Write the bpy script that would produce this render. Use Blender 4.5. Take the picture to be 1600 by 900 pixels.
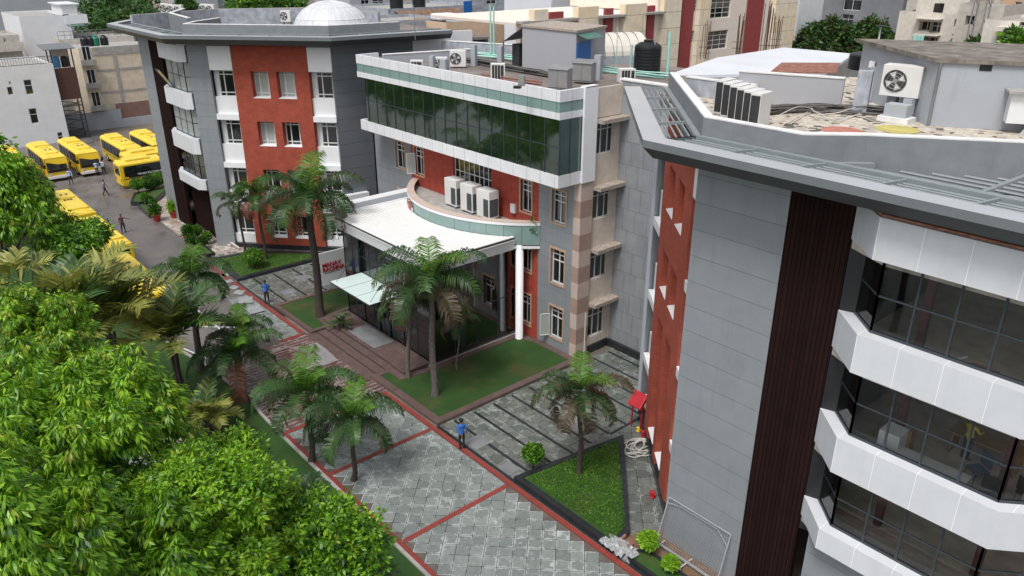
import bpy, bmesh, math, random
from mathutils import Vector, Matrix
import numpy as np
R = math.radians
random.seed(7)
for o in list(bpy.data.objects): bpy.data.objects.remove(o)
scene = bpy.context.scene
C = scene.collection

# ------------------------------------------------------------ camera
CAM_H = 22.0; FPX = 1217.5; PITCH = R(23.42); AZ = R(-49.1)
cam_d = bpy.data.cameras.new('camera'); cam = bpy.data.objects.new('camera', cam_d); C.objects.link(cam)
cam_d.sensor_width = 36.0; cam_d.lens = 36.0 * FPX / 1600.0; cam_d.clip_start = 0.1; cam_d.clip_end = 4000
_r = Vector((math.cos(AZ), -math.sin(AZ), 0)); _h = Vector((math.sin(AZ), math.cos(AZ), 0))
_f = _h * math.cos(PITCH) + Vector((0, 0, -math.sin(PITCH)))
_u = _h * math.sin(PITCH) + Vector((0, 0, math.cos(PITCH)))
cam.matrix_world = Matrix(((_r.x, _u.x, -_f.x, 0), (_r.y, _u.y, -_f.y, 0), (_r.z, _u.z, -_f.z, CAM_H), (0, 0, 0, 1)))
scene.camera = cam

# ------------------------------------------------------------ world, sun, exposure
SUN_EL, SUN_ROT = 60, 158
w = bpy.data.worlds.new('World'); scene.world = w; w.use_nodes = True
nt = w.node_tree; bg = nt.nodes['Background']
sky = nt.nodes.new('ShaderNodeTexSky'); sky.sky_type = 'NISHITA'; sky.sun_disc = False
sky.sun_elevation = R(SUN_EL); sky.sun_rotation = R(SUN_ROT); sky.air_density = 1.0; sky.dust_density = 4.0; sky.ozone_density = 1.0
hs = nt.nodes.new('ShaderNodeHueSaturation'); hs.inputs['Saturation'].default_value = 0.32
nt.links.new(sky.outputs[0], hs.inputs['Color']); nt.links.new(hs.outputs[0], bg.inputs['Color'])
bg.inputs['Strength'].default_value = 0.115
sd = bpy.data.lights.new('sun', 'SUN'); sd.energy = 1.5; sd.angle = R(16); sd.color = (1.0, 0.97, 0.93)
so = bpy.data.objects.new('sun', sd); C.objects.link(so)
_az = R(SUN_ROT); _sdir = Vector((math.sin(_az) * math.cos(R(SUN_EL)), math.cos(_az) * math.cos(R(SUN_EL)), math.sin(R(SUN_EL))))
so.rotation_euler = (-_sdir).to_track_quat('-Z', 'Y').to_euler(); so.location = (0, 0, 60)
vs = scene.view_settings; vs.view_transform = 'Standard'; vs.look = 'None'; vs.gamma = 1; vs.exposure = 0.5; vs.use_curve_mapping = False

# ------------------------------------------------------------ survey helpers: a pixel of the photograph to a point at a known height or plane
def ray(px, py):
    return _r * ((px - 800) / FPX) - _u * ((py - 450) / FPX) + _f
def G(px, py, z=0.0):
    d = ray(px, py); t = (z - CAM_H) / d.z
    return Vector((d.x * t, d.y * t, z))
def HZ(px, py, x, y):
    d = ray(px, py); t = math.hypot(x, y) / math.hypot(d.x, d.y); return CAM_H + t * d.z
def PY(px, py, Y):
    d = ray(px, py); t = Y / d.y; return d.x * t, CAM_H + t * d.z
def PX(px, py, X):
    d = ray(px, py); t = X / d.x; return d.y * t, CAM_H + t * d.z

# ------------------------------------------------------------ materials
def newmat(name):
    m = bpy.data.materials.new(name); m.use_nodes = True
    t = m.node_tree; b = t.nodes['Principled BSDF']; return m, t, b
def nd(t, kind, **kw):
    n = t.nodes.new(kind)
    for k, v in kw.items():
        if k in n.inputs.keys() if isinstance(k, str) else False: n.inputs[k].default_value = v
        else: setattr(n, k, v)
    return n
def rgb(c): return (c[0], c[1], c[2], 1)
def uvmap(t, rot=0, scale=(1, 1, 1), loc=(0, 0, 0)):
    tc = t.nodes.new('ShaderNodeTexCoord'); mp = t.nodes.new('ShaderNodeMapping')
    mp.inputs['Rotation'].default_value = (0, 0, rot); mp.inputs['Scale'].default_value = scale; mp.inputs['Location'].default_value = loc
    t.links.new(tc.outputs['UV'], mp.inputs['Vector']); return mp.outputs[0]
def mixc(t, fac, a, b, mode='MIX'):
    m = t.nodes.new('ShaderNodeMix'); m.data_type = 'RGBA'; m.blend_type = mode
    def s(i, v):
        if hasattr(v, 'links') or hasattr(v, 'is_linked'): t.links.new(v, m.inputs[i])
        else: m.inputs[i].default_value = v if not isinstance(v, tuple) or len(v) == 4 else rgb(v)
    s(0, fac); s(6, a); s(7, b); return m.outputs[2]
def ramp(t, v, p0, p1, c0=0.0, c1=1.0):
    m = t.nodes.new('ShaderNodeMapRange'); t.links.new(v, m.inputs[0])
    m.inputs[1].default_value = p0; m.inputs[2].default_value = p1; m.inputs[3].default_value = c0; m.inputs[4].default_value = c1
    return m.outputs[0]
def noise(t, vec, scale, detail=4, rough=0.55, dist=0):
    n = t.nodes.new('ShaderNodeTexNoise'); n.inputs['Scale'].default_value = scale; n.inputs['Detail'].default_value = detail
    n.inputs['Roughness'].default_value = rough; n.inputs['Distortion'].default_value = dist
    if vec is not None: t.links.new(vec, n.inputs['Vector'])
    return n.outputs['Fac']
def bump(t, b, h, strength=0.3, dist=0.02):
    n = t.nodes.new('ShaderNodeBump'); n.inputs['Strength'].default_value = strength; n.inputs['Distance'].default_value = dist
    t.links.new(h, n.inputs['Height']); t.links.new(n.outputs[0], b.inputs['Normal'])
M = {}
def plain(key, col, rough=0.6, metal=0.0, var=0.10, nscale=2.0, spec=0.5, streak=0.0, scol=None):
    m, t, b = newmat(key); v = uvmap(t)
    n = noise(t, v, nscale, 5)
    lo = tuple(max(0, c * (1 - var)) for c in col); hi = tuple(min(1, c * (1 + var)) for c in col)
    c = mixc(t, ramp(t, n, 0.3, 0.7), lo, hi)
    if streak:
        v2 = uvmap(t, scale=(2.2, 0.22, 1)); n2 = noise(t, v2, 1.6, 6, 0.65)
        c = mixc(t, ramp(t, n2, 0.55, 0.78, 0, streak), c, scol or tuple(x * 0.45 for x in col))
    t.links.new(c, b.inputs['Base Color']); b.inputs['Roughness'].default_value = rough; b.inputs['Metallic'].default_value = metal
    b.inputs['Specular IOR Level'].default_value = spec
    M[key] = m; return m
def tiled(key, c1, c2, mortar, bw, bh, ms, rough=0.7, offset=0.5, rot=0, streak=0.0, scol=None, bmp=0.4, var=0.12, msm=0.1, nvar=1.2, loc=(0, 0, 0)):
    m, t, b = newmat(key); v = uvmap(t, rot=rot, loc=loc)
    br = t.nodes.new('ShaderNodeTexBrick'); t.links.new(v, br.inputs['Vector'])
    br.offset = offset; br.squash = 1; br.inputs['Scale'].default_value = 1; br.inputs['Brick Width'].default_value = bw; br.inputs['Row Height'].default_value = bh
    br.inputs['Mortar Size'].default_value = ms; br.inputs['Mortar Smooth'].default_value = msm
    br.inputs['Color1'].default_value = rgb(c1); br.inputs['Color2'].default_value = rgb(c2); br.inputs['Mortar'].default_value = rgb(mortar)
    n = noise(t, uvmap(t), nvar, 6, 0.6); g = ramp(t, n, 0.25, 0.75, 1 - var, 1 + var)
    c = mixc(t, 1.0, br.outputs['Color'], g, 'MULTIPLY') if False else None
    cb = t.nodes.new('ShaderNodeCombineColor')
    for i in range(3): t.links.new(g, cb.inputs[i])
    c = mixc(t, 1.0, br.outputs['Color'], cb.outputs[0], 'MULTIPLY')
    if streak:
        n2 = noise(t, uvmap(t, scale=(1.8, 0.16, 1)), 1.6, 6, 0.65)
        c = mixc(t, ramp(t, n2, 0.5, 0.78, 0, streak), c, scol or tuple(x * 0.5 for x in c1))
    t.links.new(c, b.inputs['Base Color']); b.inputs['Roughness'].default_value = rough
    inv = ramp(t, br.outputs['Fac'], 0, 1, 1, 0); bump(t, b, inv, bmp, 0.02)
    M[key] = m; return m
def glass(key, tint, refl=0.12, rough=0.02, opaque=None, ior=1.45, fior=1.55):
    """tinted glazing: transparent body with a fresnel mirror on top"""
    m, t, b = newmat(key)
    if opaque:
        b.inputs['Base Color'].default_value = rgb(opaque); b.inputs['Roughness'].default_value = rough
        b.inputs['Specular IOR Level'].default_value = 1.0; b.inputs['IOR'].default_value = ior
        n = noise(t, uvmap(t), 0.7, 2); bump(t, b, n, 0.08, 0.05)
        M[key] = m; return m
    out = t.nodes['Material Output']; t.nodes.remove(b)
    tr = t.nodes.new('ShaderNodeBsdfTransparent'); tr.inputs[0].default_value = rgb(tint)
    gl = t.nodes.new('ShaderNodeBsdfGlossy'); gl.inputs['Roughness'].default_value = rough; gl.inputs[0].default_value = (0.9, 0.95, 0.95, 1)
    fr = t.nodes.new('ShaderNodeFresnel'); fr.inputs[0].default_value = fior
    mm = t.nodes.new('ShaderNodeMath'); mm.operation = 'MULTIPLY_ADD'; t.links.new(fr.outputs[0], mm.inputs[0]); mm.inputs[1].default_value = 1.0; mm.inputs[2].default_value = refl
    mx = t.nodes.new('ShaderNodeMixShader'); t.links.new(mm.outputs[0], mx.inputs[0]); t.links.new(tr.outputs[0], mx.inputs[1]); t.links.new(gl.outputs[0], mx.inputs[2])
    t.links.new(mx.outputs[0], out.inputs[0]); M[key] = m; return m

# ------------------------------------------------------------ mesh builder
class MB:
    def __init__(s): s.v = []; s.f = []; s.m = []
    def add(s, vs, fs, mi=0):
        o = len(s.v); s.v += [tuple(p) for p in vs]
        for f in fs: s.f.append(tuple(i + o for i in f)); s.m.append(mi)
        return s
    def quad(s, a, b, c, d, mi=0): return s.add([a, b, c, d], [(0, 1, 2, 3)], mi)
    def box(s, x0, y0, z0, x1, y1, z1, mi=0):
        return s.prism([(x0, y0), (x1, y0), (x1, y1), (x0, y1)], z0, z1, mi)
    def prism(s, poly, z0, z1, mi=0, top=None):
        n = len(poly); a = sum(poly[i][0] * poly[(i + 1) % n][1] - poly[(i + 1) % n][0] * poly[i][1] for i in range(n))
        if a < 0: poly = poly[::-1]
        vs = [(p[0], p[1], z0) for p in poly] + [(p[0], p[1], z1) for p in poly]
        o = len(s.v); s.v += vs
        s.f.append(tuple(o + i for i in range(n))[::-1]); s.m.append(mi)
        s.f.append(tuple(o + n + i for i in range(n))); s.m.append(mi if top is None else top)
        for i in range(n):
            j = (i + 1) % n; s.f.append((o + i, o + j, o + n + j, o + n + i)); s.m.append(mi)
        return s
    def obox(s, o, ang, s0, s1, d0, d1, z0, z1, mi=0):
        """box in wall coordinates: s along the wall, d outward"""
        return s.prism([W(o, ang, s0, d0), W(o, ang, s1, d0), W(o, ang, s1, d1), W(o, ang, s0, d1)], z0, z1, mi)
    def beam(s, a, b, w, h=None, mi=0):
        a = Vector(a); b = Vector(b); h = h or w; d = (b - a)
        if d.length < 1e-6: return s
        d.normalize(); up = Vector((0, 0, 1)) if abs(d.z) < 0.95 else Vector((1, 0, 0))
        x = d.cross(up).normalized() * (w / 2); y = x.cross(d).normalized() * (h / 2)
        vs = [a - x - y, a + x - y, a + x + y, a - x + y, b - x - y, b + x - y, b + x + y, b - x + y]
        return s.add(vs, [(0, 3, 2, 1), (4, 5, 6, 7), (0, 1, 5, 4), (1, 2, 6, 5), (2, 3, 7, 6), (3, 0, 4, 7)], mi)
    def tube(s, pts, r, n=6, mi=0, caps=True):
        pts = [Vector(p) for p in pts]; rs = r if isinstance(r, (list, tuple)) else [r] * len(pts); o = len(s.v)
        prev = None
        for i, p in enumerate(pts):
            d = (pts[min(i + 1, len(pts) - 1)] - pts[max(i - 1, 0)]).normalized()
            if prev is None:
                up = Vector((0, 0, 1)) if abs(d.z) < 0.9 else Vector((1, 0, 0)); x = d.cross(up).normalized()
            else: x = (prev - d * prev.dot(d)).normalized()
            prev = x; y = d.cross(x)
            for k in range(n):
                a = 2 * math.pi * k / n; s.v.append(tuple(p + (x * math.cos(a) + y * math.sin(a)) * rs[i]))
        for i in range(len(pts) - 1):
            for k in range(n):
                k2 = (k + 1) % n; s.f.append((o + i * n + k, o + i * n + k2, o + (i + 1) * n + k2, o + (i + 1) * n + k)); s.m.append(mi)
        if caps:
            s.f.append(tuple(o + k for k in range(n))[::-1]); s.m.append(mi)
            s.f.append(tuple(o + (len(pts) - 1) * n + k for k in range(n))); s.m.append(mi)
        return s
    def lathe(s, prof, cx, cy, cz, n=16, mi=0):
        o = len(s.v)
        for r, z in prof:
            for k in range(n):
                a = 2 * math.pi * k / n; s.v.append((cx + r * math.cos(a), cy + r * math.sin(a), cz + z))
        for i in range(len(prof) - 1):
            for k in range(n):
                k2 = (k + 1) % n; s.f.append((o + i * n + k, o + i * n + k2, o + (i + 1) * n + k2, o + (i + 1) * n + k)); s.m.append(mi)
        s.f.append(tuple(o + k for k in range(n))[::-1]); s.m.append(mi)
        s.f.append(tuple(o + (len(prof) - 1) * n + k for k in range(n))); s.m.append(mi)
        return s
    def obj(s, name, mats, parent=None, smooth=False, bevel=0):
        if not isinstance(mats, (list, tuple)): mats = [mats]
        off = Vector((0, 0, 0)); p = parent
        while p is not None: off += Vector(p.get('_o', (0, 0, 0))) if p.parent is None else Vector((0, 0, 0)); p = p.parent
        me = bpy.data.meshes.new(name); vs = np.array(s.v, dtype=np.float64).reshape(-1, 3) - np.array(off)
        me.from_pydata(vs.tolist(), [], s.f)
        for m in mats: me.materials.append(M[m] if isinstance(m, str) else m)
        me.polygons.foreach_set('material_index', s.m)
        uvbox(me, np.array(off))
        if smooth: me.polygons.foreach_set('use_smooth', [True] * len(me.polygons))
        o = bpy.data.objects.new(name, me); C.objects.link(o)
        if parent is not None: o.parent = parent
        if bevel:
            bm = o.modifiers.new('bevel', 'BEVEL'); bm.width = bevel; bm.segments = 2; bm.limit_method = 'ANGLE'
        return o
def uvbox(me, off):
    nl = len(me.loops)
    if nl == 0: return
    uvl = me.uv_layers.new(name='UVMap')
    co = np.empty(len(me.vertices) * 3); me.vertices.foreach_get('co', co); co = co.reshape(-1, 3) + off
    li = np.empty(nl, dtype=np.int64); me.loops.foreach_get('vertex_index', li)
    npoly = len(me.polygons); nr = np.empty(npoly * 3); me.polygons.foreach_get('normal', nr); nr = nr.reshape(-1, 3)
    tot = np.empty(npoly, dtype=np.int64); me.polygons.foreach_get('loop_total', tot)
    N = np.repeat(nr, tot, axis=0); P = co[li]
    flat = np.abs(N[:, 2]) > 0.7
    l = np.hypot(N[:, 0], N[:, 1]); l[l < 1e-9] = 1
    tx = -N[:, 1] / l; ty = N[:, 0] / l
    u = np.where(flat, P[:, 0], P[:, 0] * tx + P[:, 1] * ty); v = np.where(flat, P[:, 1], P[:, 2])
    uvl.data.foreach_set('uv', np.stack([u, v], 1).ravel())
def W(o, ang, s, d=0.0):
    """wall coordinates: s along, d outward (to the right of the walking direction)"""
    a = R(ang); return (o[0] + s * math.cos(a) + d * math.sin(a), o[1] + s * math.sin(a) - d * math.cos(a))
def tag(o, label=None, cat=None, group=None, kind=None):
    if label: o['label'] = label
    if cat: o['category'] = cat
    if group: o['group'] = group
    if kind: o['kind'] = kind
    return o
def thing(name, label, cat, loc=(0, 0, 0), group=None):
    o = bpy.data.objects.new(name, None); C.objects.link(o); o.empty_display_size = 0.3
    o.location = loc; o['_o'] = tuple(loc); return tag(o, label, cat, group)
def copy_tree(o, parent=None):
    c = o.copy(); C.objects.link(c)
    if parent is not None: c.parent = parent
    for ch in list(o.children): copy_tree(ch, c)
    return c
def facade(mb, o, ang, s0, s1, z0, z1, ops=(), depth=0.2, mi=0, rmi=None, d=0.0):
    """wall skin with real rectangular holes and their reveals; ops = (s0,s1,z0,z1[,depth])"""
    rmi = mi if rmi is None else rmi
    ss = sorted(set([s0, s1] + [v for q in ops for v in q[:2] if s0 < v < s1])); zs = sorted(set([z0, z1] + [v for q in ops for v in q[2:4] if z0 < v < z1]))
    def P(s, z, dd=0.0): p = W(o, ang, s, d - dd); return (p[0], p[1], z)
    for i in range(len(ss) - 1):
        for j in range(len(zs) - 1):
            cs = (ss[i] + ss[i + 1]) / 2; cz = (zs[j] + zs[j + 1]) / 2
            if any(q[0] < cs < q[1] and q[2] < cz < q[3] for q in ops): continue
            mb.quad(P(ss[i], zs[j]), P(ss[i + 1], zs[j]), P(ss[i + 1], zs[j + 1]), P(ss[i], zs[j + 1]), mi)
    for q in ops:
        a, b, e, f = q[:4]; dd = q[4] if len(q) > 4 else depth
        mb.quad(P(a, e), P(a, f), P(a, f, dd), P(a, e, dd), rmi); mb.quad(P(b, f), P(b, e), P(b, e, dd), P(b, f, dd), rmi)
        mb.quad(P(a, f), P(b, f), P(b, f, dd), P(a, f, dd), rmi); mb.quad(P(b, e), P(a, e), P(a, e, dd), P(b, e, dd), rmi)
def window(parent, o, ang, s0, s1, z0, z1, d=-0.2, cols=(0.5,), rows=(0.75,), fm='frame_white', gm='glass_dark', sill=None, fw=0.06, label=None, surround=None, name='window'):
    p = MB(); a = W(o, ang, s0, d); b = W(o, ang, s1, d)
    p.quad((*a, z0), (*b, z0), (*b, z1), (*a, z1)); pane = p.obj(name, gm, parent)
    if label: pane['label'] = label
    f = MB(); t = 0.05
    f.obox(o, ang, s0, s0 + fw, d + .01, d + t, z0, z1); f.obox(o, ang, s1 - fw, s1, d + .01, d + t, z0, z1)
    f.obox(o, ang, s0 + fw, s1 - fw, d + .01, d + t, z0, z0 + fw); f.obox(o, ang, s0 + fw, s1 - fw, d + .01, d + t, z1 - fw, z1)
    xs = [s0 + fw] + [s0 + (s1 - s0) * c for c in cols] + [s1 - fw]
    for c in cols: x = s0 + (s1 - s0) * c; f.obox(o, ang, x - fw / 2, x + fw / 2, d + .01, d + t - .004, z0 + fw, z1 - fw)
    for r_ in rows: z = z0 + (z1 - z0) * r_; f.obox(o, ang, s0 + fw, s1 - fw, d + .01, d + t - .008, z - fw / 2, z + fw / 2)
    f.obj('window_frame', fm, pane)
    if sill:
        g = MB(); a0 = W(o, ang, s0 + .004, d + .052); a1 = W(o, ang, s1 - .004, d + .052); b0 = W(o, ang, s0 + .004, sill[0]); b1 = W(o, ang, s1 - .004, sill[0]); zt, zo = z0 + .10, z0 + .03
        g.add([(*a0, z0 + .002), (*a1, z0 + .002), (*b1, z0 + .002), (*b0, z0 + .002), (*a0, zt), (*a1, zt), (*b1, zo), (*b0, zo)], [(0, 1, 2, 3), (7, 6, 5, 4), (0, 4, 5, 1), (1, 5, 6, 2), (2, 6, 7, 3), (3, 7, 4, 0)]); g.obj('window_sill', sill[2], pane)
    if surround:
        w_, m_ = surround; g = MB()
        for (q0, q1, q2, q3) in ((s0 - w_, s0, z0 - w_, z1 + w_), (s1, s1 + w_, z0 - w_, z1 + w_), (s0, s1, z1, z1 + w_), (s0, s1, z0 - w_, z0)):
            g.obox(o, ang, q0, q1, -.01, .05, q2, q3)
        g.obj('window_surround', m_, pane)
    return pane
def text_mesh(name, body, size, mat, parent, origin, ang, tilt=90, depth=0.015, align='LEFT', bold=0.0, shear=0.0):
    cu = bpy.data.curves.new(name, 'FONT'); cu.body = body; cu.size = size; cu.extrude = depth; cu.align_x = align; cu.offset = bold; cu.shear = shear; cu.space_line = 0.85
    tmp = bpy.data.objects.new('tmp', cu); C.objects.link(tmp)
    dg = bpy.context.evaluated_depsgraph_get(); me = bpy.data.meshes.new_from_object(tmp.evaluated_get(dg)); bpy.data.objects.remove(tmp)
    off = Vector((0, 0, 0)); p = parent
    while p is not None: off += Vector(p.get('_o', (0, 0, 0))) if p.parent is None else Vector((0, 0, 0)); p = p.parent
    me.transform(Matrix.Translation(Vector(origin) - off) @ Matrix.Rotation(R(ang), 4, 'Z') @ Matrix.Rotation(R(tilt), 4, 'X'))
    me.materials.clear(); me.materials.append(M[mat]); me.name = name
    o = bpy.data.objects.new(name, me); C.objects.link(o); o.parent = parent; return o
# ------------------------------------------------------------ material library (real base colours)
tiled('grey_clad', (.245, .265, .285), (.225, .245, .265), (.14, .15, .165), 40, 0.95, .010, rough=.55, offset=0, streak=.30, bmp=.5, var=.07)
tiled('grey_clad_dark', (.16, .172, .188), (.15, .165, .18), (.06, .065, .07), 40, 0.95, .016, rough=.5, offset=0, streak=.12, bmp=.5, var=.07)
tiled('slate_wall', (.27, .285, .305), (.225, .24, .26), (.12, .125, .135), 0.85, 1.25, .012, rough=.55, offset=0.37, streak=.3, scol=(.40, .41, .43), bmp=.5, var=.16, nvar=.9)
tiled('brick', (.43, .082, .040), (.35, .058, .030), (.22, .06, .045), 0.23, 0.085, .011, rough=.85, streak=.35, bmp=.6, var=.22, nvar=1.4)
tiled('brick_paint', (.43, .070, .040), (.38, .060, .036), (.27, .045, .035), 0.23, 0.085, .011, rough=.8, bmp=.6, var=.26, nvar=2.6, streak=.2)
plain('green_single', (.21, .31, .295), .12, var=.06, streak=.12, scol=(.35,.42,.41))
plain('red_soft', (.42, .14, .15), .5, var=.05)
plain('blue_sheet', (.06, .22, .42), .6, var=.1)
plain('plain_wet', (.27,.26,.27), .15, var=.12)
plain('red_disc', (.42,.17,.13), .8, var=.2, streak=.3)
plain('yellow_disc', (.48,.42,.13), .8, var=.2, streak=.3)
plain('vault_sheet', (.62,.59,.52), .4, var=.06)
plain('dark_brown', (.085,.04,.032), .7, var=.12, streak=.3)
plain('beige_block', (.60,.52,.41), .85, var=.14, streak=.3, scol=(.28,.24,.20), nscale=1.2)
tiled('old_brick', (.26,.10,.08), (.20,.09,.075), (.22,.18,.16), .25, .1, .015, rough=.9, streak=.5, scol=(.22,.19,.18))
plain('cream_old', (.50,.47,.42), .85, var=.15, streak=.5, scol=(.22,.19,.16))
plain('cream_white', (.60,.56,.50), .8, var=.10, streak=.35, scol=(.33,.29,.25))
plain('cream_light', (.74,.66,.58), .75, var=.05, streak=.12)
tiled('cream_block', (.76,.62,.43), (.74,.67,.55), (.42,.36,.28), 3.2, 1.5, .03, rough=.75, offset=.3, streak=.1)
plain('red_strip', (.27,.045,.045), .75, var=.1)
plain('beige_stained', (.60,.44,.31), .85, var=.1, streak=.55, scol=(.38,.22,.12))
plain('rust_wall', (.20,.125,.085), .9, var=.35, streak=.6, scol=(.38,.34,.30))
plain('rust_dark', (.12,.07,.05), .9, var=.2)
plain('green_tank', (.01,.17,.11), .5)
plain('concrete_grey', (.20,.21,.225), .85, var=.22, streak=.45, scol=(.11,.115,.12), nscale=.35)
plain('stained_roof', (.17,.15,.13), .9, var=.55, nscale=1.5, streak=.6, scol=(.42,.39,.34))
plain('gate_grey', (.30,.32,.34), .5, var=.05)
plain('white_paint', (.72, .73, .75), .5, var=.05, streak=.13, nscale=.8)
plain('white_clean', (.76, .77, .79), .35, var=.04, nscale=.6, streak=.16, scol=(.50,.50,.49))
tiled('white_panel', (.72, .73, .75), (.69, .70, .73), (.22, .23, .24), 1.09, 80, .012, rough=.4, offset=0, streak=.28, scol=(.40, .41, .42), bmp=.3, var=.07)
tiled('bay_panel', (.62, .64, .67), (.60, .62, .66), (.85, .86, .88), 1.16, 80, .010, rough=.4, offset=0, streak=.22, scol=(.42,.43,.44), bmp=.2, var=.05, loc=(.25, 0, 0))
tiled('green_panel', (.22, .32, .305), (.20, .30, .285), (.02, .025, .025), 1.09, 8, .014, rough=.12, offset=0, bmp=.2, var=.06)
tiled('dark_louvre', (.022, .0105, .0095), (.017, .0085, .008), (.006, .003, .003), 0.15, 80, .012, rough=.85, offset=0, bmp=.9, var=.16)
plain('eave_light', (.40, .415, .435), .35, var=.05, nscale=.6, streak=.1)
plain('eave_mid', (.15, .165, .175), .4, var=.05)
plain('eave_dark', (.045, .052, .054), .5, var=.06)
plain('broken_plaster', (.42, .20, .13), .9, var=.55, nscale=5, streak=.5, scol=(.6,.58,.55))
plain('pergola_steel', (.25, .28, .29), .4, var=.08, metal=.1)
plain('steel_grey', (.17, .19, .20), .45, var=.10, metal=.2)
plain('parapet_grey', (.20, .215, .23), .65, var=.10, streak=.22)
plain('blue_grey', (.36, .385, .42), .8, var=.07, streak=.28, scol=(.20, .22, .24), nscale=.7)
plain('blue_grey_flaked', (.33, .355, .40), .85, var=.30, streak=.75, scol=(.66, .68, .70), nscale=1.6)
plain('flat_grey', (.36, .365, .39), .8, var=.02)
plain('coping_white', (.70, .70, .69), .7, var=.15, streak=.3, scol=(.35, .32, .28))
plain('frame_white', (.66, .67, .68), .4, var=.04)
plain('frame_dark', (.035, .045, .055), .35, var=.05)
plain('frame_grey', (.58, .59, .58), .4, var=.05)
plain('tan_trim', (.46, .30, .19), .7, var=.08)
plain('cream', (.58, .50, .43), .8, var=.10, streak=.35, scol=(.33, .25, .20))
plain('quoin_light', (.50, .40, .35), .7, var=.07)
plain('quoin_dark', (.34, .235, .19), .7, var=.07)
plain('ledge', (.34, .29, .245), .9, var=.35, nscale=5)
plain('black_stone', (.022, .026, .030), .25, var=.25, nscale=3)
plain('brown_stone', (.12, .082, .075), .35, var=.25, nscale=2.5)
plain('roof_deck', (.185, .155, .14), .85, var=.42, nscale=.5, streak=.3)
plain('concrete', (.34, .33, .31), .85, var=.2, streak=.35)
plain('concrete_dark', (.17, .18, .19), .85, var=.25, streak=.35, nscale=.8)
plain('steel', (.33, .33, .33), .4, metal=.4, var=.12)
plain('ac_white', (.66, .655, .64), .45, var=.05, streak=.1)
plain('ac_dark', (.03, .032, .035), .6, var=.2)
plain('black_plastic', (.012, .013, .016), .4, var=.2)
plain('pipe_mint', (.33, .60, .53), .45, var=.08)
plain('cable', (.10, .095, .09), .7, var=.5, nscale=8)
plain('blue_door', (.01, .13, .42), .5, var=.06)
plain('green_sheet', (.08, .18, .15), .5, var=.12)
plain('red_paint', (.42, .012, .02), .4, var=.08)
plain('rust', (.24, .11, .08), .85, var=.4, nscale=3)
plain('dome_sheet', (.56,.58,.61), .4, var=.06, nscale=1.5)
plain('white_roof', (.66, .69, .74), .45, var=.06, nscale=.3)
tiled('canopy_roof', (.80, .80, .78), (.78, .78, .76), (.38, .37, .35), 30, .26, .015, rough=.5, offset=0, streak=.12, bmp=.5, var=.08)
plain('yellow_bus', (.78, .53, .025), .35, var=.05)
plain('yellow_roof', (.80, .60, .07), .4, var=.10, nscale=1.2)
plain('tyre', (.02, .02, .022), .8)
plain('skin', (.22, .11, .07), .6, var=.05)
plain('hair', (.012, .010, .010), .6)
plain('cloth_blue', (.03, .13, .45), .8, var=.1)
plain('cloth_paleblue', (.36, .46, .66), .8, var=.1)
plain('cloth_navy', (.05,.085,.15), .8, var=.1)
plain('cloth_black', (.014, .014, .018), .85, var=.2)
plain('cloth_grey', (.30, .31, .32), .8, var=.1)
plain('cloth_maroon', (.10, .025, .035), .8, var=.15)
plain('cloth_yellow', (.55, .45, .02), .8)
plain('cloth_red', (.60, .03, .02), .7)
plain('trunk_dark', (.055, .042, .036), .9, var=.35, nscale=6)
plain('trunk_pale', (.12, .105, .095), .85, var=.35, nscale=4, streak=.6, scol=(.42,.41,.40))
plain('crownshaft', (.10, .20, .05), .5, var=.15)
plain('soil_dark', (.115,.095,.08), .95, var=.25, nscale=3)
plain('soil', (.17, .105, .065), .95, var=.3, nscale=2)
plain('terracotta', (.40, .035, .03), .5, var=.08)
plain('pvc_white', (.62, .60, .55), .45, var=.05)
plain('plastic_sheet', (.30, .31, .32), .35, var=.25, nscale=4)
plain('wood', (.30, .17, .08), .6, var=.2)
plain('interior_floor', (.52, .46, .40), .4, var=.25, nscale=1.5)
plain('interior_wall', (.50, .47, .40), .8, var=.1)
plain('slab_edge', (.30, .30, .30), .8)
plain('blinds', (.50, .52, .50), .7, var=.03)
glass('glass_dark', None, opaque=(.012, .014, .016), rough=.04)
glass('glass_bay_blind', None, opaque=(.27, .29, .28), rough=.08)
glass('glass_blind', None, opaque=(.36, .39, .37), rough=.15)
glass('glass_green', None, opaque=(.010, .022, .010), rough=.05, ior=1.8)
glass('glass_green2', None, opaque=(.012, .055, .048), rough=.05, ior=1.8)
glass('glass_clear', (.90, .92, .91), .015, fior=1.36)
glass('glass_lobby', (.30, .36, .38), .10)
glass('glass_awning', None, opaque=(.62, .74, .72), rough=.15)
for k, c in dict(leaf_a=(.075, .195, .013), leaf_b=(.14, .31, .017), leaf_c=(.25, .44, .024), leaf_d=(.026, .085, .010), leaf_y=(.27, .32, .03),
                 palm_a=(.028, .066, .019), palm_b=(.046, .105, .026), palm_c=(.085, .20, .018), palm_d=(.105, .080, .050), palm_e=(.26, .095, .065),
                 palm_y=(.27, .28, .065), palm_o=(.17, .19, .045), far_a=(.030, .085, .016), far_b=(.060, .14, .022), far_c=(.02, .055, .014), far_o=(.085, .06, .025)).items():
    m, t, b = newmat(k); n = noise(t, uvmap(t), 1.1, 3)
    t.links.new(mixc(t, ramp(t, n, .3, .7), tuple(x * .75 for x in c), tuple(x * 1.3 for x in c)), b.inputs['Base Color']); b.inputs['Roughness'].default_value = .42
    b.inputs['Specular IOR Level'].default_value = .45
    tr = t.nodes.new('ShaderNodeBsdfTranslucent'); tr.inputs[0].default_value = rgb((c[0] * 1.5, c[1] * 1.5, c[2])); mx = t.nodes.new('ShaderNodeMixShader'); mx.inputs[0].default_value = .25
    t.links.new(b.outputs[0], mx.inputs[1]); t.links.new(tr.outputs[0], mx.inputs[2]); t.links.new(mx.outputs[0], t.nodes['Material Output'].inputs[0]); M[k] = m
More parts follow.
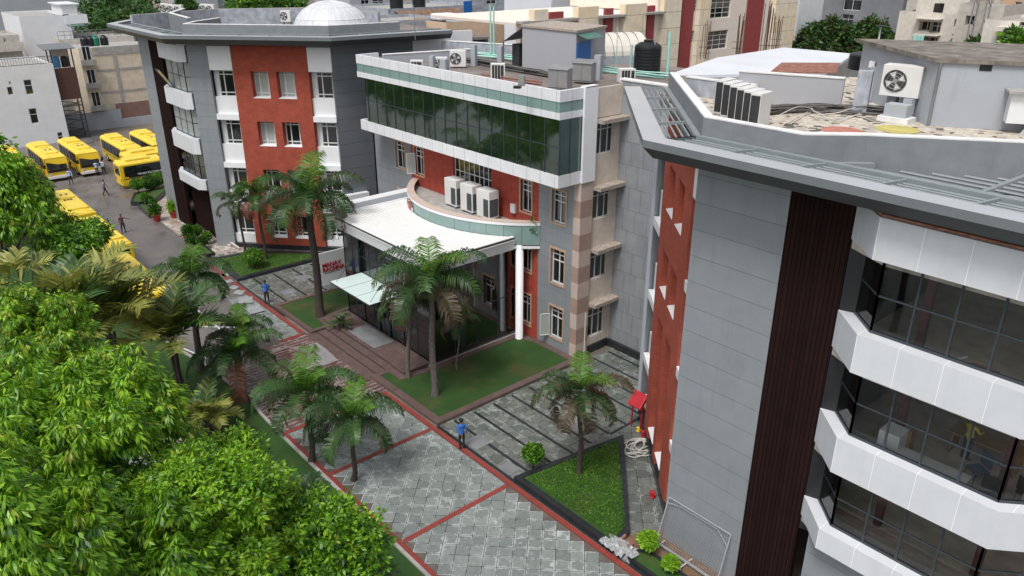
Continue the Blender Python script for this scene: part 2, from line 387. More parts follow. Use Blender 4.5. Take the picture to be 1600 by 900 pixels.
def paving(key, rot, bw, bh, offset, dark, light, stain, wet, th=.55, loc=(0, 0, 0)):
    m, t, b = newmat(key); v = uvmap(t, rot=rot, loc=loc)
    br = t.nodes.new('ShaderNodeTexBrick'); t.links.new(v, br.inputs['Vector']); br.offset = offset
    br.inputs['Scale'].default_value = 1; br.inputs['Brick Width'].default_value = bw; br.inputs['Row Height'].default_value = bh; br.inputs['Mortar Size'].default_value = .015; br.inputs['Mortar Smooth'].default_value = .2
    br.inputs['Color1'].default_value = rgb(dark); br.inputs['Color2'].default_value = rgb(light); br.inputs['Mortar'].default_value = rgb(tuple(x * .22 for x in dark))
    n = noise(t, uvmap(t), 1.3, 8, .68); big = noise(t, uvmap(t), .16, 3)
    # stains cling to the joints: widen the joint mask and break it with noise
    br2 = t.nodes.new('ShaderNodeTexBrick'); t.links.new(v, br2.inputs['Vector']); br2.offset = offset
    br2.inputs['Scale'].default_value = 1; br2.inputs['Brick Width'].default_value = bw; br2.inputs['Row Height'].default_value = bh; br2.inputs['Mortar Size'].default_value = .10; br2.inputs['Mortar Smooth'].default_value = 1.0
    ad = t.nodes.new('ShaderNodeMath'); ad.operation = 'MULTIPLY_ADD'; t.links.new(br2.outputs['Fac'], ad.inputs[0]); ad.inputs[1].default_value = .19; t.links.new(n, ad.inputs[2])
    ad2 = t.nodes.new('ShaderNodeMath'); ad2.operation = 'MULTIPLY_ADD'; t.links.new(big, ad2.inputs[0]); ad2.inputs[1].default_value = .30; t.links.new(ad.outputs[0], ad2.inputs[2])
    msk = ramp(t, ad2.outputs[0], th + .15, th + .20, 0, .85)
    inv = ramp(t, br.outputs['Fac'], 0, 1, 1, 0)
    mu = t.nodes.new('ShaderNodeMath'); mu.operation = 'MULTIPLY'; t.links.new(msk, mu.inputs[0]); t.links.new(inv, mu.inputs[1])
    c = mixc(t, mu.outputs[0], br.outputs['Color'], stain)
    n3 = noise(t, uvmap(t), 5, 4); c2 = t.nodes.new('ShaderNodeCombineColor'); g = ramp(t, n3, .3, .7, .85, 1.12)
    for i in range(3): t.links.new(g, c2.inputs[i])
    c = mixc(t, 1.0, c, c2.outputs[0], 'MULTIPLY')
    t.links.new(c, b.inputs['Base Color']); t.links.new(ramp(t, n, .35, .65, wet, wet + .3), b.inputs['Roughness']); bump(t, b, inv, .4, .02); M[key] = m
paving('slate_paving', R(45), .57, .57, 0.0, (.165, .19, .18), (.235, .255, .245), (.43, .46, .46), .10, .60)
paving('court_paving', 0, .62, .60, 0.5, (.105, .12, .105), (.165, .175, .16), (.36, .39, .38), .10, .64)
paving('walk_paving', R(45), .60, .60, 0.0, (.10, .115, .105), (.155, .17, .16), (.36, .39, .38), .10, .64)
paving('brown_paving', R(90), 2.0, .34, 0.5, (.095, .052, .048), (.15, .085, .078), (.36, .32, .31), .06, .56)
paving('entry_paving', 0, .9, .9, 0.0, (.40, .33, .28), (.30, .22, .18), (.58, .55, .50), .35, .55)
tiled('red_kerb', (.30, .045, .033), (.24, .038, .03), (.13, .04, .03), .12, .30, .012, rough=.6, offset=0, streak=.25, bmp=.4)
def asphalt(key, col, wetr, patch):
    m, t, b = newmat(key); v = uvmap(t); n = noise(t, v, .35, 6, .6, .4); f = noise(t, v, 22, 3)
    c = mixc(t, ramp(t, n, .35, .7), tuple(x * .72 for x in col), tuple(x * 1.25 for x in col)); c = mixc(t, ramp(t, f, .3, .7, 0, .35), c, tuple(x * .6 for x in col))
    n4 = noise(t, uvmap(t, scale=(.5, 2.2, 1)), .6, 5, .6); c = mixc(t, ramp(t, n4, .56, .64, 0, patch), c, tuple(x * .5 for x in col))
    t.links.new(c, b.inputs['Base Color']); t.links.new(ramp(t, n, .4, .6, wetr, .7), b.inputs['Roughness']); bump(t, b, f, .15, .01); M[key] = m
asphalt('asphalt', (.155, .14, .135), .18, .35)
asphalt('dirt', (.17, .145, .12), .5, .3)
def grass(key, a, b_, brown):
    m, t, b = newmat(key); v = uvmap(t); n = noise(t, v, .9, 6, .65); f = noise(t, v, 30, 3, .7)
    c = mixc(t, ramp(t, n, .3, .7), a, b_); c = mixc(t, ramp(t, noise(t, v, .45, 4), .50, .68, 0, brown), c, (.12, .075, .03)); c = mixc(t, ramp(t, f, .35, .65, 0, .5), c, tuple(x * .5 for x in a))
    t.links.new(c, b.inputs['Base Color']); b.inputs['Roughness'].default_value = .8; bump(t, b, f, .6, .04); M[key] = m
grass('lawn', (.018, .062, .007), (.032, .092, .010), .7)
grass('lawn_rough', (.024, .078, .009), (.042, .115, .013), .45)
def mosaic(key):
    m, t, b = newmat(key); v = uvmap(t); vo = t.nodes.new('ShaderNodeTexVoronoi'); vo.inputs['Scale'].default_value = 4.5; t.links.new(v, vo.inputs['Vector'])
    vo2 = t.nodes.new('ShaderNodeTexVoronoi'); vo2.feature = 'DISTANCE_TO_EDGE'; vo2.inputs['Scale'].default_value = 4.5; t.links.new(v, vo2.inputs['Vector'])
    sp = t.nodes.new('ShaderNodeSeparateColor'); t.links.new(vo.outputs['Color'], sp.inputs[0])
    c = mixc(t, ramp(t, sp.outputs[0], .3, .9), (.46, .40, .33), (.60, .55, .47)); c = mixc(t, ramp(t, sp.outputs[1], .86, .88), c, (.09, .08, .07))
    c = mixc(t, ramp(t, noise(t, v, .7, 5), .5, .7, 0, .7), c, (.22, .19, .16)); c = mixc(t, ramp(t, vo2.outputs[0], .0, .03, .6, 0), c, (.15, .13, .11))
    t.links.new(c, b.inputs['Base Color']); b.inputs['Roughness'].default_value = .7; M[key] = m
mosaic('mosaic_deck')
M['dark_louvre'].node_tree.nodes['Principled BSDF'].inputs['Specular IOR Level'].default_value = .06
for k in ('dark_louvre',): pass
# ------------------------------------------------------------ the ground
def sheet(name, poly, z, mat, kind='structure', thick=0.0):
    mb = MB()
    if thick: mb.prism(poly, z - thick, z)
    else:
        a = sum(poly[i][0] * poly[(i + 1) % len(poly)][1] - poly[(i + 1) % len(poly)][0] * poly[i][1] for i in range(len(poly)))
        if a < 0: poly = poly[::-1]
        mb.add([(p[0], p[1], z) for p in poly], [tuple(range(len(poly)))])
    o = mb.obj(name, mat); return tag(o, kind=kind)
def rect(x0, y0, x1, y1): return [(x0, y0), (x1, y0), (x1, y1), (x0, y1)]
sheet('ground', rect(-1500, -900, 900, 1500), -.012, 'dirt')
sheet('road', rect(-125, 8.0, -41.4, 26), 0.0, 'asphalt')
sheet('driveway', rect(-31.9, 12.95, -2, 18.52), .004, 'slate_paving')
sheet('plaza', rect(-41.3, 10.0, -32.2, 19.0), .004, 'brown_paving')
sheet('paved_verge', rect(-49.6, 17.15, -41.6, 18.52), .006, 'slate_paving')
sheet('courtyard', rect(-27.6, 18.95, -21.4, 33.2), .004, 'court_paving')
sheet('side_courtyard', rect(-52.2, 18.95, -46.3, 30), .004, 'court_paving')
sheet('walkway', [(-21.6, 18.95), (-11.0, 18.95), (-11.0, 21.6), (-21.3, 30.5), (-21.6, 30.5)], .006, 'walk_paving')
sheet('soil_bed', [(-16.0, 18.95), (-9, 18.95), (-9, 21.6), (-15.2, 21.6), (-15.9, 20.5)], .012, 'soil')
sheet('entrance_path', [(-78.5, 19.55), (-58.5, 19.3), (-57.0, 21.4), (-60.5, 23.5), (-79, 24.5)], .006, 'entry_paving')
# puddled slab in the brown plaza and the road paint
sheet('plaza_patch', [(-39.95, 17.6), (-37.1, 17.0), (-37.0, 18.6), (-39.9, 18.85)], .009, 'plain_wet' if 'plain_wet' in M else 'walk_paving')
mb = MB()
for a, b in (((-49.4, 14.98), (-45.3, 15.0)), ((-46.7, 14.2), (-44.6, 16.4)), ((-44.4, 12.3), (-42.2, 12.9))): mb.beam((*a, .007), (*b, .007), .09, .004)
tag(mb.obj('road_marking', 'white_paint'), kind='structure')
# red brick edging bands
mb = MB()
def band(x0, y0, x1, y1, w_=.26, z=.03):
    if abs(x1 - x0) > abs(y1 - y0): mb.box(min(x0, x1), y0 - w_ / 2, 0, max(x0, x1), y0 + w_ / 2, z)
    else: mb.box(x0 - w_ / 2, min(y0, y1), 0, x0 + w_ / 2, max(y0, y1), z)
band(-32.2, 18.68, -8, 18.68); band(-32.2, 12.8, -8, 12.8)
for x in (-32.05, -27.6, -21.7): band(x, 12.97, x, 18.51, .24, .02)
band(-57.5, 18.68, -41.4, 18.68, .26); band(-41.45, 17.1, -41.45, 18.51, .3, .02)
tag(mb.obj('brick_edging', 'red_kerb'), kind='structure')
# black granite channel strips of both courts
mb = MB()
for y in [19.9 + 1.27 * i for i in range(10)]: mb.box(-27.45 + (.05 if y > 20 else 0), y - .075, .004, -21.5, y + .075, .012)
mb.box(-27.6, 18.86, .004, -9, 19.02, .02); mb.box(-21.5, 25.0, .004, -21.34, 30.8, .014)
for y in (20.1, 21.6, 23.1, 24.6): mb.box(-52.0, y - .07, .004, -46.6, y + .07, .012)
mb.box(-52.2, 18.86, .004, -44.6, 19.0, .02)
tag(mb.obj('granite_strips', 'black_stone'), kind='structure')
mb = MB()
for (x, y, a) in ((-25.2, 19.6, .95), (-22.6, 19.3, .8), (-49.9, 22.9, .9), (-48.2, 20.9, .9)): mb.box(x - a / 2, y - .45, .004, x + a / 2, y + .45, .016)
tag(mb.obj('manhole_plates', 'concrete_dark'), kind='structure')
# gaps of bare soil where whole diagonal slabs stop short of the red edging
def clip(poly, y0, keep_below):
    out = []
    for i in range(len(poly)):
        a, b = poly[i], poly[(i + 1) % len(poly)]; ia = (a[1] <= y0) == keep_below; ib = (b[1] <= y0) == keep_below
        if ia: out.append(a)
        if ia != ib: t_ = (y0 - a[1]) / (b[1] - a[1]); out.append((a[0] + (b[0] - a[0]) * t_, y0))
    return out
T_ = .57; mb = MB()
for i in range(-110, 0):
    for j in range(-40, 40):
        c_ = [((a + b) * T_ / math.sqrt(2), (b - a) * T_ / math.sqrt(2)) for a, b in ((i, j), (i + 1, j), (i + 1, j + 1), (i, j + 1))]
        ys = [q[1] for q in c_]; xm = sum(q[0] for q in c_) / 4
        if max(ys) > 18.6 and min(ys) < 18.45 and -21.4 < xm < -12: q = clip(c_, 18.54, True)
        elif max(ys) > 12.96 and min(ys) < 12.85 and -31.6 < xm < -12: q = clip(c_, 12.9, False)
        else: continue
        if len(q) >= 3:
            a_ = sum(q[k][0] * q[(k + 1) % len(q)][1] - q[(k + 1) % len(q)][0] * q[k][1] for k in range(len(q)))
            if abs(a_) > .02: q = q if a_ > 0 else q[::-1]; mb.add([(p_[0], p_[1], .0085) for p_ in q], [tuple(range(len(q)))])
tag(mb.obj('soil_gaps', 'soil_dark'), kind='structure')
# entrance platform and its steps
mb = MB()
mb.box(-42.3, 21.0 - .55, 0, -32.9, 22.3, .24); mb.box(-41.0, 19.95, 0, -34.05, 20.449, .16); mb.box(-41.0, 19.35, 0, -34.05, 19.949, .08)
mb.box(-41.3, 18.75, 0, -33.9, 19.349, .02)
tag(mb.obj('entrance_steps', 'brown_stone'), kind='structure')
mb = MB()
for y, z in ((20.43, .243), (19.93, .163), (19.35, .083)): mb.box(-41.0, y, z - .003, -34.05, y + .04, z + .002)
tag(mb.obj('step_nosings', 'black_stone'), kind='structure')
mb = MB(); mb.box(-39.6, 20.75, .24, -36.5, 22.15, .255); tag(mb.obj('door_mat', 'concrete_dark'), 'dark grey rectangular mat in front of the glass entrance', 'mat')
# lawns with raised stone borders
def lawn(name, poly, w_=.42, h=.16, mat='lawn', bm='brown_stone'):
    n = len(poly); a = sum(poly[i][0] * poly[(i + 1) % n][1] - poly[(i + 1) % n][0] * poly[i][1] for i in range(n))
    if a < 0: poly = poly[::-1]
    ins = []
    for i in range(n):
        p0, p1, p2 = [Vector(poly[(i + k) % n]).to_2d() for k in (-1, 0, 1)]
        d1 = (p1 - p0).normalized(); d2 = (p2 - p1).normalized(); n1 = Vector((-d1.y, d1.x)); n2 = Vector((-d2.y, d2.x))
        bis = (n1 + n2); bis = bis / max(.35, bis.dot(n1)); ins.append(p1 + bis * w_)
    sheet(name, [tuple(p) for p in ins], h - .04, mat)
    mb = MB()
    for i in range(n):
        j = (i + 1) % n; mb.prism([tuple(poly[i]), tuple(poly[j]), tuple(ins[j]), tuple(ins[i])], 0, h)
    tag(mb.obj('lawn_border', bm), kind='structure')
lawn('lawn', [(-34.05, 18.95), (-27.62, 18.95), (-27.62, 29.05), (-31.2, 29.05), (-32.6, 28.4), (-32.6, 22.3), (-32.85, 20.4), (-34.05, 20.4)])
lawn('lawn', [(-46.4, 19.0), (-41.1, 19.0), (-41.1, 20.4), (-42.3, 20.5), (-42.6, 22.3), (-42.6, 27), (-46.4, 27)], .3)
lawn('lawn', [(-57.6, 19.15), (-52.2, 19.0), (-52.2, 27.3), (-57.2, 22.2)], .4, .22, 'lawn_rough', 'black_stone')
lawn('lawn', [(-21.75, 18.95), (-15.7, 18.95), (-15.95, 20.2), (-20.75, 25.2)], .28, .26, 'lawn_rough', 'black_stone')
lawn('lawn', [(-75.4, 19.2), (-71.6, 19.0), (-71.6, 19.75), (-75.2, 20.0)], .14, .35, 'lawn_rough', 'black_stone')
lawn('lawn', [(-79.6, 20.2), (-76.6, 18.95), (-75.9, 19.5), (-76.1, 21.2), (-79.6, 23.9)], .2, .35, 'lawn_rough', 'black_stone')
lawn('lawn', [(-63.0, 19.1), (-58.2, 19.05), (-58.2, 19.75), (-63.0, 19.85)], .14, .35, 'lawn_rough', 'black_stone')
lawn('lawn', [(-15.4, 18.98), (-10, 18.98), (-10, 20.0), (-14.9, 20.0)], .15, .2, 'lawn_rough', 'black_stone')
curve = [(-75, 11.4), (-52, 11.6), (-46, 11.8), (-43.7, 12.1), (-41.6, 12.45), (-38.1, 12.75), (-36.4, 12.9), (-34.4, 12.68), (-32.2, 12.62), (-3, 12.6)]
sheet('garden', curve + [(-3, 11), (-20, 11), (-34, 9), (-75, 6)], .03, 'lawn', thick=.03)
sheet('service_road', [(-125, 7.9), (-75, 5.9), (-34, 8.9), (-20, 10.9), (30, 10.9), (30, -40), (-125, -40)], .002, 'slate_paving')
mb = MB()
for i in range(len(curve) - 1): mb.beam((*curve[i], .05), (*curve[i + 1], .05), .14, .12)
tag(mb.obj('garden_kerb', 'concrete'), kind='structure')
mb = MB(); mb.box(-20.8, 30.0, 0, -20.8 + .01, 30.01, .01)
mb = MB(); mb.prism([(-69.2, 21.39), (-64.5, 21.3), (-63.8, 22.2), (-66.5, 24.0), (-71.2, 23.4)], 0, .3); tag(mb.obj('entrance_plinth', 'black_stone'), kind='structure')
for q in ((-27.98, 29.3, -21.5, 32.0, .0),): pass
mb = MB(); mb.box(-27.98, 31.85, 0, -24.6, 32.04, .45); mb.box(-28.3, 30.1, 0, -27.99, 31.9, .5); tag(mb.obj('wall_plinth', 'black_stone'), kind='structure')
# ------------------------------------------------------------ roofs, ring eaves
def offset_pts(path, dist):
    """offset an open polyline outward (to the right of travel)"""
    out = []; n = len(path)
    for i in range(n):
        p = Vector(path[i]).to_2d()
        d1 = (p - Vector(path[i - 1]).to_2d()).normalized() if i else None
        d2 = (Vector(path[i + 1]).to_2d() - p).normalized() if i < n - 1 else None
        n1 = Vector((d1.y, -d1.x)) if d1 else Vector((d2.y, -d2.x)); n2 = Vector((d2.y, -d2.x)) if d2 else n1
        b = n1 + n2; b = b / b.dot(n1); out.append(tuple(p + b * dist))
    return out
def ring_eave(parent, wall, shade_segs=(), z=16.5, out=1.95, wid=.72, nlouv=3, step=2.2, rail=.12):
    """projecting steel pergola eave along the polyline `wall`"""
    O = offset_pts(wall, out); I = offset_pts(wall, out - wid); S = offset_pts(wall, out - .36); mb = MB(); n = len(wall)
    for i in range(n - 1):
        a, b, c, d, e, f = O[i], O[i + 1], I[i + 1], I[i], S[i], S[i + 1]
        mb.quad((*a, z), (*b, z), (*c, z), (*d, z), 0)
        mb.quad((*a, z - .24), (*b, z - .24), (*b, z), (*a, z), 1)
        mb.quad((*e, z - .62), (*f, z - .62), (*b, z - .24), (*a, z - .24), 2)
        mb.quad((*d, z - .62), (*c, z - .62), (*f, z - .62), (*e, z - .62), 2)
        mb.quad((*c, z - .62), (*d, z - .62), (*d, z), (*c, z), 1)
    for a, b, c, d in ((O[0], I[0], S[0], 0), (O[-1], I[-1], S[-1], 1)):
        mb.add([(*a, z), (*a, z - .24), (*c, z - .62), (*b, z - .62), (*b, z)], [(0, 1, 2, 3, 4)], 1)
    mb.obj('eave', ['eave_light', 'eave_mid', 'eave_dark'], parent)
    if shade_segs:
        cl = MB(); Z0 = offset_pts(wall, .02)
        for i in shade_segs: cl.quad((*I[i], z - .30), (*I[i + 1], z - .30), (*Z0[i + 1], z - .30), (*Z0[i], z - .30))
        cl.obj('louvre_gap_shade', 'eave_dark', parent)  # added dark sheet: shade between the louvre bars put in as colour
    fr = MB(); tr = MB(); R0 = offset_pts(wall, rail)
    for i in range(n - 1):
        fr.beam((*R0[i], z - .07), (*R0[i + 1], z - .07), .2, .15); fr.beam((*R0[i], z - .55), (*R0[i + 1], z - .55), .08, .08)
        L = (Vector(R0[i + 1]) - Vector(R0[i])).length; k = max(1, int(L / .75))
        for j in range(k):
            t0, t1 = j / k, (j + .5) / k; t2 = (j + 1) / k; q = lambda t: Vector(R0[i]).lerp(Vector(R0[i + 1]), t)
            tr.beam((*q(t0), z - .12), (*q(t1), z - .52), .045); tr.beam((*q(t1), z - .52), (*q(t2), z - .12), .045)
        k = max(1, round(L / step))
        for j in range(k + 1):
            t = j / k; a = Vector(R0[i]).lerp(Vector(R0[i + 1]), t); b = Vector(I[i]).lerp(Vector(I[i + 1]), t); fr.beam((*a, z - .07), (*b, z - .07), .09, .10)
    for l in range(nlouv):
        dd = rail + (out - wid - rail) * (l + 1) / (nlouv + 1); P = offset_pts(wall, dd)
        for i in range(n - 1): fr.tube([(*P[i], z - .12), (*P[i + 1], z - .12)], .036, 6)
    g = fr.obj('pergola_frame', 'pergola_steel', parent); tr.obj('truss_web', 'eave_dark', g)
# ------------------------------------------------------------ red brick wings (left and right are mirror twins)
Z_TOP = 15.55; Z_PAR = 17.07
def brick_front(parent, o, ang, mirror=False, lower=False):
    """brick bay with white window columns either side; wall coords s from 0 to 9.4"""
    def S(a, b): return (9.4 - b, 9.4 - a) if mirror else (a, b)
    wz = [(11.92, 13.86), (8.32, 10.18), (4.60, 6.50)]
    wins = [(3.15, 4.50), (5.12, 6.52)]
    bs = S(1.8, 7.6); mb = MB()
    ops = [(*S(a, b), z0, z1) for a, b in wins for z0, z1 in wz[:2]]
    if lower: ops += [(*S(a, b), .05, 7.0) for a, b in wins]
    else: ops += [(*S(3.15, 4.5), 4.6, 6.5), (*S(5.12, 6.52), 4.6, 6.5), (*S(3.15, 4.5), .9, 2.9), (*S(5.12, 6.52), .9, 2.9)]
    facade(mb, o, ang, bs[0], bs[1], 0, Z_TOP + .6, ops, .62)
    for s, sg in ((bs[0], -1), (bs[1], 1)):
        a = W(o, ang, s, 0); b = W(o, ang, s, -.62); q = [(*a, 0), (*b, 0), (*b, Z_TOP + .6), (*a, Z_TOP + .6)]
        mb.quad(*(q if sg > 0 else q[::-1]))
    mb.obj('brick_wall', 'brick', parent)
    for a, b in wins:
        for i, (z0, z1) in enumerate(wz + [(.95, 2.9)]):
            if lower and i >= 2:
                if i == 2: continue
            s0, s1 = S(a, b); g = 'glass_blind' if (i == 0 or (i == 1 and a < 4) or (i == 2 and a > 4)) else 'glass_dark'
            window(parent, o, ang, s0, s1, z0, z1, -.6, (.3, .78), (.16, .86), 'frame_grey', g, sill=(.02, .13, 'white_clean'), fw=.085)
    # white columns: projecting blank panels between recessed windows
    for a, b in ((0, 1.8), (7.6, 9.4)):
        s0, s1 = S(a, b); mb = MB()
        mb.obox(o, ang, s0 + .01, s1 - .01, -.12, -.004, 13.9, Z_TOP + .55); mb.obj('spandrel_panel', 'white_clean', parent)
        for zt, zb in ((11.95, 10.25), (8.35, 6.55), (4.7, 3.1)):
            mb = MB(); mb.obox(o, ang, s0 + .01, s1 - .01, -.60, -.25, zb + .42, zt); mb.obox(o, ang, s0 + .01, s1 - .01, -.60, -.004, zb, zb + .42); mb.obj('spandrel_panel', 'white_clean', parent)
        mb = MB(); mb.obox(o, ang, s0 + .01, s1 - .01, -.60, -.25, .35, 1.1); mb.obj('spandrel_panel', 'white_clean', parent)
        mb = MB(); mb.obox(o, ang, s0, s1, -1.0, -.66, 0, Z_TOP + .5); mb.obox(o, ang, s0, s0 + .36 if not mirror else s0 + .1, -.66, -.55, 0, Z_TOP + .5)
        mb.obj('column_wall', 'white_paint', parent)
        for (z0, z1) in wz + [(1.1, 3.1)]:
            window(parent, o, ang, s0 + .38, s1 - .02, z0, z1, -.5, (.32, .86), (.16, .84), 'frame_grey', 'glass_dark', fw=.08)
    mb = MB(); mb.obox(o, ang, bs[0] + .02, bs[1] - .02, -.95, -.68, 0, Z_TOP + .5); mb.obj('backing_wall', 'concrete_dark', parent)
    mb = MB(); mb.obox(o, ang, .02, 9.38, -.45, .06, 0, .35); mb.obj('plinth', 'black_stone', parent)
def clad(parent, o, ang, s0, s1, z0=0, z1=16.4, mat='grey_clad', d=-.25, name='cladding_wall'):
    mb = MB(); mb.obox(o, ang, s0, s1, d, 0, z0, z1); return mb.obj(name, mat, parent)
def parapet(parent, path, z0, z1, mat='parapet_grey', t=.28, cap='coping_white', name='parapet'):
    mb = MB(); I = offset_pts(path, -t)
    for i in range(len(path) - 1): mb.prism([path[i], path[i + 1], I[i + 1], I[i]], z0, z1)
    p = mb.obj(name, mat, parent); mb = MB(); O = offset_pts(path, -.03); J = offset_pts(path, -t - .02)
    for i in range(len(path) - 1): mb.prism([O[i], O[i + 1], J[i + 1], J[i]], z1 - .01, z1 + .035)
    mb.obj('coping', cap, p)

# ---------------- left wing
LB = thing('campus_building', 'grey and red brick wing with a white dome on its roof, beside the parked buses', 'building', (-57.2, 24, 0), 'twin brick wings of the campus')
LO = (-59.38, 21.88); LA = 41.7
brick_front(LB, LO, LA)
clad(LB, LO, LA, -1.56, -.01)
RO = W(LO, LA, 9.42, -.1)
clad(LB, RO, 84, 0, 6.6, mat='grey_clad_dark')
mb = MB(); mb.obox(RO, 84, 6.62, 12, -.3, -.03, 0, 16.2); mb.obj('side_wall', 'white_paint', LB)
# projecting window box on the side wall
mb = MB(); mb.obox(RO, 84, .1, 1.9, 0, .5, 3.2, 4.7); mb.obj('window_box', 'white_clean', LB)
YL = 20.85; xa, xb, xc, xd = -71.8, -69.2, -66.4, -60.56
clad(LB, (0, YL), 0, xa, xb)
clad(LB, (0, YL), 0, xb + .01, xc, mat='dark_louvre', name='louvre_panel')
def bay(parent, y_wall, y_front, xs0, xf0, xf1, end, zs, side='L', glassy=None, pan='bay_panel', floors=True):
    """stack of white balcony-like bands with recessed glass; path goes wall -> front -> bend -> end"""
    path = [(xs0, y_wall), (xf0, y_front), (xf1, y_front), end]
    G_ = offset_pts(path, -.42)
    for (z0, z1) in zs:
        mb = MB(); I = offset_pts(path, -.5)
        for i in range(3): mb.prism([path[i], path[i + 1], I[i + 1], I[i]], z0, z1)
        mb.obj('band_panel', pan, parent)
    for k in range(len(zs) - 1):
        zt = zs[k][0]; zb = zs[k + 1][1]; fr = MB(); gl = MB()
        for i in range(3):
            a = Vector(G_[i]); b = Vector(G_[i + 1]); L = (b - a).length
            gl.quad((*a, zb), (*b, zb), (*b, zt), (*a, zt)); m = max(1, round(L / 1.16)); zmid = zb + (zt - zb) * .5
            for j in range(m + 1):
                p = a.lerp(b, j / m); fr.beam((*p, zb), (*p, zt), .055)
            fr.beam((*a, zmid), (*b, zmid), .05); fr.beam((*a, zb + .04), (*b, zb + .04), .08); fr.beam((*a, zt - .05), (*b, zt - .05), .08)
        g = gl.obj('bay_glazing', glassy[k] if glassy else 'glass_clear', parent); fr.obj('glazing_bars', 'frame_dark', g)
zL = [(14.42, 15.62), (10.95, 12.16), (7.5, 8.72), (4.65, 5.42)]
bay(LB, YL, 20.28, -66.4, -65.3, -61.17, W(LO, LA, -1.72, 0), zL, glassy=['glass_bay_blind', 'glass_bay_blind', 'glass_clear'])
mb = MB(); mb.box(-66.3, 23.2, 0, -60.8, 23.4, 15.4); mb.obj('partition', 'concrete', LB)
for z in (14.3, 10.85, 7.4, 4.55): mb = MB(); mb.prism([(-66.2, 20.9), (-65.2, 20.75), (-61.5, 20.75), (-60.9, 21.1), (-60.9, 23.2), (-66.2, 23.2)], z - .12, z + .08); mb.obj('bay_floor', 'concrete', LB)
for z in (12.4, 8.9, 5.5): mb = MB(); mb.box(-65.6, 21.6, z - 1.2, -62.6, 21.7, z + 1.6); mb.obj('curtain', 'interior_wall', LB)
clad(LB, (0, 21.4), 0, -66.38, -62.2, 0, 4.6, mat='dark_louvre', name='louvre_panel'); clad(LB, (0, 21.4), 0, -62.19, -60.9, 0, 4.6)
p = MB(); a, b, c, d = (-65.0, 20.62, 12.25), (-63.9, 20.62, 12.25), (-63.9, 19.75, 13.6), (-65.0, 19.75, 13.6)
p = MB(); p.beam(a, d, .06); p.beam(b, c, .06); p.beam(d, c, .06); p.beam(a, b, .06); p.add([a, b, c, d], [(0, 1, 2, 3)], 1); p.obj('open_sash', ['frame_dark', 'glass_blind'], LB)
mb = MB(); W1 = W(LO, LA, 9.4, 0); back = [(-62, 42), (-80, 40), (-84, 30)]
poly = [(xa, YL + .2), (-60.6, YL + .2), W(LO, LA, 0, -.8), W(LO, LA, 9.3, -.8), W(RO, 84, 11.5, -.3), (-51, 42), (-76, 44), (-84, 31)]
mb.prism(poly, 15.4, 15.6); mb.prism(offset_pts(poly, 0) if 0 else poly, 0, .1)
mb.obj('roof_deck', 'roof_deck', LB)
mb = MB(); mb.obox((-84, 31), -41, 0, 15, -.3, 0, 0, 15.5); mb.prism([(-84, 31), (-83.7, 31), (-75.7, 44), (-76, 44)], 0, 15.5); mb.prism([(-76, 44), (-76, 43.7), (-51, 41.7), (-51, 42)], 0, 15.5); mb.obj('rear_wall', 'blue_grey', LB)
ring_eave(LB, [G(300, 22, 16.5).to_2d()[:] if 0 else (-77.6, 25.6), (xa - .15, YL), (-60.56, YL), W(RO, 84, 0, 0), W(RO, 84, 9.0, 0)], shade_segs=(0, 1, 2, 3))
parapet(LB, [(-75.6, 26.2), (-71.0, 23.4), (-64.5, 22.6)], 15.6, 17.2)
parapet(LB, [(-64.5, 25.0), (-62.4, 22.3), (-60.6, YL), W(LO, LA, 0, 0), W(LO, LA, 9.4, 0), W(RO, 84, 5.6, 0)], 15.6, 17.1)
parapet(LB, [G(206, 24, 17.07).to_2d()[:], G(340, 14.5, 17.07).to_2d()[:], G(470, 12.5, 17.07).to_2d()[:], G(590, 20, 17.07).to_2d()[:]], 15.0, 17.07, 'blue_grey_flaked', .3, 'concrete', 'roof_wall')
# dome
c = G(519, 50, 15.95); R_ = 3.05; H_ = 2.4; mb = MB(); n = 32; prof = [(R_ * math.cos(R(a)), H_ * math.sin(R(a))) for a in range(0, 90, 9)] + [(.02, H_)]
mb.lathe([(R_ + .05, -.1), (R_ + .05, -.02)] + prof, c.x, c.y, c.z, n); dome = mb.obj('dome', 'dome_sheet', LB, smooth=False)
rb = MB()
for k in range(24):
    a = 2 * math.pi * k / 24; rb.tube([(c.x + (r_ + .01) * math.cos(a), c.y + (r_ + .01) * math.sin(a), c.z + z) for r_, z in prof], .022, 4, caps=False)
for idx in (0, 3, 6):
    r_, z = prof[idx]; rb.tube([(c.x + (r_ + .01) * math.cos(2 * math.pi * k / 32), c.y + (r_ + .01) * math.sin(2 * math.pi * k / 32), c.z + z) for k in range(33)], .022, 4, caps=False)
rb.obj('dome_ribs', 'frame_white', dome)

# ---------------- right wing
RB = thing('campus_building', 'large grey wing in the right foreground with white banded bay windows and dark louvre panel', 'building', (-12, 24, 0), 'twin brick wings of the campus')
BA = -41.7; BO = (-15.0 - 9.4 * math.cos(R(BA)) - .18 * math.sin(R(BA)) * -1 * 0, 21.14 - 9.4 * math.sin(R(BA)))
BO = (BO[0] + .30 * .665, BO[1] + .30 * .7466)
brick_front(RB, BO, BA, mirror=True, lower=True)
YR = 21.14
clad(RB, (0, YR), 0, -15.0, -11.6, 0, 16.4)
mb = MB(); mb.prism([(-15.0, YR), (-14.7, YR), (-14.45, YR + .6), (-14.75, YR + .55)], 0, 16.4)
clad(RB, (0, YR), 0, -11.59, -9.56, 0, 16.4, mat='dark_louvre', name='louvre_panel')
zR = [(14.42, 15.60), (10.97, 12.17), (7.53, 8.75), (4.6, 5.36)]
bay(RB, YR, 20.0, -9.55, -8.38, -3.98, (1.5, 20.0 + 5.48 * math.tan(R(41.7))), zR)
clad(RB, (0, 20.55), 0, -8.9, -3.8, 0, 4.62)
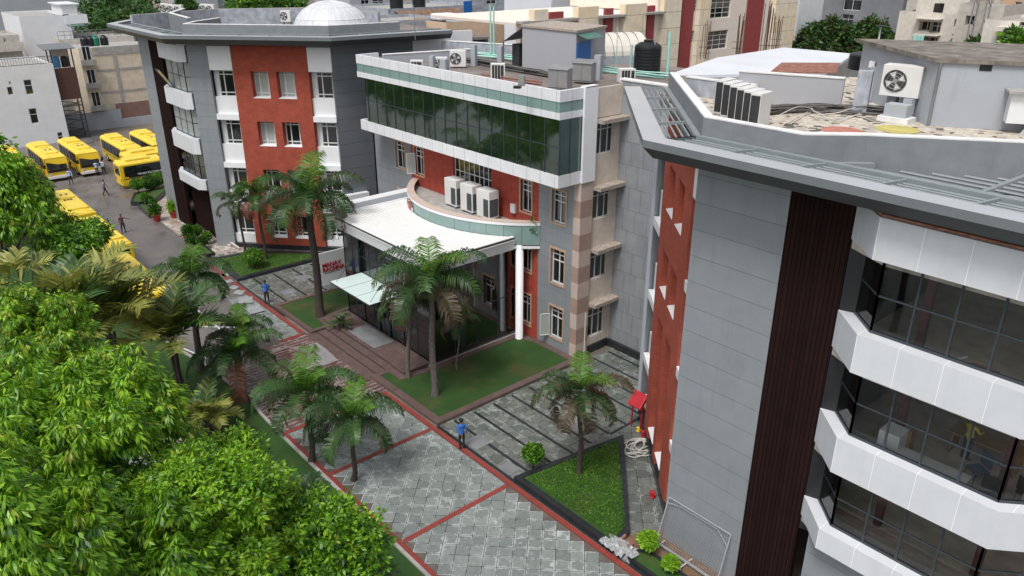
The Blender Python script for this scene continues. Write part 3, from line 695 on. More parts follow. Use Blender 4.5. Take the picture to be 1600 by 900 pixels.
mb = MB(); pth = [(-9.5, YR), (-8.2, 20.45), (-4.1, 20.45), (1.5, 25.5), (1.5, 29), (-9.5, 29)]
for z in (14.3, 10.85, 7.4, 4.5): mb = MB(); mb.prism(pth, z - .15, z + .12); mb.obj('bay_floor', 'interior_floor', RB)
mb = MB(); mb.box(-9.5, 28.9, 0, 1.5, 29.1, 15.9); mb.box(-2.2, 25.6, 4.5, -2.0, 29, 14.3); mb.obj('partition', 'interior_wall', RB)
mb = MB(); mb.box(-9.54, 21.2, 4, -9.42, 29, 15.9); mb.prism([(-9.54, 21.16), (-9.1, 21.3), (-9.1, 21.4), (-9.54, 21.4)], 4, 15.9); mb.obj('jamb', 'black_plastic', RB)
for x in (-7.6, -4.6): mb = MB(); mb.box(x - .11, 22.4, 4.6, x + .11, 22.62, 14.3); mb.obj('interior_column', 'cloth_maroon', RB)
mb = MB(); mb.prism(pth, 15.44, 15.56); mb.obj('bay_roof', 'concrete', RB)
mb = MB(); rough = offset_pts([(-9.5, YR), (-8.4, 20.04), (-3.98, 20.04), (1.5, 24.9)], -.05)
for i in range(3): mb.prism([rough[i], rough[i + 1], offset_pts(rough, -.3)[i + 1], offset_pts(rough, -.3)[i]], 15.605, 15.67)
mb.obj('brick_course', 'broken_plaster', RB)
deck = [(-15, YR + .1), (-11.5, YR + .1), (-10.2, 22.6), (-6.9, 25.0), (2, 27.0), (12, 40), (-12, 46), (-22, 34.5), (-22.0, 27.6)]
mb = MB(); mb.prism(deck, 16.1, 16.3); mb.obj('roof_deck', 'mosaic_deck', RB)
mb = MB(); mb.prism([(-10.2, 22.7), (-6.9, 25.1), (2, 27.1), (2, 27.4), (-7, 25.4), (-10.4, 22.9)], 15.7, 16.3); mb.prism([(-11.5, YR + .05), (-11.2, YR + .05), (-9.9, 22.6), (-10.2, 22.7)], 15.7, 16.3); mb.obj('terrace_wall', 'grey_clad', RB)
FE = W(BO, BA, -1.0, -.3)
parapet(RB, [W(BO, BA, -.6, -.3), (-15.0, YR), (-11.5, YR + .02), (-10.2, 22.5), (-6.95, 24.87), (-3.5, 25.4), (2, 26.8)], 15.6, 17.07, t=.32)
ring_eave(RB, [W(BO, BA, -.4, -.3), (-15.0, YR), (3.0, YR)], shade_segs=(1,), step=2.25, nlouv=4)
# extra pergola bars fanning over the bay, seen right of the frame corner
mb = MB()
for i in range(9):
    y = 21.6 + .42 * i; mb.tube([(-9.6 + .8 * i * .85, y, 16.36), (2.0, y, 16.36)], .04, 6)
for x in (-6.6, -4.2, -1.5): mb.beam((x, YR + .2, 16.36), (x + .3, 25.0, 16.42), .12, .14)
mb.obj('pergola_frame', 'pergola_steel', RB)
mb = MB(); mb.obox((-22.0, 27.6), 90, 0, 7, 0, .2, 0, 16.2); mb.prism([(-22, 34.4), (-12, 45.9), (-12, 46.1), (-22, 34.7)], 0, 16.2); mb.prism([(-12, 46), (12, 40), (12, 40.2), (-12, 46.2)], 0, 16.2); mb.obj('rear_wall', 'blue_grey', RB)

# ---------------- entrance building
EB = thing('entrance_building', 'central block with a dark green glass top floor and a curved balcony over the lobby', 'building', (-38, 30, 0))
YM = 29.14; MO = (0, YM)
def ww(a, b): return [(a, b, z0, z1) for z0, z1 in ((7.97, 9.86), (4.28, 6.38), (.77, 2.77))]
mb = MB()
facade(mb, MO, 0, -47.26, -44.2, 0, 10.7, ww(-46.1, -44.95)[:2], .22)
mb.obj('front_wall', 'grey_clad', EB); mb = MB()
facade(mb, MO, 0, -31.3, -28.08, 0, 10.7, ww(-30.2, -29.1), .26)
mb.obj('front_wall', 'grey_clad', EB)
mb = MB()
facade(mb, MO, 0, -44.2, -31.3, 0, 10.7, ww(-43.75, -42.7) + [(-39.4, -35.55, 7.5, 9.95), (-32.95, -31.9, 7.97, 9.86), (-32.75, -31.75, 4.28, 6.38), (-32.75, -31.75, .77, 2.77)], .24)
mb.obj('brick_wall', 'brick_paint', EB)
for a, b, zs in ((-46.1, -44.95, 2), (-43.75, -42.7, 1), (-30.2, -29.1, 3), (-32.85, -31.9, 3)):
    for i, (_, _, z0, z1) in enumerate(ww(a, b)[:zs]):
        window(EB, MO, 0, a, b, z0, z1, -.2, (.5,), (.66, .84), 'frame_white', 'glass_dark', surround=(.10, 'tan_trim'))
window(EB, MO, 0, -39.4, -35.55, 7.5, 9.95, -.2, (.13, .26, .39, .52, .65, .76, .88), (.33, .66), 'frame_white', 'glass_dark')
# half open casements
for x, z0, z1 in ((-30.2, .82, 2.2), (-43.7, 8.0, 9.4)):
    mb = MB(); a = (x, YM - .02); b = (x - .28, YM - .5); mb.quad((*a, z0), (*b, z0), (*b, z1), (*a, z1), 1)
    for p, q in (((*a, z0), (*b, z0)), ((*b, z0), (*b, z1)), ((*b, z1), (*a, z1)), ((*a, z1), (*a, z0))): mb.beam(p, q, .05)
    mb.obj('open_casement', ['frame_white', 'glass_blind'], EB)
# quoin corner: alternate blocks
mb = MB(); z = 0; i = 0
hs_ = [0.2, .95, .95, .98, .98, .98, .97, .95, .95, .93, .9, .9]
while z < 10.6:
    h = .96; mb.prism([(-28.5, YM - .02), (-27.98, YM - .02), (-27.98, 30.05), (-28.3, 30.05)], z + .005, min(z + h, 10.62), i % 2); z += h; i += 1
mb.obj('quoin', ['quoin_light', 'quoin_dark'], EB)
mb = MB(); SO = (-28.10, 0)
facade(mb, SO, 90, 30.05, 32.1, 0, 15.3, [(30.2, 31.6, z, z + 1.85) for z in (11.95, 8.3, 4.7, 1.0)], .18)
mb.obj('side_wall', 'cream', EB)
for z in (11.95, 8.3, 4.7, 1.0): window(EB, SO, 90, 30.2, 31.6, z, z + 1.85, -.15, (.35, .72), (.72,), 'frame_grey', 'glass_dark')
for z in (13.85, 10.22, 6.62, 3.3): mb = MB(); mb.box(-28.1, 30.08, z - .14, -27.45, 32.3, z + .06); mb.obj('window_ledge', 'ledge', EB)
mb = MB(); mb.box(-28.10, 32.1, 0, -19.6, 32.4, 15.7); mb.obj('end_wall', 'slate_wall', EB)
mb = MB(); mb.box(-28.3, 32.05, 15.7, -19.4, 32.5, 15.78); mb.obj('coping', 'coping_white', EB)
# glass box top storey
YB = 27.47; BX = (0, YB); x0, x1 = -47.7, -28.06
def bandm(mb, z0, z1, mi=0, out=0.0):
    mb.prism([(x0 - out, YB - out), (x1 + out, YB - out), (x1 + out, YM + .9), (x1 - .2, YM + .9), (x1 - .2, YB + .2), (x0 + .2, YB + .2), (x0 + .2, YM), (x0 - out, YM)], z0, z1, mi)
for z0_, z1_ in ((10.63, 11.30), (14.18, 14.52), (15.06, 15.62)): mb = MB(); bandm(mb, z0_, z1_); mb.obj('white_band', 'white_panel', EB)
mb = MB(); bandm(mb, 14.52, 15.06, out=-.03); mb.obj('green_band', 'green_panel', EB)
mb = MB(); mb.prism([(x0 + .05, YB + .05), (x1 - .05, YB + .05), (x1 - .05, YM), (x0 + .05, YM)], 10.66, 10.9); mb.obj('soffit', 'white_paint', EB)
mb = MB(); gx0, gx1, gy = x0 + .85, x1 - .02, YB + .06
mb.quad((gx0, gy, 11.3), (gx1, gy, 11.3), (gx1, gy, 14.18), (gx0, gy, 14.18), 0); mb.quad((gx1, gy, 11.3), (gx1, YM + .3, 11.3), (gx1, YM + .3, 14.18), (gx1, gy, 14.18), 1)
mb.quad((gx0, YM, 11.3), (gx0, gy, 11.3), (gx0, gy, 14.18), (gx0, YM, 14.18), 1)
g = mb.obj('curtain_glazing', ['glass_green', 'glass_green2'], EB)
mb = MB()
xs = [gx1 - 1.088 * i for i in range(18)]
for x in xs: mb.box(x - .025, gy - .035, 11.3, x + .025, gy - .003, 14.18)
for z in (12.75,): mb.box(gx0, gy - .03, z - .02, gx1, gy - .004, z + .02)
for x in xs[2:14:1]:
    pass
mb.box(gx1 + .003, YM - .9, 11.3, gx1 + .03, YM - .86, 14.18); mb.obj('glazing_bars', 'frame_dark', g)
# white corner fin
mb = MB(); mb.box(-28.04, YM - .05, 10.64, -27.9, YM + .92, 15.66)
for zz_ in (11.32, 13.0, 14.55): pass
mb.box(-28.3, YM + .02, 15.62, -27.9, YM + .92, 15.68); mb.obj('corner_fin', 'white_clean', EB)
mb = MB(); mb.box(-28.2, YM + .93, 13.95, -28.05, 32.1, 15.5); mb.obj('side_parapet', 'cream', EB)
mb = MB(); mb.prism([(x0 + .2, YB + .2), (x1 - .2, YB + .2), (x1 - .2, 32.1), (-19.6, 32.2), (-19.6, 40), (-49, 40), (-49, YM)], 14.75, 14.95); mb.obj('roof_deck', 'roof_deck', EB)
mb = MB(); mb.box(-49, YM, 0, -47.27, YM + .3, 15.3); mb.box(-49, YM, 0, -48.8, 40, 14.7); mb.box(-49, 39.8, 0, -19.6, 40, 14.7); mb.box(-19.8, 32.4, 0, -19.6, 40, 14.7); mb.obj('rear_wall', 'grey_clad', EB)
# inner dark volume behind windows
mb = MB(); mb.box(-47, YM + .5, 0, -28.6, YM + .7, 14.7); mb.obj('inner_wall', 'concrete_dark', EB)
# curved balcony
cx, cy, rad = -37.55, YM + 4.80, 8.0
def arc(r_, a0=-143.13, a1=-36.87, n=18): return [(cx + r_ * math.cos(R(a0 + (a1 - a0) * i / n)), cy + r_ * math.sin(R(a0 + (a1 - a0) * i / n))) for i in range(n + 1)]
def arcband(mb, r0, r1, z0, z1, mi=0, n=18):
    A = arc(r0, n=n); B = arc(r1, n=n)
    for i in range(n): mb.prism([A[i], A[i + 1], B[i + 1], B[i]], z0, z1, mi)
mb = MB(); arcband(mb, rad, rad - .16, 6.15, 7.62, n=18); arcband(mb, rad + .02, rad - .18, 6.08, 6.22)
mb.obj('balcony_wall', ['brown_stone'], EB)
A = arc(rad + .035, n=14)
for i in range(14):
    a, b = Vector(A[i]), Vector(A[i + 1]); d = (b - a).normalized() * .012; a2, b2 = a + d, b - d
    mb = MB(); nrm = Vector((d.y, -d.x)).normalized() * .03
    mb.prism([tuple(a2), tuple(b2), tuple(b2 - nrm), tuple(a2 - nrm)], 6.28, 7.46); mb.obj('balcony_panel', 'green_panel_plain' if 0 else 'green_single', EB)
mb = MB(); arcband(mb, rad + .07, rad - .05, 7.46, 7.60); mb.obj('balcony_rim', 'white_clean', EB)
mb = MB(); arcband(mb, rad + .05, rad - .42, 7.60, 7.66); mb.obj('balcony_coping', 'quoin_light', EB)
mb = MB(); arcband(mb, rad + .06, rad - .2, 6.05, 6.20); mb.obj('balcony_sill', 'white_clean', EB)
mb = MB(); P_ = arc(rad - .17, n=18); mb.prism(P_ , 6.2, 7.17); mb.obj('balcony_floor', 'concrete', EB)
mb = MB(); mb.lathe([(.30, .0), (.30, .08), (.235, .12), (.235, 6.25)], -32.05, 28.35, 0, 20); mb.obj('column', 'white_clean', EB, smooth=True)
# emblem on the balcony front: red figures over a white ring
emp = Vector(arc(rad + .07, n=14)[4]).lerp(Vector(arc(rad + .07, n=14)[5]), .35)
ex, ey = emp; tdir = Vector((-(ey - cy), ex - cx)).normalized()
def EP(s, z, d=0.0): nn = Vector((ex - cx, ey - cy)).normalized(); return (ex + tdir.x * s + nn.x * d, ey + tdir.y * s + nn.y * d, z)
mb = MB(); mb.tube([EP(.62 * math.cos(a), 6.86 + .17 * math.sin(a) - .03 * math.cos(a), .10 + .1 * math.sin(-a)) for a in [2 * math.pi * k / 28 for k in range(29)]], .035, 6, caps=False); mb.obj('emblem_ring', 'white_clean', EB)
mb = MB()
for s in (-.22, .22):
    mb.tube([EP(s, 7.37, .05), EP(s, 7.43, .05)], .07, 8); mb.beam(EP(s - .10, 6.75, .04), EP(s - .10, 7.27, .04), .09, .05); mb.beam(EP(s + .10, 6.75, .04), EP(s + .10, 7.27, .04), .09, .05); mb.beam(EP(s - .14, 7.02, .04), EP(s + .14, 7.02, .04), .05, .30)
mb.obj('emblem', 'red_soft', EB)
mb = MB(); mb.beam(EP(-.35, 6.55, .04), EP(.05, 6.55, .04), .04, .10, 0); mb.beam(EP(.1, 6.52, .04), EP(.8, 6.46, .04), .04, .12, 1); mb.obj('emblem_lettering', ['red_soft', 'black_plastic'], EB)
# VRF units on the balcony
def vrf(loc, rz, label):
    t = thing('condenser_unit', label, 'air conditioner', (0, 0, 0), 'tall condensers on the curved balcony')
    mb = MB(); mb.box(-.60, -.38, .12, .60, .38, 1.80); mb.obj('casing', 'ac_white', t, bevel=.02)
    mb = MB(); mb.box(.08, -.386, .25, .52, -.382, 1.30); pass
    mb.box(.602, -.33, .25, .606, .30, 1.30); mb.obj('coil', 'ac_dark', t)
    mb = MB()
    for i in range(8): mb.beam((.08 + .44 * i / 7, -.392, .25), (.08 + .44 * i / 7, -.392, 1.30), .012)
    for i in range(12): mb.beam((.08, -.394, .25 + 1.05 * i / 11), (.52, -.394, .25 + 1.05 * i / 11), .012)
    for i in range(10): mb.beam((.612, -.33 + .63 * i / 9, .25), (.612, -.33 + .63 * i / 9, 1.30), .012)
    for i in range(12): mb.beam((.614, -.33, .25 + 1.05 * i / 11), (.614, .30, .25 + 1.05 * i / 11), .012)
    mb.obj('grille', 'steel_grey', t)
    mb = MB(); mb.lathe([(.30, 1.80), (.30, 1.83), (.27, 1.83)], 0, 0, 0, 20); mb.obj('fan_cowl', 'frame_grey', t)
    mb = MB(); mb.box(-.45, -.36, 0, -.35, .36, .12); mb.box(.35, -.36, 0, .45, .36, .12); mb.obj('base_rail', 'steel_grey', t)
    t.location = loc; t.rotation_euler.z = rz; return t
VX = [Vector((-38.72, 27.9, 0)), Vector((-37.1, 27.9, 0)), Vector((-35.5, 27.9, 0))]
for i, (x, lab) in enumerate(((-38.55, 'leftmost of the three tall beige condensers on the curved balcony'), (-37.35, 'middle one of the three tall beige condensers on the curved balcony'), (-36.1, 'rightmost of the three tall beige condensers on the curved balcony'))):
    vrf((VX[i].x + .62, VX[i].y + .38, 7.17), 0, lab)
t = thing('wall_box', 'small white junction box on the red wall above the balcony', 'junction box', (-33.4, YM - .1, 7.75)); mb = MB(); mb.box(-33.6, YM - .2, 7.7, -33.2, YM - .01, 8.25); mb.obj('cover', 'ac_white', t, bevel=.03)
mb = MB(); mb.tube([(-33.4, YM - .06, 7.7), (-33.4, YM - .06, 7.35)], .02); mb.obj('conduit', 'frame_dark', t)
# canopy roof over the lobby
zr = 6.78; rx0, rx1, ry0, ry1 = -42.7, -32.0, 21.95, 28.9
mb = MB(); ar = [p for p in arc(rad + .08, n=18) if p[0] > rx0 and p[0] < rx1]
top = [(rx0, ry0), (rx1, ry0), (rx1, 27.9)] + [p for p in ar[::-1]] + [(rx0, 27.6)]
mb.prism(top, zr - .18, zr); mb.obj('canopy_roof', 'canopy_roof', EB)
mb = MB()
i0x, i1x, i0y = rx0 + .2, rx1 - .22, ry0 + .18
mb.quad((rx0, ry0, zr + .05), (i0x, i0y, 5.95), (i1x, i0y, 5.95), (rx1, ry0, zr + .05)); mb.quad((rx1, ry0, zr + .05), (i1x, i0y, 5.95), (i1x, 28.6, 5.95), (rx1, 27.9, zr + .05)); mb.quad((rx0, 28, zr + .05), (i0x, 28, 5.95), (i0x, i0y, 5.95), (rx0, ry0, zr + .05))
for a, b, c, d in ((rx0, ry0, rx1, ry0 + .22), (rx1 - .22, ry0 + .22, rx1, 27.9), (rx0, ry0 + .22, rx0 + .22, 28.4)): mb.box(a, b, zr - .1, c, d, zr + .055)
mb.quad((i0x, i0y, 5.95), (i0x, 28, 5.95), (i1x, 28, 5.95), (i1x, i0y, 5.95)); mb.obj('canopy_fascia', 'white_clean', EB)
mb = MB(); mb.box(-44.55, 21.2 + 2, zr - .5, -43.75, 29.1, zr + .05); mb.obj('side_beam', 'white_paint', EB)
mb = MB(); mb.box(-43.72, 24, 5.4, -42.75, 28.9, 5.5); mb.obj('side_gutter', 'blue_sheet', EB)
# lobby glass walls
ly, lx0, lx1 = 22.35, -42.1, -32.77
fr = MB(); gl = MB()
def glz(a, b, z0, z1, n):
    gl.quad((*a, z0), (*b, z0), (*b, z1), (*a, z1)); a = Vector(a); b = Vector(b)
    for j in range(n + 1): p = a.lerp(b, j / n); fr.beam((*p, z0), (*p, z1), .045)
    for z in (z0 + .03, z0 + (z1 - z0) * .46): fr.beam((*a, z), (*b, z), .04)
glz((lx0, ly), (-40.0, ly), .1, 5.97, 2); glz((-40.0, ly), (-35.6, ly), 3.62, 5.97, 5); glz((-40.0, ly), (-35.6, ly), .1, 3.55, 4); glz((-35.6, ly), (lx1, ly), .1, 5.97, 2)
glz((lx1, ly), (lx1, 28.9), .1, 5.97, 4); glz((lx0, 28.9), (lx0, ly), .1, 5.97, 5)
g = gl.obj('lobby_glazing', 'glass_lobby', EB); fr.obj('glazing_bars', 'frame_dark', g)
mb = MB(); mb.box(lx0 - .1, ly - .22, 0, lx1 + .25, ly - .05, .14); mb.box(lx1 + .04, ly - .05, 0, lx1 + .25, 28.9, .14); mb.obj('lobby_kerb', 'concrete', EB)
mb = MB(); mb.box(lx0 + .05, ly + .05, 0, lx1 - .05, YM - .05, .1); mb.obj('lobby_floor', 'black_stone', EB)
mb = MB()
for x, y in ((-33.6, 25.2), (-38.2, 25.6), (-41.4, 25.6)): mb = MB(); mb.lathe([(.22, .1), (.22, 5.95)], x, y, 0, 16); mb.obj('column', 'white_clean', EB, smooth=True)
mb = MB(); mb.box(-41.0, 27.6, .1, -38.6, 28.3, 1.2); mb.obj('reception_desk', 'wood', EB)
for x in (-38.35, -37.2): mb = MB(); mb.box(x - .06, ly - .12, .24, x + .06, ly - .06, 3.55); mb.obj('door_post', 'frame_dark', EB)
# glass awning outside and its inner continuation
mb = MB(); mb.prism([(-40.1, 20.12), (-35.6, 20.12), (-35.6, 22.33), (-40.1, 22.33)], 3.56, 3.59)
aw = mb.obj('awning', 'glass_awning', EB)
mb = MB()
for x in (-38.6, -37.1): mb.box(x - .012, 20.14, 3.592, x + .012, 22.3, 3.6)
mb.box(-40.1, 20.10, 3.53, -35.6, 20.13, 3.6)
for x in (-39.8, -35.9): mb.beam((x, 20.4, 3.6), (x + (.1 if x < -38 else -.1), 22.3, 5.5), .02)
mb.obj('awning_stay', 'frame_dark', aw)
mb = MB(); mb.prism([(-40.1, 22.4), (-35.6, 22.4), (-35.6, 24.9), (-40.1, 24.9)], 3.5, 3.56); mb.obj('vestibule_roof', 'blue_grey', EB)

# ---------------- sign board with the name
SB = thing('sign_board', 'tall white board with red lettering standing between the lawn and the glass lobby', 'sign', (-45.5, 23.8, 0))
p0 = G(502, 448); p1 = G(537, 430)
sx, sy = p0.x, p0.y; p1 = G(537, 438); sa = math.degrees(math.atan2(p1.y - p0.y, p1.x - p0.x)); SL = (p1 - p0).length; SH = HZ(502, 397, sx, sy)
def sbq(s, z, d=0): q = W((sx, sy), sa, s, d); return (q[0], q[1], z)
mb = MB(); mb.obox((sx, sy), sa, 0, SL * 1.15, -.1, 0, 0, SH); mb.obj('board', 'white_clean', SB)
text_mesh('lettering', 'MANAV\nRACHNA', SL * .235, 'red_paint', SB, sbq(SL * .12, SH * .56, .02), sa, bold=.012)
text_mesh('small_lettering', 'International Institute', .17, 'cloth_black', SB, sbq(.6, .62, .02), sa) if 0 else None
mb = MB(); mb.obox((sx, sy), sa, SL * .2, SL * .95, .004, .012, SH * .36, SH * .375); mb.obj('small_print', 'concrete_dark', SB)
# ------------------------------------------------------------ rooftop equipment
ZM, ZR2, ZLf = 14.955, 16.305, 15.605
def face(px_, py_): return math.atan2(-py_, -px_)
def ac_unit(w_=.85, h=.65, d=.32, kind='fan', label='', group=None):
    t = thing('outdoor_ac', label, 'air conditioner', (0, 0, 0), group)
    mb = MB(); mb.box(-w_ / 2, -d / 2, 0, w_ / 2, d / 2, h); mb.obj('casing', 'ac_white', t, bevel=.015)
    if kind == 'fan':
        r = h * .36; x = -w_ * .14; mb = MB(); pts = [(x + r * math.cos(a), -d / 2 - .012, h / 2 + r * math.sin(a)) for a in [2 * math.pi * k / 24 for k in range(24)]]
        mb.add(pts, [tuple(range(24))]); mb.obj('fan_opening', 'ac_dark', t)
        mb = MB()
        for rr in (1.0, .72, .42): mb.tube([(x + r * rr * math.cos(2 * math.pi * k / 24), -d / 2 - .02, h / 2 + r * rr * math.sin(2 * math.pi * k / 24)) for k in range(25)], .008, 4, caps=False)
        for k in range(8): a = math.pi * k / 4; mb.beam((x, -d / 2 - .022, h / 2), (x + r * math.cos(a), -d / 2 - .022, h / 2 + r * math.sin(a)), .008)
        mb.tube([(x, -d / 2 - .03, h / 2), (x, -d / 2 - .014, h / 2)], r * .22, 12); mb.obj('fan_grille', 'steel', t)
        mb = MB()
        for k in range(4):
            a = math.pi / 2 * k + .4; c_, s_ = math.cos(a), math.sin(a); mb.add([(x + r * .2 * c_, -d / 2 - .016, h / 2 + r * .2 * s_), (x + r * .85 * math.cos(a - .35), -d / 2 - .016, h / 2 + r * .85 * math.sin(a - .35)), (x + r * .85 * math.cos(a + .35), -d / 2 - .016, h / 2 + r * .85 * math.sin(a + .35))], [(0, 1, 2)])
        mb.obj('fan_blades', 'frame_grey', t)
        mb = MB(); mb.box(-w_ / 2 - .008, -d / 2 + .03, .04, -w_ / 2 - .002, d / 2 - .03, h - .04); mb.obj('coil', 'ac_dark', t)
    else:
        mb = MB()
        for k in range(3): mb.box(-w_ / 2 + .08 + k * .17, -d / 2 - .012, .08, -w_ / 2 + .22 + k * .17, -d / 2 - .002, h - .08)
        mb.box(w_ / 2 - .26, -d / 2 - .012, .1, w_ / 2 - .08, -d / 2 - .002, h - .1); mb.obj('coil', 'ac_dark', t)
    return t
def place(t, px, py, z, rz, lift=0.0, stand=True):
    p = G(px, py, z); t.location = (p.x, p.y, z + lift); t.rotation_euler.z = rz
    if lift > .02 and stand:
        mb = MB(); mb.box(-.36, -.12, -lift + .001, -.30, .12, -.002); mb.box(.30, -.12, -lift + .001, .36, .12, -.002); mb.obj('stand', 'concrete', t)
    return t
CF = R(49)   # facing the camera side
gac = 'outdoor air conditioners on the middle roof'
place(ac_unit(.8, .75, .4, 'grille', 'square AC unit with a barred face at the left end of the middle roof', gac), 652, 113, ZM, CF)
place(ac_unit(.85, .8, .4, 'fan', 'smaller round-fan AC unit on the middle roof, second from the left', gac), 689, 112, ZM, CF, .1)
place(ac_unit(1.05, 1.0, .45, 'fan', 'larger round-fan AC unit on the middle roof below the flaking wall', gac), 716, 106, ZM, CF, .1)
place(ac_unit(.85, .95, .45, 'grille', 'square AC unit behind the white parapet in the middle of the roof edge', gac), 778, 124.5, ZM, CF)
place(ac_unit(.9, .75, .6, 'grille', 'white AC unit left of the black tank on the mint pipes', gac), 978, 128, ZM + .2, R(60))
for (px, py, z, h, s, lab) in ((676, 113, ZM, 1.0, .3, 'slim grey stub column between two AC units on the middle roof'), (695, 117, ZM, .95, .42, 'grey stub column right behind the white parapet, below the larger AC unit'), (741, 103, ZM, 1.35, .32, 'grey stub column right of the larger AC unit'), (934, 124, ZM, 1.4, .4, 'tall grey stub column right of the stainless cabinets'), (782, 101, ZM, 1.2, .35, 'grey stub column left of the shaded rooftop lean-to')):
    p = G(px, py, z); mb = MB(); mb.box(-s / 2, -s / 2, 0, s / 2, s / 2, h); o = mb.obj('stub_column', 'blue_grey'); o.location = p; o.rotation_euler.z = R(20); tag(o, lab, 'column', 'grey stub columns on the middle roof')
# stainless cabinets on the roof edge
for px, py, w_, lab in ((875, 141, 1.15, 'front stainless steel cabinet at the corner of the middle roof'), (912, 130, 1.2, 'rear stainless steel cabinet below the blue door')):
    t = thing('steel_cabinet', lab, 'cabinet', (0, 0, 0), 'stainless cabinets on the roof corner'); mb = MB(); mb.box(-w_ / 2, -.35, .1, w_ / 2, .35, 1.15); mb.obj('body', 'steel', t, bevel=.01)
    mb = MB(); mb.add([(-w_ / 2 - .05, -.42, 1.152), (w_ / 2 + .05, -.42, 1.152), (w_ / 2 + .05, .42, 1.3), (-w_ / 2 - .05, .42, 1.3), (-w_ / 2 - .05, -.42, 1.16), (w_ / 2 + .05, -.42, 1.16), (w_ / 2 + .05, .42, 1.31), (-w_ / 2 - .05, .42, 1.31)], [(0, 1, 2, 3), (7, 6, 5, 4), (0, 4, 5, 1), (2, 6, 7, 3)]); mb.obj('hood', 'steel', t)
    mb = MB(); mb.box(-.005, -.362, .15, .005, -.352, 1.1); mb.box(-w_ / 2 + .04, -.36, .16, w_ / 2 - .04, -.352, .19); mb.obj('door_seam', 'ac_dark', t)
    t.location = G(px, py, ZM); t.rotation_euler.z = R(20)
t = thing('floodlight', 'small black floodlight on a steel box at the middle roof edge', 'floodlight', (0, 0, 0)); mb = MB(); mb.box(-.16, -.12, .1, .16, .12, .6); mb.obj('ballast_box', 'steel', t); mb = MB(); mb.box(-.3, -.4, 0, .05, -.13, .12); mb.obj('lamp_head', 'black_plastic', t); t.location = G(815, 137, 15.66); t.rotation_euler.z = R(30)
# cabin with the blue door
A_, B_, D_ = G(816, 108, ZM), G(898.5, 121.5, ZM), G(943.5, 109.5, ZM); hc = HZ(816.7, 42.7, A_.x, A_.y); hb = HZ(900, 50, B_.x, B_.y)
zc = (hc + hb) / 2; t = thing('rooftop_cabin', 'plain grey rooftop cabin with a blue door and a green awning on the middle roof', 'cabin', tuple(B_))
E_ = A_ + (D_ - B_); mb = MB(); mb.prism([(A_.x, A_.y), (B_.x, B_.y), (D_.x, D_.y), (E_.x, E_.y)], ZM, zc, 0); mb.obj('wall', 'flat_grey', t)
rp = [(A_.x, A_.y), (B_.x, B_.y), (D_.x, D_.y), (E_.x, E_.y)]; cc = Vector((sum(p[0] for p in rp) / 4, sum(p[1] for p in rp) / 4))
mb = MB(); mb.prism([tuple(cc + (Vector(p) - cc) * 1.04) for p in rp], zc + .002, zc + .12); mb.obj('roof', 'ledge', t)
ca = math.degrees(math.atan2(D_.y - B_.y, D_.x - B_.x)); LBD = (D_ - B_).length; BO2 = (B_.x, B_.y)
mb = MB(); mb.obox(BO2, ca, .08, LBD * .48, .004, .05, ZM + .12, ZM + 2.0); mb.obj('door', 'blue_door', t)
mb = MB(); a = W(BO2, ca, -.05, .02); b = W(BO2, ca, LBD * .55, .02); c_ = W(BO2, ca, LBD * .58, .7); d = W(BO2, ca, .1, .7); mb.add([(*a, ZM + 2.5), (*b, ZM + 2.5), (*c_, ZM + 2.25), (*d, ZM + 2.25)], [(0, 1, 2, 3)]); mb.obj('awning', 'green_sheet', t)
# lean-to left of the cabin
t = thing('lean_to', 'dark tin lean-to sheltering machinery, left of the grey cabin', 'shed', tuple(A_)); ua = (A_ - B_).normalized(); va = (D_ - B_).normalized()
q = [A_ + ua * .1 + Vector((0, 0, zc - ZM - .05)), A_ + va * 2.2 + ua * .1 + Vector((0, 0, zc - ZM - .05)), A_ + va * 2.2 + ua * 1.9 + Vector((0, 0, 1.6)), A_ + ua * 1.9 + Vector((0, 0, 1.6))]
mb = MB(); mb.add(q + [v - Vector((0, 0, .04)) for v in q], [(0, 1, 2, 3), (7, 6, 5, 4), (0, 4, 5, 1), (1, 5, 6, 2), (2, 6, 7, 3), (3, 7, 4, 0)]); mb.obj('roof', 'concrete_dark', t)
for v in (q[2], q[3]): mb = MB(); mb.beam(v, (v.x, v.y, ZM), .07); mb.obj('post', 'steel_grey', t)
mb = MB(); c0 = A_ + ua * 1.0 + va * .9; mb.box(c0.x - .4, c0.y - .3, ZM, c0.x + .3, c0.y + .4, ZM + 1.4); mb.obj('pump_set', 'ac_dark', t)
# cable trays: bundle of loose cables across the roof
def bundle(name, pts, z, n, spread, mat, r, label, cat, seed=1, sag=.1):
    rnd = random.Random(seed); mb = MB(); P = [G(x, y, z) for x, y in pts]
    for k in range(n):
        off = Vector((rnd.uniform(-1, 1), rnd.uniform(-1, 1), 0)) * spread; zz = rnd.uniform(.02, .35)
        q = []
        for i in range(len(P) - 1):
            for u_ in (0, .33, .66): q.append(P[i].lerp(P[i + 1], u_) + off + Vector((rnd.uniform(-sag, sag), rnd.uniform(-sag, sag), zz + rnd.uniform(-.02, .03))))
        q.append(P[-1] + off + Vector((0, 0, zz))); mb.tube(q, r * rnd.uniform(.7, 1.2), 5)
    o = mb.obj(name, mat); return tag(o, label, cat)
bundle('cable_run', [(722, 97), (760, 103), (805, 112), (850, 120), (900, 127)], ZM, 14, .30, 'cable', .045, 'thick bundle of dark cables crossing the middle roof before the grey cabin', 'cables', 3)
bundle('cable_run', [(722, 88), (775, 92), (822, 98)], ZM, 5, .4, 'pipe_mint', .05, 'mint green pipes on the middle roof left of the lean-to', 'pipes', 4, .02)
bundle('cable_run', [(940, 112), (985, 118), (1050, 124)], ZM, 4, .35, 'pipe_mint', .06, 'mint green pipes running to the foot of the black tank', 'pipes', 5, .02)
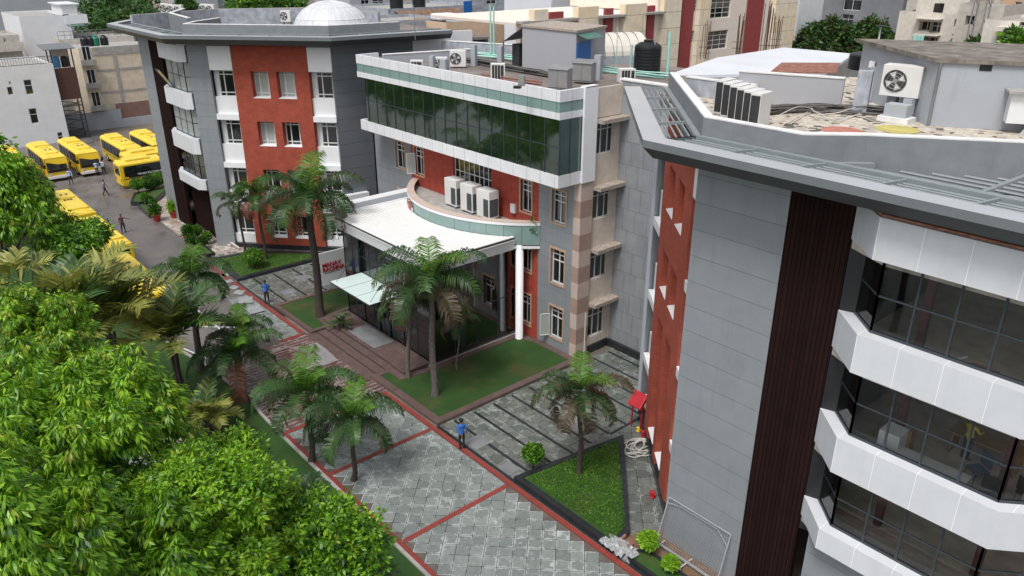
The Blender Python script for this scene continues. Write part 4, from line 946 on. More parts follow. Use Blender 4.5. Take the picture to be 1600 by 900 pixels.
bundle('cable_run', [(752, 121), (800, 128), (845, 133)], ZM, 2, .05, 'rust', .05, 'rusty pipe lying on the middle roof behind the parapet', 'pipe', 6, .02)
def mast(px, y0, y1, z, mat, r, label, cat='pole', name='roof_pole'):
    p = G(px, y0, z); h = HZ(px, y1, p.x, p.y) - z; mb = MB(); mb.tube([(0, 0, 0), (0, 0, h)], r, 8); o = mb.obj(name, mat); o.location = p; return tag(o, label, cat)
mast(1042, 118, 50, ZM, 'pipe_mint', .09, 'mint green standpipe right of the black tank on the roof'); mast(985, 112, 70, ZM, 'pipe_mint', .07, 'mint green standpipe on the left of the black tank')
mast(767, 92, 8, ZM, 'pipe_mint', .06, 'left one of two mint green vent pipes before the beige wall'); mast(772, 92, 10, ZM, 'pipe_mint', .06, 'right one of two mint green vent pipes before the beige wall')
mast(1020, 118, 48, ZM, 'concrete', .03, 'thin pale rod standing in front of the black tank'); mast(649, 62, 8, 16.3, 'concrete_dark', .03, 'thin lightning rod at the end of the left wing eave'); mast(962, 110, 42, ZM, 'pipe_mint', .025, 'thin mint rod before the white vaulted roof')
def tank(px, y0, wpx, y1, z, label, mat='black_plastic', group=None, cat='water tank'):
    p = G(px, y0, z); dist = (p - Vector((0, 0, CAM_H))).length; r = wpx / 2 * dist / FPX; h = HZ(px, y1, p.x, p.y) - z
    t = thing('water_tank', label, cat, (0, 0, 0), group); mb = MB(); prof = [(r * .97, 0)]
    n = 9
    for i in range(n): z0 = h * .82 * i / n; z1 = h * .82 * (i + 1) / n; prof += [(r, z0 + .02), (r, z1 - .05), (r * .965, z1 - .03)]
    prof += [(r * .95, h * .84), (r * .6, h * .93), (r * .33, h * .95)]
    mb.lathe(prof, 0, 0, 0, 24); mb.obj('shell', mat, t, smooth=False)
    mb = MB(); mb.lathe([(r * .34, h * .95), (r * .36, h), (r * .2, h * 1.01)], 0, 0, 0, 16); mb.obj('lid', mat, t); t.location = p; return t
tank(1010, 116, 40, 62, ZM, 'big black ribbed water tank on the roof before the beige building')
# white vaulted polycarbonate roof
a = G(950, 101, ZM); b = G(1000, 99, ZM); t = thing('vaulted_skylight', 'cream barrel vaulted skylight behind the grey cabin', 'skylight', tuple(a)); mb = MB(); L_ = 4.2; dirv = (b - a).normalized(); pv = Vector((-dirv.y, dirv.x, 0)); N = 12; ln = (b - a).length
for i in range(N):
    q = lambda k, u_: a + pv * (1.7 - 1.7 * math.cos(math.pi * k / N)) + Vector((0, 0, .45 + 1.45 * math.sin(math.pi * k / N))) + dirv * u_
    mb.quad(q(i, -1.5), q(i, ln + .6), q(i + 1, ln + .6), q(i + 1, -1.5))
for e in (-1.5, ln + .6): mb.add([tuple(a + pv * (1.7 - 1.7 * math.cos(math.pi * k / N)) + Vector((0, 0, .45 + 1.45 * math.sin(math.pi * k / N))) + dirv * e) for k in range(N + 1)], [tuple(range(N + 1))])
mb.obj('vault', 'vault_sheet', t); mb = MB()
for u_ in [-1.5 + (ln + 2.1) * j / 7 for j in range(8)]: mb.tube([a + pv * (1.7 - 1.72 * math.cos(math.pi * k / N)) + Vector((0, 0, .45 + 1.47 * math.sin(math.pi * k / N))) + dirv * u_ for k in range(N + 1)], .03, 4)
mb.obj('rib', 'steel_grey', t); mb = MB(); q0 = a + dirv * -1.5; q1 = a + dirv * (ln + .6); mb.prism([tuple(q0.to_2d()), tuple(q1.to_2d()), tuple((q1 + pv * 3.4).to_2d()), tuple((q0 + pv * 3.4).to_2d())], ZM, ZM + .55); mb.obj('kerb', 'blue_grey', t)
# low walls standing on the middle roof
def lowwall(px0, py0, px1, py1, z, ytop0, mat, label, t_=.25, name='roof_wall', cap=True, z2=None):
    a = G(px0, py0, z); b = G(px1, py1, z if z2 is None else z2); b.z = z; h = HZ(px0, ytop0, a.x, a.y); d = (b - a).normalized(); n_ = Vector((-d.y, d.x, 0)) * t_
    o = thing(name, label, 'wall', tuple(a)); mb = MB(); mb.prism([(a.x, a.y), (b.x, b.y), (b.x + n_.x, b.y + n_.y), (a.x + n_.x, a.y + n_.y)], z, h); mb.obj('wall_body', mat, o)
    if cap: mb = MB(); n2 = n_ * 1.15; e = n_ * -.12; mb.prism([(a.x + e.x, a.y + e.y), (b.x + e.x, b.y + e.y), (b.x + n2.x, b.y + n2.y), (a.x + n2.x, a.y + n2.y)], h, h + .05); mb.obj('coping', 'coping_white', o)
    return o
lowwall(600, 102, 742, 92, ZM, 86, 'blue_grey', 'low grey wall behind the air conditioners at the left end of the middle roof')
lowwall(690, 80, 812, 88, ZM, 64, 'blue_grey_flaked', 'flaking grey parapet at the back of the middle roof')
# ---- right wing roof
gr = 'row of condensers on the right wing roof'
for i in range(6):
    u_ = i / 5; px = 1130 + (1184 - 1130) * u_; py = 174 + (199 - 174) * u_; names = ['first', 'second', 'third', 'fourth', 'fifth', 'last']
    t = thing('outdoor_ac', f'{names[i]} from the far end in the diagonal row of white condensers on the right roof', 'air conditioner', (0, 0, 0), gr)
    mb = MB(); mb.box(-.19, -.46, 0, .19, .46, 1.22); mb.obj('casing', 'ac_white', t, bevel=.012); mb = MB(); mb.box(-.198, -.42, .05, -.192, .42, 1.15); mb.box(-.16, -.47, .05, .17, -.462, 1.15); mb.obj('coil', 'ac_dark', t)
    p = G(px, py, ZR2); t.location = (p.x, p.y, ZR2); t.rotation_euler.z = R(8)
place(ac_unit(1.35, 1.1, .6, 'fan', 'large round-fan AC unit raised on grey pillars on the right wing roof'), 1400, 184, ZR2, R(8), .80, stand=False)
p = G(1400, 184, ZR2); t = thing('ac_pedestal', 'grey masonry pillars and white box carrying the raised AC unit', 'pedestal', tuple(p))
for dx, dy, s_, h_ in ((-.35, .25, .16, .78), (.45, -.2, .16, .78)): mb = MB(); mb.box(p.x + dx - s_, p.y + dy - s_, ZR2, p.x + dx + s_, p.y + dy + s_, ZR2 + h_); mb.obj('pillar', 'blue_grey_flaked', t)
mb = MB(); mb.box(p.x - .1, p.y - .9, ZR2, p.x + .7, p.y - .38, ZR2 + .62); mb.obj('block', 'blue_grey', t); mb = MB(); mb.box(p.x - .25, p.y - 1.02, ZR2, p.x + .85, p.y - .3, ZR2 + .18); mb.obj('base', 'coping_white', t)
# long plain grey wall
lowwall(1150, 158, 1312, 172, ZR2, 112, 'flat_grey', 'long plain grey screen wall behind the row of condensers', .25)
lowwall(1070, 148, 1175, 163, ZR2, 121, 'blue_grey_flaked', 'low flaking wall left of the plain grey screen wall', .25, cap=True)
bundle('cable_run', [(1180, 180), (1240, 176), (1300, 176), (1380, 180), (1450, 182)], ZR2, 12, .22, 'cable', .04, 'tangle of dark cables along the foot of the grey screen wall', 'cables', 8, .12)
bundle('pipe_run', [(1225, 196), (1262, 178), (1300, 192), (1345, 180)], ZR2, 3, .3, 'pvc_white', .022, 'thin white pipes lying over the mosaic roof deck', 'pipes', 9, .12)
for px, py, r_, m_, lab in ((1316, 204, .68, 'red_disc', 'faded red round patch in the mosaic roof deck'), (1402, 202, .72, 'yellow_disc', 'faded yellow round patch in the mosaic roof deck')):
    p = G(px, py, ZR2); mb = MB(); mb.lathe([(r_, 0), (r_, .006)], p.x, p.y, ZR2, 28); tag(mb.obj('deck_patch', m_), lab, 'patch', 'round patches of the mosaic deck')
# stair tower, lean roof and box
P0, P1, P2 = G(1447, 196, ZR2), G(1600, 206, ZR2), G(1330, 170, ZR2)
t = thing('stair_tower', 'large blue-grey rooftop stair tower at the right edge of the picture', 'tower', tuple(P0))
h0 = HZ(1478, 98, P0.x, P0.y); u1 = (P1 - P0).normalized(); v1 = Vector((-u1.y, u1.x, 0)); far = P0 + u1 * 9
S0 = P0 + v1 * 6.0 - u1 * 2.2; mb = MB(); mb.prism([(P0.x, P0.y), (far.x, far.y), ((far + v1 * 6).x, (far + v1 * 6).y), (S0.x, S0.y)], ZR2, h0); mb.obj('wall', 'blue_grey', t)
mb = MB(); a = P0 + u1 * -.15 - v1 * .1; mb.prism([tuple(a.to_2d()), tuple((far - v1 * .1).to_2d()), tuple((far + v1 * 6.2).to_2d()), tuple((S0 - u1 * .3).to_2d())], h0, h0 + .14); mb.obj('roof', 'stained_roof', t)
q = G(1512, 160, ZR2); mb = MB(); wa = math.degrees(math.atan2(u1.y, u1.x)); w0 = (P0.x, P0.y)
mb.obox(w0, wa, 1.25, 1.62, .004, .02, ZR2 + 1.95, ZR2 + 2.3); mb.obj('vent_hole', 'black_plastic', t)
mb = MB(); mb.tube([(*W(w0, wa, .05, .05), ZR2), (*W(w0, wa, .05, .05), h0)], .06); mb.obj('downpipe', 'concrete_dark', t)
mb = MB(); mb.obox(w0, wa, 2.3, 3.9, .01, .55, ZR2 + .35, ZR2 + 1.35); mb.obj('service_box', 'white_paint', t); mb = MB(); mb.obox(w0, wa, 2.15, 4.05, .01, .75, ZR2 + 1.352, ZR2 + 1.43); mb.obox(w0, wa, 3.08, 3.12, .56, .57, ZR2 + .4, ZR2 + 1.3); mb.obj('service_box_lid', 'concrete', t)
t = thing('sloped_roof', 'weathered sloping concrete roof rising behind the raised AC unit', 'roof', tuple(P2))
a, b = G(1352, 158, ZR2), G(1470, 168, ZR2); hA = HZ(1357, 103, a.x, a.y); va_ = Vector((-.3, .95, 0)); c0, d0 = G(1400, 74, 17.75), G(1595, 78, 17.75)
mb = MB(); mb.add([(a.x, a.y, ZR2), (b.x, b.y, ZR2), (b.x, b.y, 17.7), (a.x, a.y, hA), (c0.x, c0.y, 17.75), (d0.x, d0.y, 17.75), (c0.x, c0.y, ZR2), (d0.x, d0.y, ZR2)], [(0, 1, 2, 3), (3, 2, 5, 4), (0, 3, 4, 6), (1, 7, 5, 2), (6, 4, 5, 7)]); mb.obj('roof_slab', 'blue_grey', t); mb = MB(); mb.add([(a.x, a.y, hA + .02), (b.x, b.y, 17.72), (d0.x, d0.y, 17.77), (c0.x, c0.y, 17.77)], [(0, 1, 2, 3)]); mb.obj('roof_skin', 'stained_roof', t)
mb = MB(); mb.beam((a.x, a.y, hA + .05), (c0.x, c0.y, 17.83), .22, .22); mb.beam((c0.x, c0.y, 17.83), (d0.x, d0.y, 17.83), .25, .22); mb.obj('edge_beam', 'coping_white', t)
lowwall(1330, 178, 1352, 180, ZR2, 110, 'blue_grey_flaked', 'short flaking wall stub left of the raised AC unit', .4, cap=False)
p = G(1590, 212, ZR2); t = thing('steel_cabinet', 'slanted grey metal hood at the right edge of the mosaic roof', 'cabinet', tuple(p)); mb = MB(); mb.add([(p.x, p.y, ZR2), (p.x + 1.4, p.y + .1, ZR2), (p.x + 1.4, p.y + .9, ZR2), (p.x, p.y + .8, ZR2), (p.x + .4, p.y + .5, ZR2 + .9), (p.x + 1.4, p.y + .5, ZR2 + .9)], [(0, 1, 5, 4), (1, 2, 5), (2, 3, 4, 5), (3, 0, 4), (0, 3, 2, 1)]); mb.obj('hood', 'steel', t)
# left wing roof units
gl_ = 'white condensers on the left wing roof'
for i, (px, py) in enumerate(((262, 22), (272, 24), (283, 25), (323, 23), (333, 24))): place(ac_unit(.8, .9, .4, 'fan', ['leftmost unit in the row of five on the left wing roof', 'second unit of the row on the left wing roof', 'third unit of the row on the left wing roof', 'left unit of the pair on the left wing roof', 'right unit of the pair on the left wing roof'][i], gl_), px, py + 11, ZLf, R(40), .75)
place(ac_unit(1.0, 1.0, .4, 'fan', 'single white condenser left of the white dome', gl_), 449, 40, ZLf, R(35), .35)
# ------------------------------------------------------------ buildings beyond, aligned to the same grid: facades in planes X = const
def FX(X, px, py): return PX(px, py, X)       # (Y, z)
def block(name, label, X, pxl, pxr, pyt, depth, mat, wins=(), ext=(0, 0), zt=None, cat='building', gm='glass_dark', extra=None, roofm='concrete', zb=0, par=True, group=None, rec=.15):
    y0, z0 = FX(X, pxl, pyt); y1, _ = FX(X, pxr, pyt); y0 -= ext[0]; y1 += ext[1]; z = zt or z0
    t = thing(name, label, cat, (X, (y0 + y1) / 2, 0), group); o = (X, 0); mb = MB(); ops = []
    for q in wins:
        ya, za = FX(X, q[0], q[1]); yb, zb_ = FX(X, q[2], q[3]); ops.append((min(ya, yb), max(ya, yb), min(za, zb_), max(za, zb_)))
    facade(mb, o, 90, y0, y1, zb, z, ops, rec)
    mb.quad((X - depth, y0, zb), (X, y0, zb), (X, y0, z), (X - depth, y0, z)); mb.quad((X, y1, zb), (X - depth, y1, zb), (X - depth, y1, z), (X, y1, z)); mb.quad((X - depth, y1, zb), (X - depth, y0, zb), (X - depth, y0, z), (X - depth, y1, z))
    mb.obj('wall', mat, t); mb = MB(); mb.box(X - depth + .05, y0 + .05, z - .5, X - .05, y1 - .05, z - .35); mb.obj('roof', roofm, t)
    for a in ops: window(t, o, 90, a[0], a[1], a[2], a[3], -rec + .03, (.5,) if a[1] - a[0] > .9 else (), (.6,) if a[3] - a[2] > 1 else (), 'frame_dark' if gm == 'dark' else 'frame_grey', 'glass_dark', fw=.07)
    return t, y0, y1, z
def blockY(name, label, Y, pxl, pxr, pyt, depth, mat, wins=(), group=None, rec=.15, cat='building', frame='frame_grey'):
    x0, z = PY(pxl, pyt, Y); x1, _ = PY(pxr, pyt, Y); t = thing(name, label, cat, ((x0 + x1) / 2, Y, 0), group); o = (0, Y); mb = MB(); ops = []
    for q in wins:
        xa, za = PY(q[0], q[1], Y); xb, zb_ = PY(q[2], q[3], Y); ops.append((min(xa, xb), max(xa, xb), min(za, zb_), max(za, zb_)))
    facade(mb, o, 0, x0, x1, 0, z, ops, rec); mb.quad((x1, Y, 0), (x1, Y + depth, 0), (x1, Y + depth, z), (x1, Y, z)); mb.quad((x0, Y + depth, 0), (x0, Y, 0), (x0, Y, z), (x0, Y + depth, z)); mb.quad((x1, Y + depth, 0), (x0, Y + depth, 0), (x0, Y + depth, z), (x1, Y + depth, z)); mb.obj('wall', mat, t)
    mb = MB(); mb.box(x0 + .05, Y + .05, z - .5, x1 - .05, Y + depth - .05, z - .35); mb.obj('roof', 'concrete', t)
    for a in ops: window(t, o, 0, a[0], a[1], a[2], a[3], -rec + .03, (.5,) if a[1] - a[0] > .9 else (), (.6,) if a[3] - a[2] > 1 else (), frame, 'glass_dark', fw=.07)
    return t, x0, x1, z
# --- white house left foreground of the parking
t, y0, y1, z = block('white_house', 'plain white house with three small dark windows, directly behind the leftmost buses', -110, 0, 84, 106, 10, 'white_paint', [(36, 125, 54, 147), (44, 170, 62, 192), (89, 207, 101, 222), (10, 136, 22, 148), (13, 127, 18, 132)], ext=(8, 0))
mb = MB(); yy = y0
mb.beam((-110.2, y0, z + .9), (-110.2, y1, z + .9), .06); mb.beam((-110.2, y0, z + .1), (-110.2, y1, z + .1), .05)
while yy < y1: mb.beam((-110.2, yy, z), (-110.2, yy, z + .9), .035); yy += .28
mb.obj('railing', 'frame_dark', t)
# stair frame with brown panel
t = thing('fire_escape', 'dark open stair frame with a brown panel and tin roof beside the white house', 'stair', (-111, 22.6, 0)); X = -110.5
ya, yb = y1 + .1, y1 + 2.4; mb = MB()
zt = FX(X, 100, 106)[1]; zb_ = FX(X, 112, 155)[1]; mb.box(X - .1, ya, zb_, X, yb, zt); mb.obj('panel', 'dark_brown', t)
mb = MB()
for y in (ya, yb):
    for x in (X - 2.2, X - .1): mb.beam((x, y, 0), (x, y, zt + 2.2), .14)
for i in range(6): zz = 1.1 * i + .8; mb.beam((X - .1, ya, zz), (X - .1, yb, zz + .5), .08); mb.beam((X - 2.2, yb, zz), (X - 2.2, ya, zz + .5), .08); mb.box(X - 2.2, ya, zz - .05, X - .2, yb, zz)
mb.obj('frame', 'frame_dark', t); mb = MB(); mb.add([(X - 2.6, ya - .8, zt + 2.6), (X + .4, ya - .8, zt + 2.2), (X + .4, yb + .4, zt + 2.2), (X - 2.6, yb + .4, zt + 2.6), (X - 2.6, ya - .8, zt + 2.68), (X + .4, ya - .8, zt + 2.28), (X + .4, yb + .4, zt + 2.28), (X - 2.6, yb + .4, zt + 2.68)], [(3, 2, 1, 0), (4, 5, 6, 7), (0, 1, 5, 4), (1, 2, 6, 5), (2, 3, 7, 6)]); mb.obj('tin_roof', 'eave_mid', t)
mb = MB(); mb.box(X - 1.9, ya + .3, zt + 1.1, X - 1.85, yb - .1, zt + 2.2); mb.obj('screen', 'cream', t)
for i, (yy, m_) in enumerate(((ya + .55, 'blue_sheet'), (ya + 1.5, 'black_plastic'))): o = MB().lathe([(.42, 0), (.42, 1.15), (.2, 1.3)], 0, 0, 0, 14).obj('water_drum', m_); o.location = (X - .75, yy, zt + .02); tag(o, ['blue drum on top of the brown stair panel', 'black drum on top of the brown stair panel'][i], 'drum')
# beige unfinished house
t, y0, y1, z = block('unfinished_house', 'beige unplastered house wall with grey concrete frame lines and a brick patch, behind the buses', -115, 122, 214, 76, 11, 'beige_block', [], ext=(0, 6))
mb = MB()
for py in (110, 145): zz = FX(-115, 160, py)[1]; mb.box(-115, y0 + 1.6, zz - .14, -114.95, y1, zz + .14)
ym = FX(-115, 183, 110)[0]
for dy, z0_, z1_ in ((0, FX(-115, 190, 162)[1], z - .02),): mb.box(-115, ym - .22, z0_, -114.94, ym + .22, z1_)
mb.box(-115, y0 + 1.6, z - 1.0, -114.93, y1, z - .001); mb.obj('concrete_frame', 'concrete', t)
ya, za = FX(-115, 180, 162); mb = MB(); mb.box(-115, ya, 0, -114.9, y1 + 0, za); mb.obj('brick_patch', 'old_brick', t)
yq = y0
for k in range(3):
    zz = 2.6 + 2.9 * k; mb = MB(); mb.box(-114.95, yq - .2, zz, -113.9, yq + 1.6, zz + .14); mb.box(-114.0, yq - .2, zz + .14, -113.9, yq + 1.6, zz + .7); mb.obj('balcony', 'concrete', t)
for k in range(3): window(t, (-115, 0), 90, y0 + .35, y0 + 1.35, 2.9 + 2.9 * k, 4.9 + 2.9 * k, .02, (.5,), (), 'white_paint', 'glass_dark')
mb = MB(); mb.box(-114.8, 22.2, 0, -114.6, y0 + 3.5, 2.4); mb.box(-114.8, y0 + 3.5, 0, -114.6, y1 + 3, 1.1); mb.obj('yard_wall', 'blue_grey', t)
for i, (px, m_) in enumerate(((134, 'black_plastic'), (143, 'black_plastic'), (151, 'green_tank'), (165, 'black_plastic'))):
    yy, zz = FX(-117, px, 75); t2 = thing('water_tank', ['leftmost black tank on the beige house roof', 'second black tank on the beige house roof', 'green tank on the beige house roof', 'rightmost black tank on the beige house roof'][i], 'water tank', (0, 0, 0), 'tanks on the beige house'); MB().lathe([(.48, 0), (.5, .1), (.5, .95), (.3, 1.15), (.2, 1.2)], 0, 0, 0, 16).obj('shell', m_, t2); MB().lathe([(.2, 1.2), (.22, 1.27), (.1, 1.3)], 0, 0, 0, 12).obj('lid', m_, t2); t2.location = (-117, yy, z)
# white stepped house and others behind
t, y0, y1, z = block('white_house', 'tall plain white house wall at the upper left, behind the railing roof', -128, 29, 108, 26, 12, 'white_paint', [(8, 59, 11, 66)] and [], ext=(0, 0))
mb = MB(); ya, za = FX(-128, 100, 24); yb, zb_ = FX(-128, 138, 36); mb.box(-133, ya, zb_, -127.9, yb, za); ya, za = FX(-128, 95, 8); yb, zb_ = FX(-128, 122, 24); mb.box(-134, ya, zb_, -128, yb, za); mb.box(-134.2, ya - .3, za, -127.8, yb + .4, za + .15); mb.obj('roof_room', 'white_paint', t)
t, y0, y1, z = block('old_house', 'stained cream old house with narrow windows at the far left edge', -122, -40, 30, 58, 8, 'cream_old', [(5, 60, 10, 66), (31, 74, 36, 92), (14, 90, 18, 97)][:1], ext=(6, 0))
mb = MB(); yy, zz = FX(-122, 18, 78); mb.box(-122, yy - 6, zz - .1, -121, yy + 1.4, zz + .1); mb.box(-121.1, yy - 6, zz + .1, -121, yy + 1.4, zz + 1.0); mb.obj('balcony', 'cream_old', t)
t, y0, y1, z = block('terrace_house', 'cream house with a railed roof terrace right of the tall white wall', -124, 92, 190, 62, 9, 'cream_old', [], ext=(0, 3))
mb = MB(); yy = y0
for zz in (.5, 1.0): mb.beam((-124.1, y0, z + zz), (-124.1, y1, z + zz), .06)
while yy < y1: mb.beam((-124.1, yy, z), (-124.1, yy, z + 1), .05); yy += .8
mb.obj('railing', 'concrete_dark', t); mb = MB(); yy, zz = FX(-126, 122, 50); mb.box(-127, yy - 1, z + 1.5, -125, yy + 1, z + 1.6); mb.obj('green_shade', 'green_sheet', t)
mb = MB()
for dy in (-.9, .9): mb = MB(); mb.beam((-125.1, yy + dy, z), (-125.1, yy + dy, z + 1.5), .06); mb.obj('shade_post', 'concrete_dark', t)
block('tower_block', 'large plain blue-grey block at the top left corner', -165, -60, 146, -60, 20, 'blue_grey', [], ext=(20, 0))
block('tower_block', 'dark grey block right of the plain blue-grey block, behind the trees', -172, 147, 160, 5, 12, 'concrete_dark', [], ext=(0, 0), group='grey blocks at the top left') 
block('far_house', 'pale pink far house half hidden by trees, above the left wing roof', -190, 205, 262, -8, 10, 'cream', [(222, -2, 232, 7), (240, -4, 252, 6)], ext=(4, 0))
block('far_house', 'white far house above the left wing roof, left of the grey-blue box', -200, 255, 296, -12, 10, 'white_paint', [], ext=(0, 0))
block('far_house', 'grey-blue windowless box rising behind the left wing roof', -180, 296, 338, -12, 10, 'blue_grey', [], ext=(0, 0))
block('far_house', 'long dark low building at the top edge left of the dome', -200, 338, 470, -10, 10, 'concrete_dark', [(350, -4, 380, 3)], ext=(0, 0))
t, y0, y1, z = block('grey_house', 'grey building with dark windows at the top edge right of the dome', -120, 545, 612, -14, 12, 'blue_grey', [(564, 0, 577, 9), (582, -2, 600, 9)], ext=(0, 0))
t, y0, y1, z = block('grey_house', 'grey house carrying two black tanks above a stained brown slope', -95, 606, 745, 14, 12, 'blue_grey_flaked', [], ext=(0, 0))
for i, px in enumerate((620, 655)):
    yy, zz = FX(-97, px, 15); t2 = thing('water_tank', ['left big black tank on the grey house beyond the dome', 'right big black tank on the grey house beyond the dome'][i], 'water tank', (0, 0, 0), 'tanks beyond the dome'); MB().lathe([(.9, 0), (.92, .3), (.92, 1.9), (.5, 2.2), (.4, 2.3)], 0, 0, 0, 18).obj('shell', 'black_plastic', t2); t2.location = (-97, yy, z - .3)
mb = MB(); ya, za = FX(-95, 616, 17); yb, zb_ = FX(-95, 712, 32); mb.add([(-94.9, ya, za), (-94.9, yb + .8, za), (-93, yb, zb_), (-93, ya + 1.2, zb_)], [(3, 2, 1, 0)]); mb.add([(-94.9, ya, za), (-93, ya + 1.2, zb_), (-94.9, ya + 1.2, zb_)], [(0, 1, 2)]); mb.obj('stained_slope', 'rust_wall', t)
mb = MB(); ya, za = FX(-95, 724, 2); yb, zb_ = FX(-95, 737, 23); mb.box(-95, ya, zb_, -94.9, yb, za); mb.obj('door', 'blue_door', t)
t, y0, y1, z = block('roof_building', 'grey flaking parapet block between the left wing eave and the beige curved wall', -80, 590, 697, 34, 8, 'blue_grey_flaked', [], ext=(0, 0))
t, y0, y1, z = block('roof_building', 'stained beige wall with ochre streaks behind the mint vent pipes', -76, 697, 806, 35, 8, 'beige_stained', [], ext=(0, 0))
mb = MB(); mb.box(-80, y0 + .6, z + .02, -78, y0 + 3.2, z + .75); mb.obj('white_tank', 'white_clean', t, bevel=.2)
block('far_house', 'white house with grey door at the top edge above the beige curved wall', -105, 735, 880, -6, 10, 'blue_grey_flaked', [(760, -4, 775, 6)], ext=(0, 0))
block('far_house', 'pale corrugated white building behind the low beige terrace', -66, 862, 1000, -14, 8, 'white_roof', [(948, 2, 957, 15), (970, 1, 977, 8)], ext=(0, 0))
# --- stepped beige and red building
XB = -51; ob = (XB, 0)
t = thing('college_block', 'tall cream block with red vertical strips and gridded windows behind the middle roof', 'building', (XB, 70, 0))
def yb_(px, py=40): return FX(XB, px, py)[0]
def zz_(px, py): return FX(XB, px, py)[1]
ya, yb, yc = yb_(806), yb_(1026), yb_(1243, 20); zl = zz_(905, 27)
mb = MB(); ops = []
def win(px0, py0, px1, py1): return (yb_(px0, py0), yb_(px1, py0), zz_(px1, py1), zz_(px0, py0))
big = [(yb_(1106, 48), yb_(1138, 48), zz_(1120, 77), zz_(1120, 48)), (yb_(1110, 0), yb_(1143, 0), zz_(1125, 28), zz_(1125, -4)), (yb_(1175, 0), yb_(1190, 0), zz_(1180, 28), zz_(1180, -4)), (yb_(1062, 0), yb_(1068, 0), zz_(1065, 19), zz_(1065, -4)), (yb_(1083, 0), yb_(1090, 0), zz_(1085, 18), zz_(1085, -4)), (yb_(1058, 50), yb_(1063, 50), zz_(1060, 69), zz_(1060, 50)), (yb_(1079, 50), yb_(1085, 50), zz_(1082, 67), zz_(1082, 48)), (yb_(1020, 50), yb_(1027, 50), zz_(1024, 60), zz_(1024, 50))]
facade(mb, ob, 90, ya, yb, 0, zl, [], .2); facade(mb, ob, 90, yb, yc, 0, 30, [q for q in big if q[0] > yb], .25)
mb.box(XB - 12, yc - .01, 0, XB - .01, yc, 30); mb.box(XB - 12, yb, zl, XB - .01, yb + .01, 30); mb.box(XB - 12, ya, zl - .3, XB - .02, yb, zl - .1); mb.obj('wall', 'cream_light', t)
for q in big:
    if q[0] > yb: w_ = q[1] - q[0]; window(t, ob, 90, *q, -.2, tuple([(i + 1) / 3 for i in range(2)]) if w_ > 1.5 else (.5,), (.25, .5, .75), 'frame_grey', 'glass_dark', fw=.06)
def strip(px0, px1, zt, m_, d=.25, z0=0, nm='strip'):
    a = yb_(px0, 60); b = yb_(px1, 60); mb = MB(); mb.box(XB + .003, a, z0, XB + d, b, zt); mb.obj(nm, m_, t)
for a, b in ((1061, 1079), (1161, 1186)): strip(a, b, 29, 'red_strip', .12, nm='red_strip')
for a, b in ((941, 953), (1006, 1017), (856, 876)): strip(a, b, zl + (.6), 'red_strip', .3, nm='red_strip')
for a, b in ((826, 847), (894, 925), (966, 999)): strip(a, b, zl + .9, 'cream_block', .7, nm='pier')
for a, b in ((1028, 1055), (1084, 1100), (1200, 1233)): strip(a, b, 29.5, 'cream_block', .5, nm='pier')
for q0, q1 in ((806, 895), (925, 968), (999, 1030)): mb = MB(); mb.box(XB, yb_(q0, 27), zl - .15, XB + .8, yb_(q1, 27), zl + .05); mb.obj('ledge', 'concrete', t)
# rebar bundles standing on the roofs behind
def rebar(px, y0, y1, X, label, n=9):
    ya, z0 = FX(X, px, y0); _, z1 = FX(X, px, y1); rnd = random.Random(px); mb = MB()
    for i in range(n): dx, dy = rnd.uniform(-.35, .35), rnd.uniform(-.35, .35); mb.beam((dx, dy, 0), (dx + rnd.uniform(-.12, .12), dy + rnd.uniform(-.1, .1), (z1 - z0) * rnd.uniform(.7, 1)), .045)
    for f in (.15, .3): mb.beam((-.4, -.4, (z1 - z0) * f), (.4, .4, (z1 - z0) * f), .04)
    o = mb.obj('rebar_bundle', 'rust_dark'); o.location = (X, ya, z0); tag(o, label, 'rebar', 'rebar bundles on the unfinished roofs')
rebar(1152, 85, 20, -42, 'rusty rebar bundle in front of the cream wall, left of the red strip'); rebar(1192, 100, 2, -40, 'tallest rusty rebar bundle, in front of the right red strip', 12); rebar(1210, 80, 18, -44, 'rusty rebar bundle at the right end of the cream block'); rebar(1290, 112, 75, -36, 'short rebar bundle at the corner of the white roof'); rebar(1100, 92, 30, -44, 'thin rusty rebar bundle left of the gridded window', 5)
# white metal roof
p = [G(1040, 118, 14), G(1228, 115, 14), G(1292, 112, 14), G(1335, 84, 14), G(1225, 74, 14), G(1120, 90, 14)]
t = thing('metal_roof_shed', 'broad white metal roof between the rebar bundles and the screen wall', 'roof', tuple(p[0])); mb = MB(); mb.prism([tuple(v.to_2d()) for v in p], 13.8, 14.0); mb.obj('roof', 'white_roof', t); mb = MB(); q = [tuple((Vector(v.to_2d()) * .97 + Vector(p[2].to_2d()) * .03)) for v in p]; mb.prism(q, 0, 13.8); mb.obj('wall', 'concrete', t)
p0 = G(1290, 114, 15); o = MB(); o.add([(p0.x - 2.2, p0.y - 2.8, 15.0), (p0.x + .6, p0.y + .2, 15.0), (p0.x - .5, p0.y + 2.6, 15.3), (p0.x - 3, p0.y - .2, 15.3), (p0.x - 2.2, p0.y - 2.8, 15.06), (p0.x + .6, p0.y + .2, 15.06), (p0.x - .5, p0.y + 2.6, 15.36), (p0.x - 3, p0.y - .2, 15.36)], [(3, 2, 1, 0), (4, 5, 6, 7), (0, 1, 5, 4), (1, 2, 6, 5), (2, 3, 7, 6), (3, 0, 4, 7)]); tag(o.obj('rusty_sheet', 'rust'), 'rusty corrugated sheet lying behind the right end of the screen wall', 'metal sheet')
tank(1360, 108, 60, 80, 14.5, 'wide black dome topped tank right of the rusty sheet')
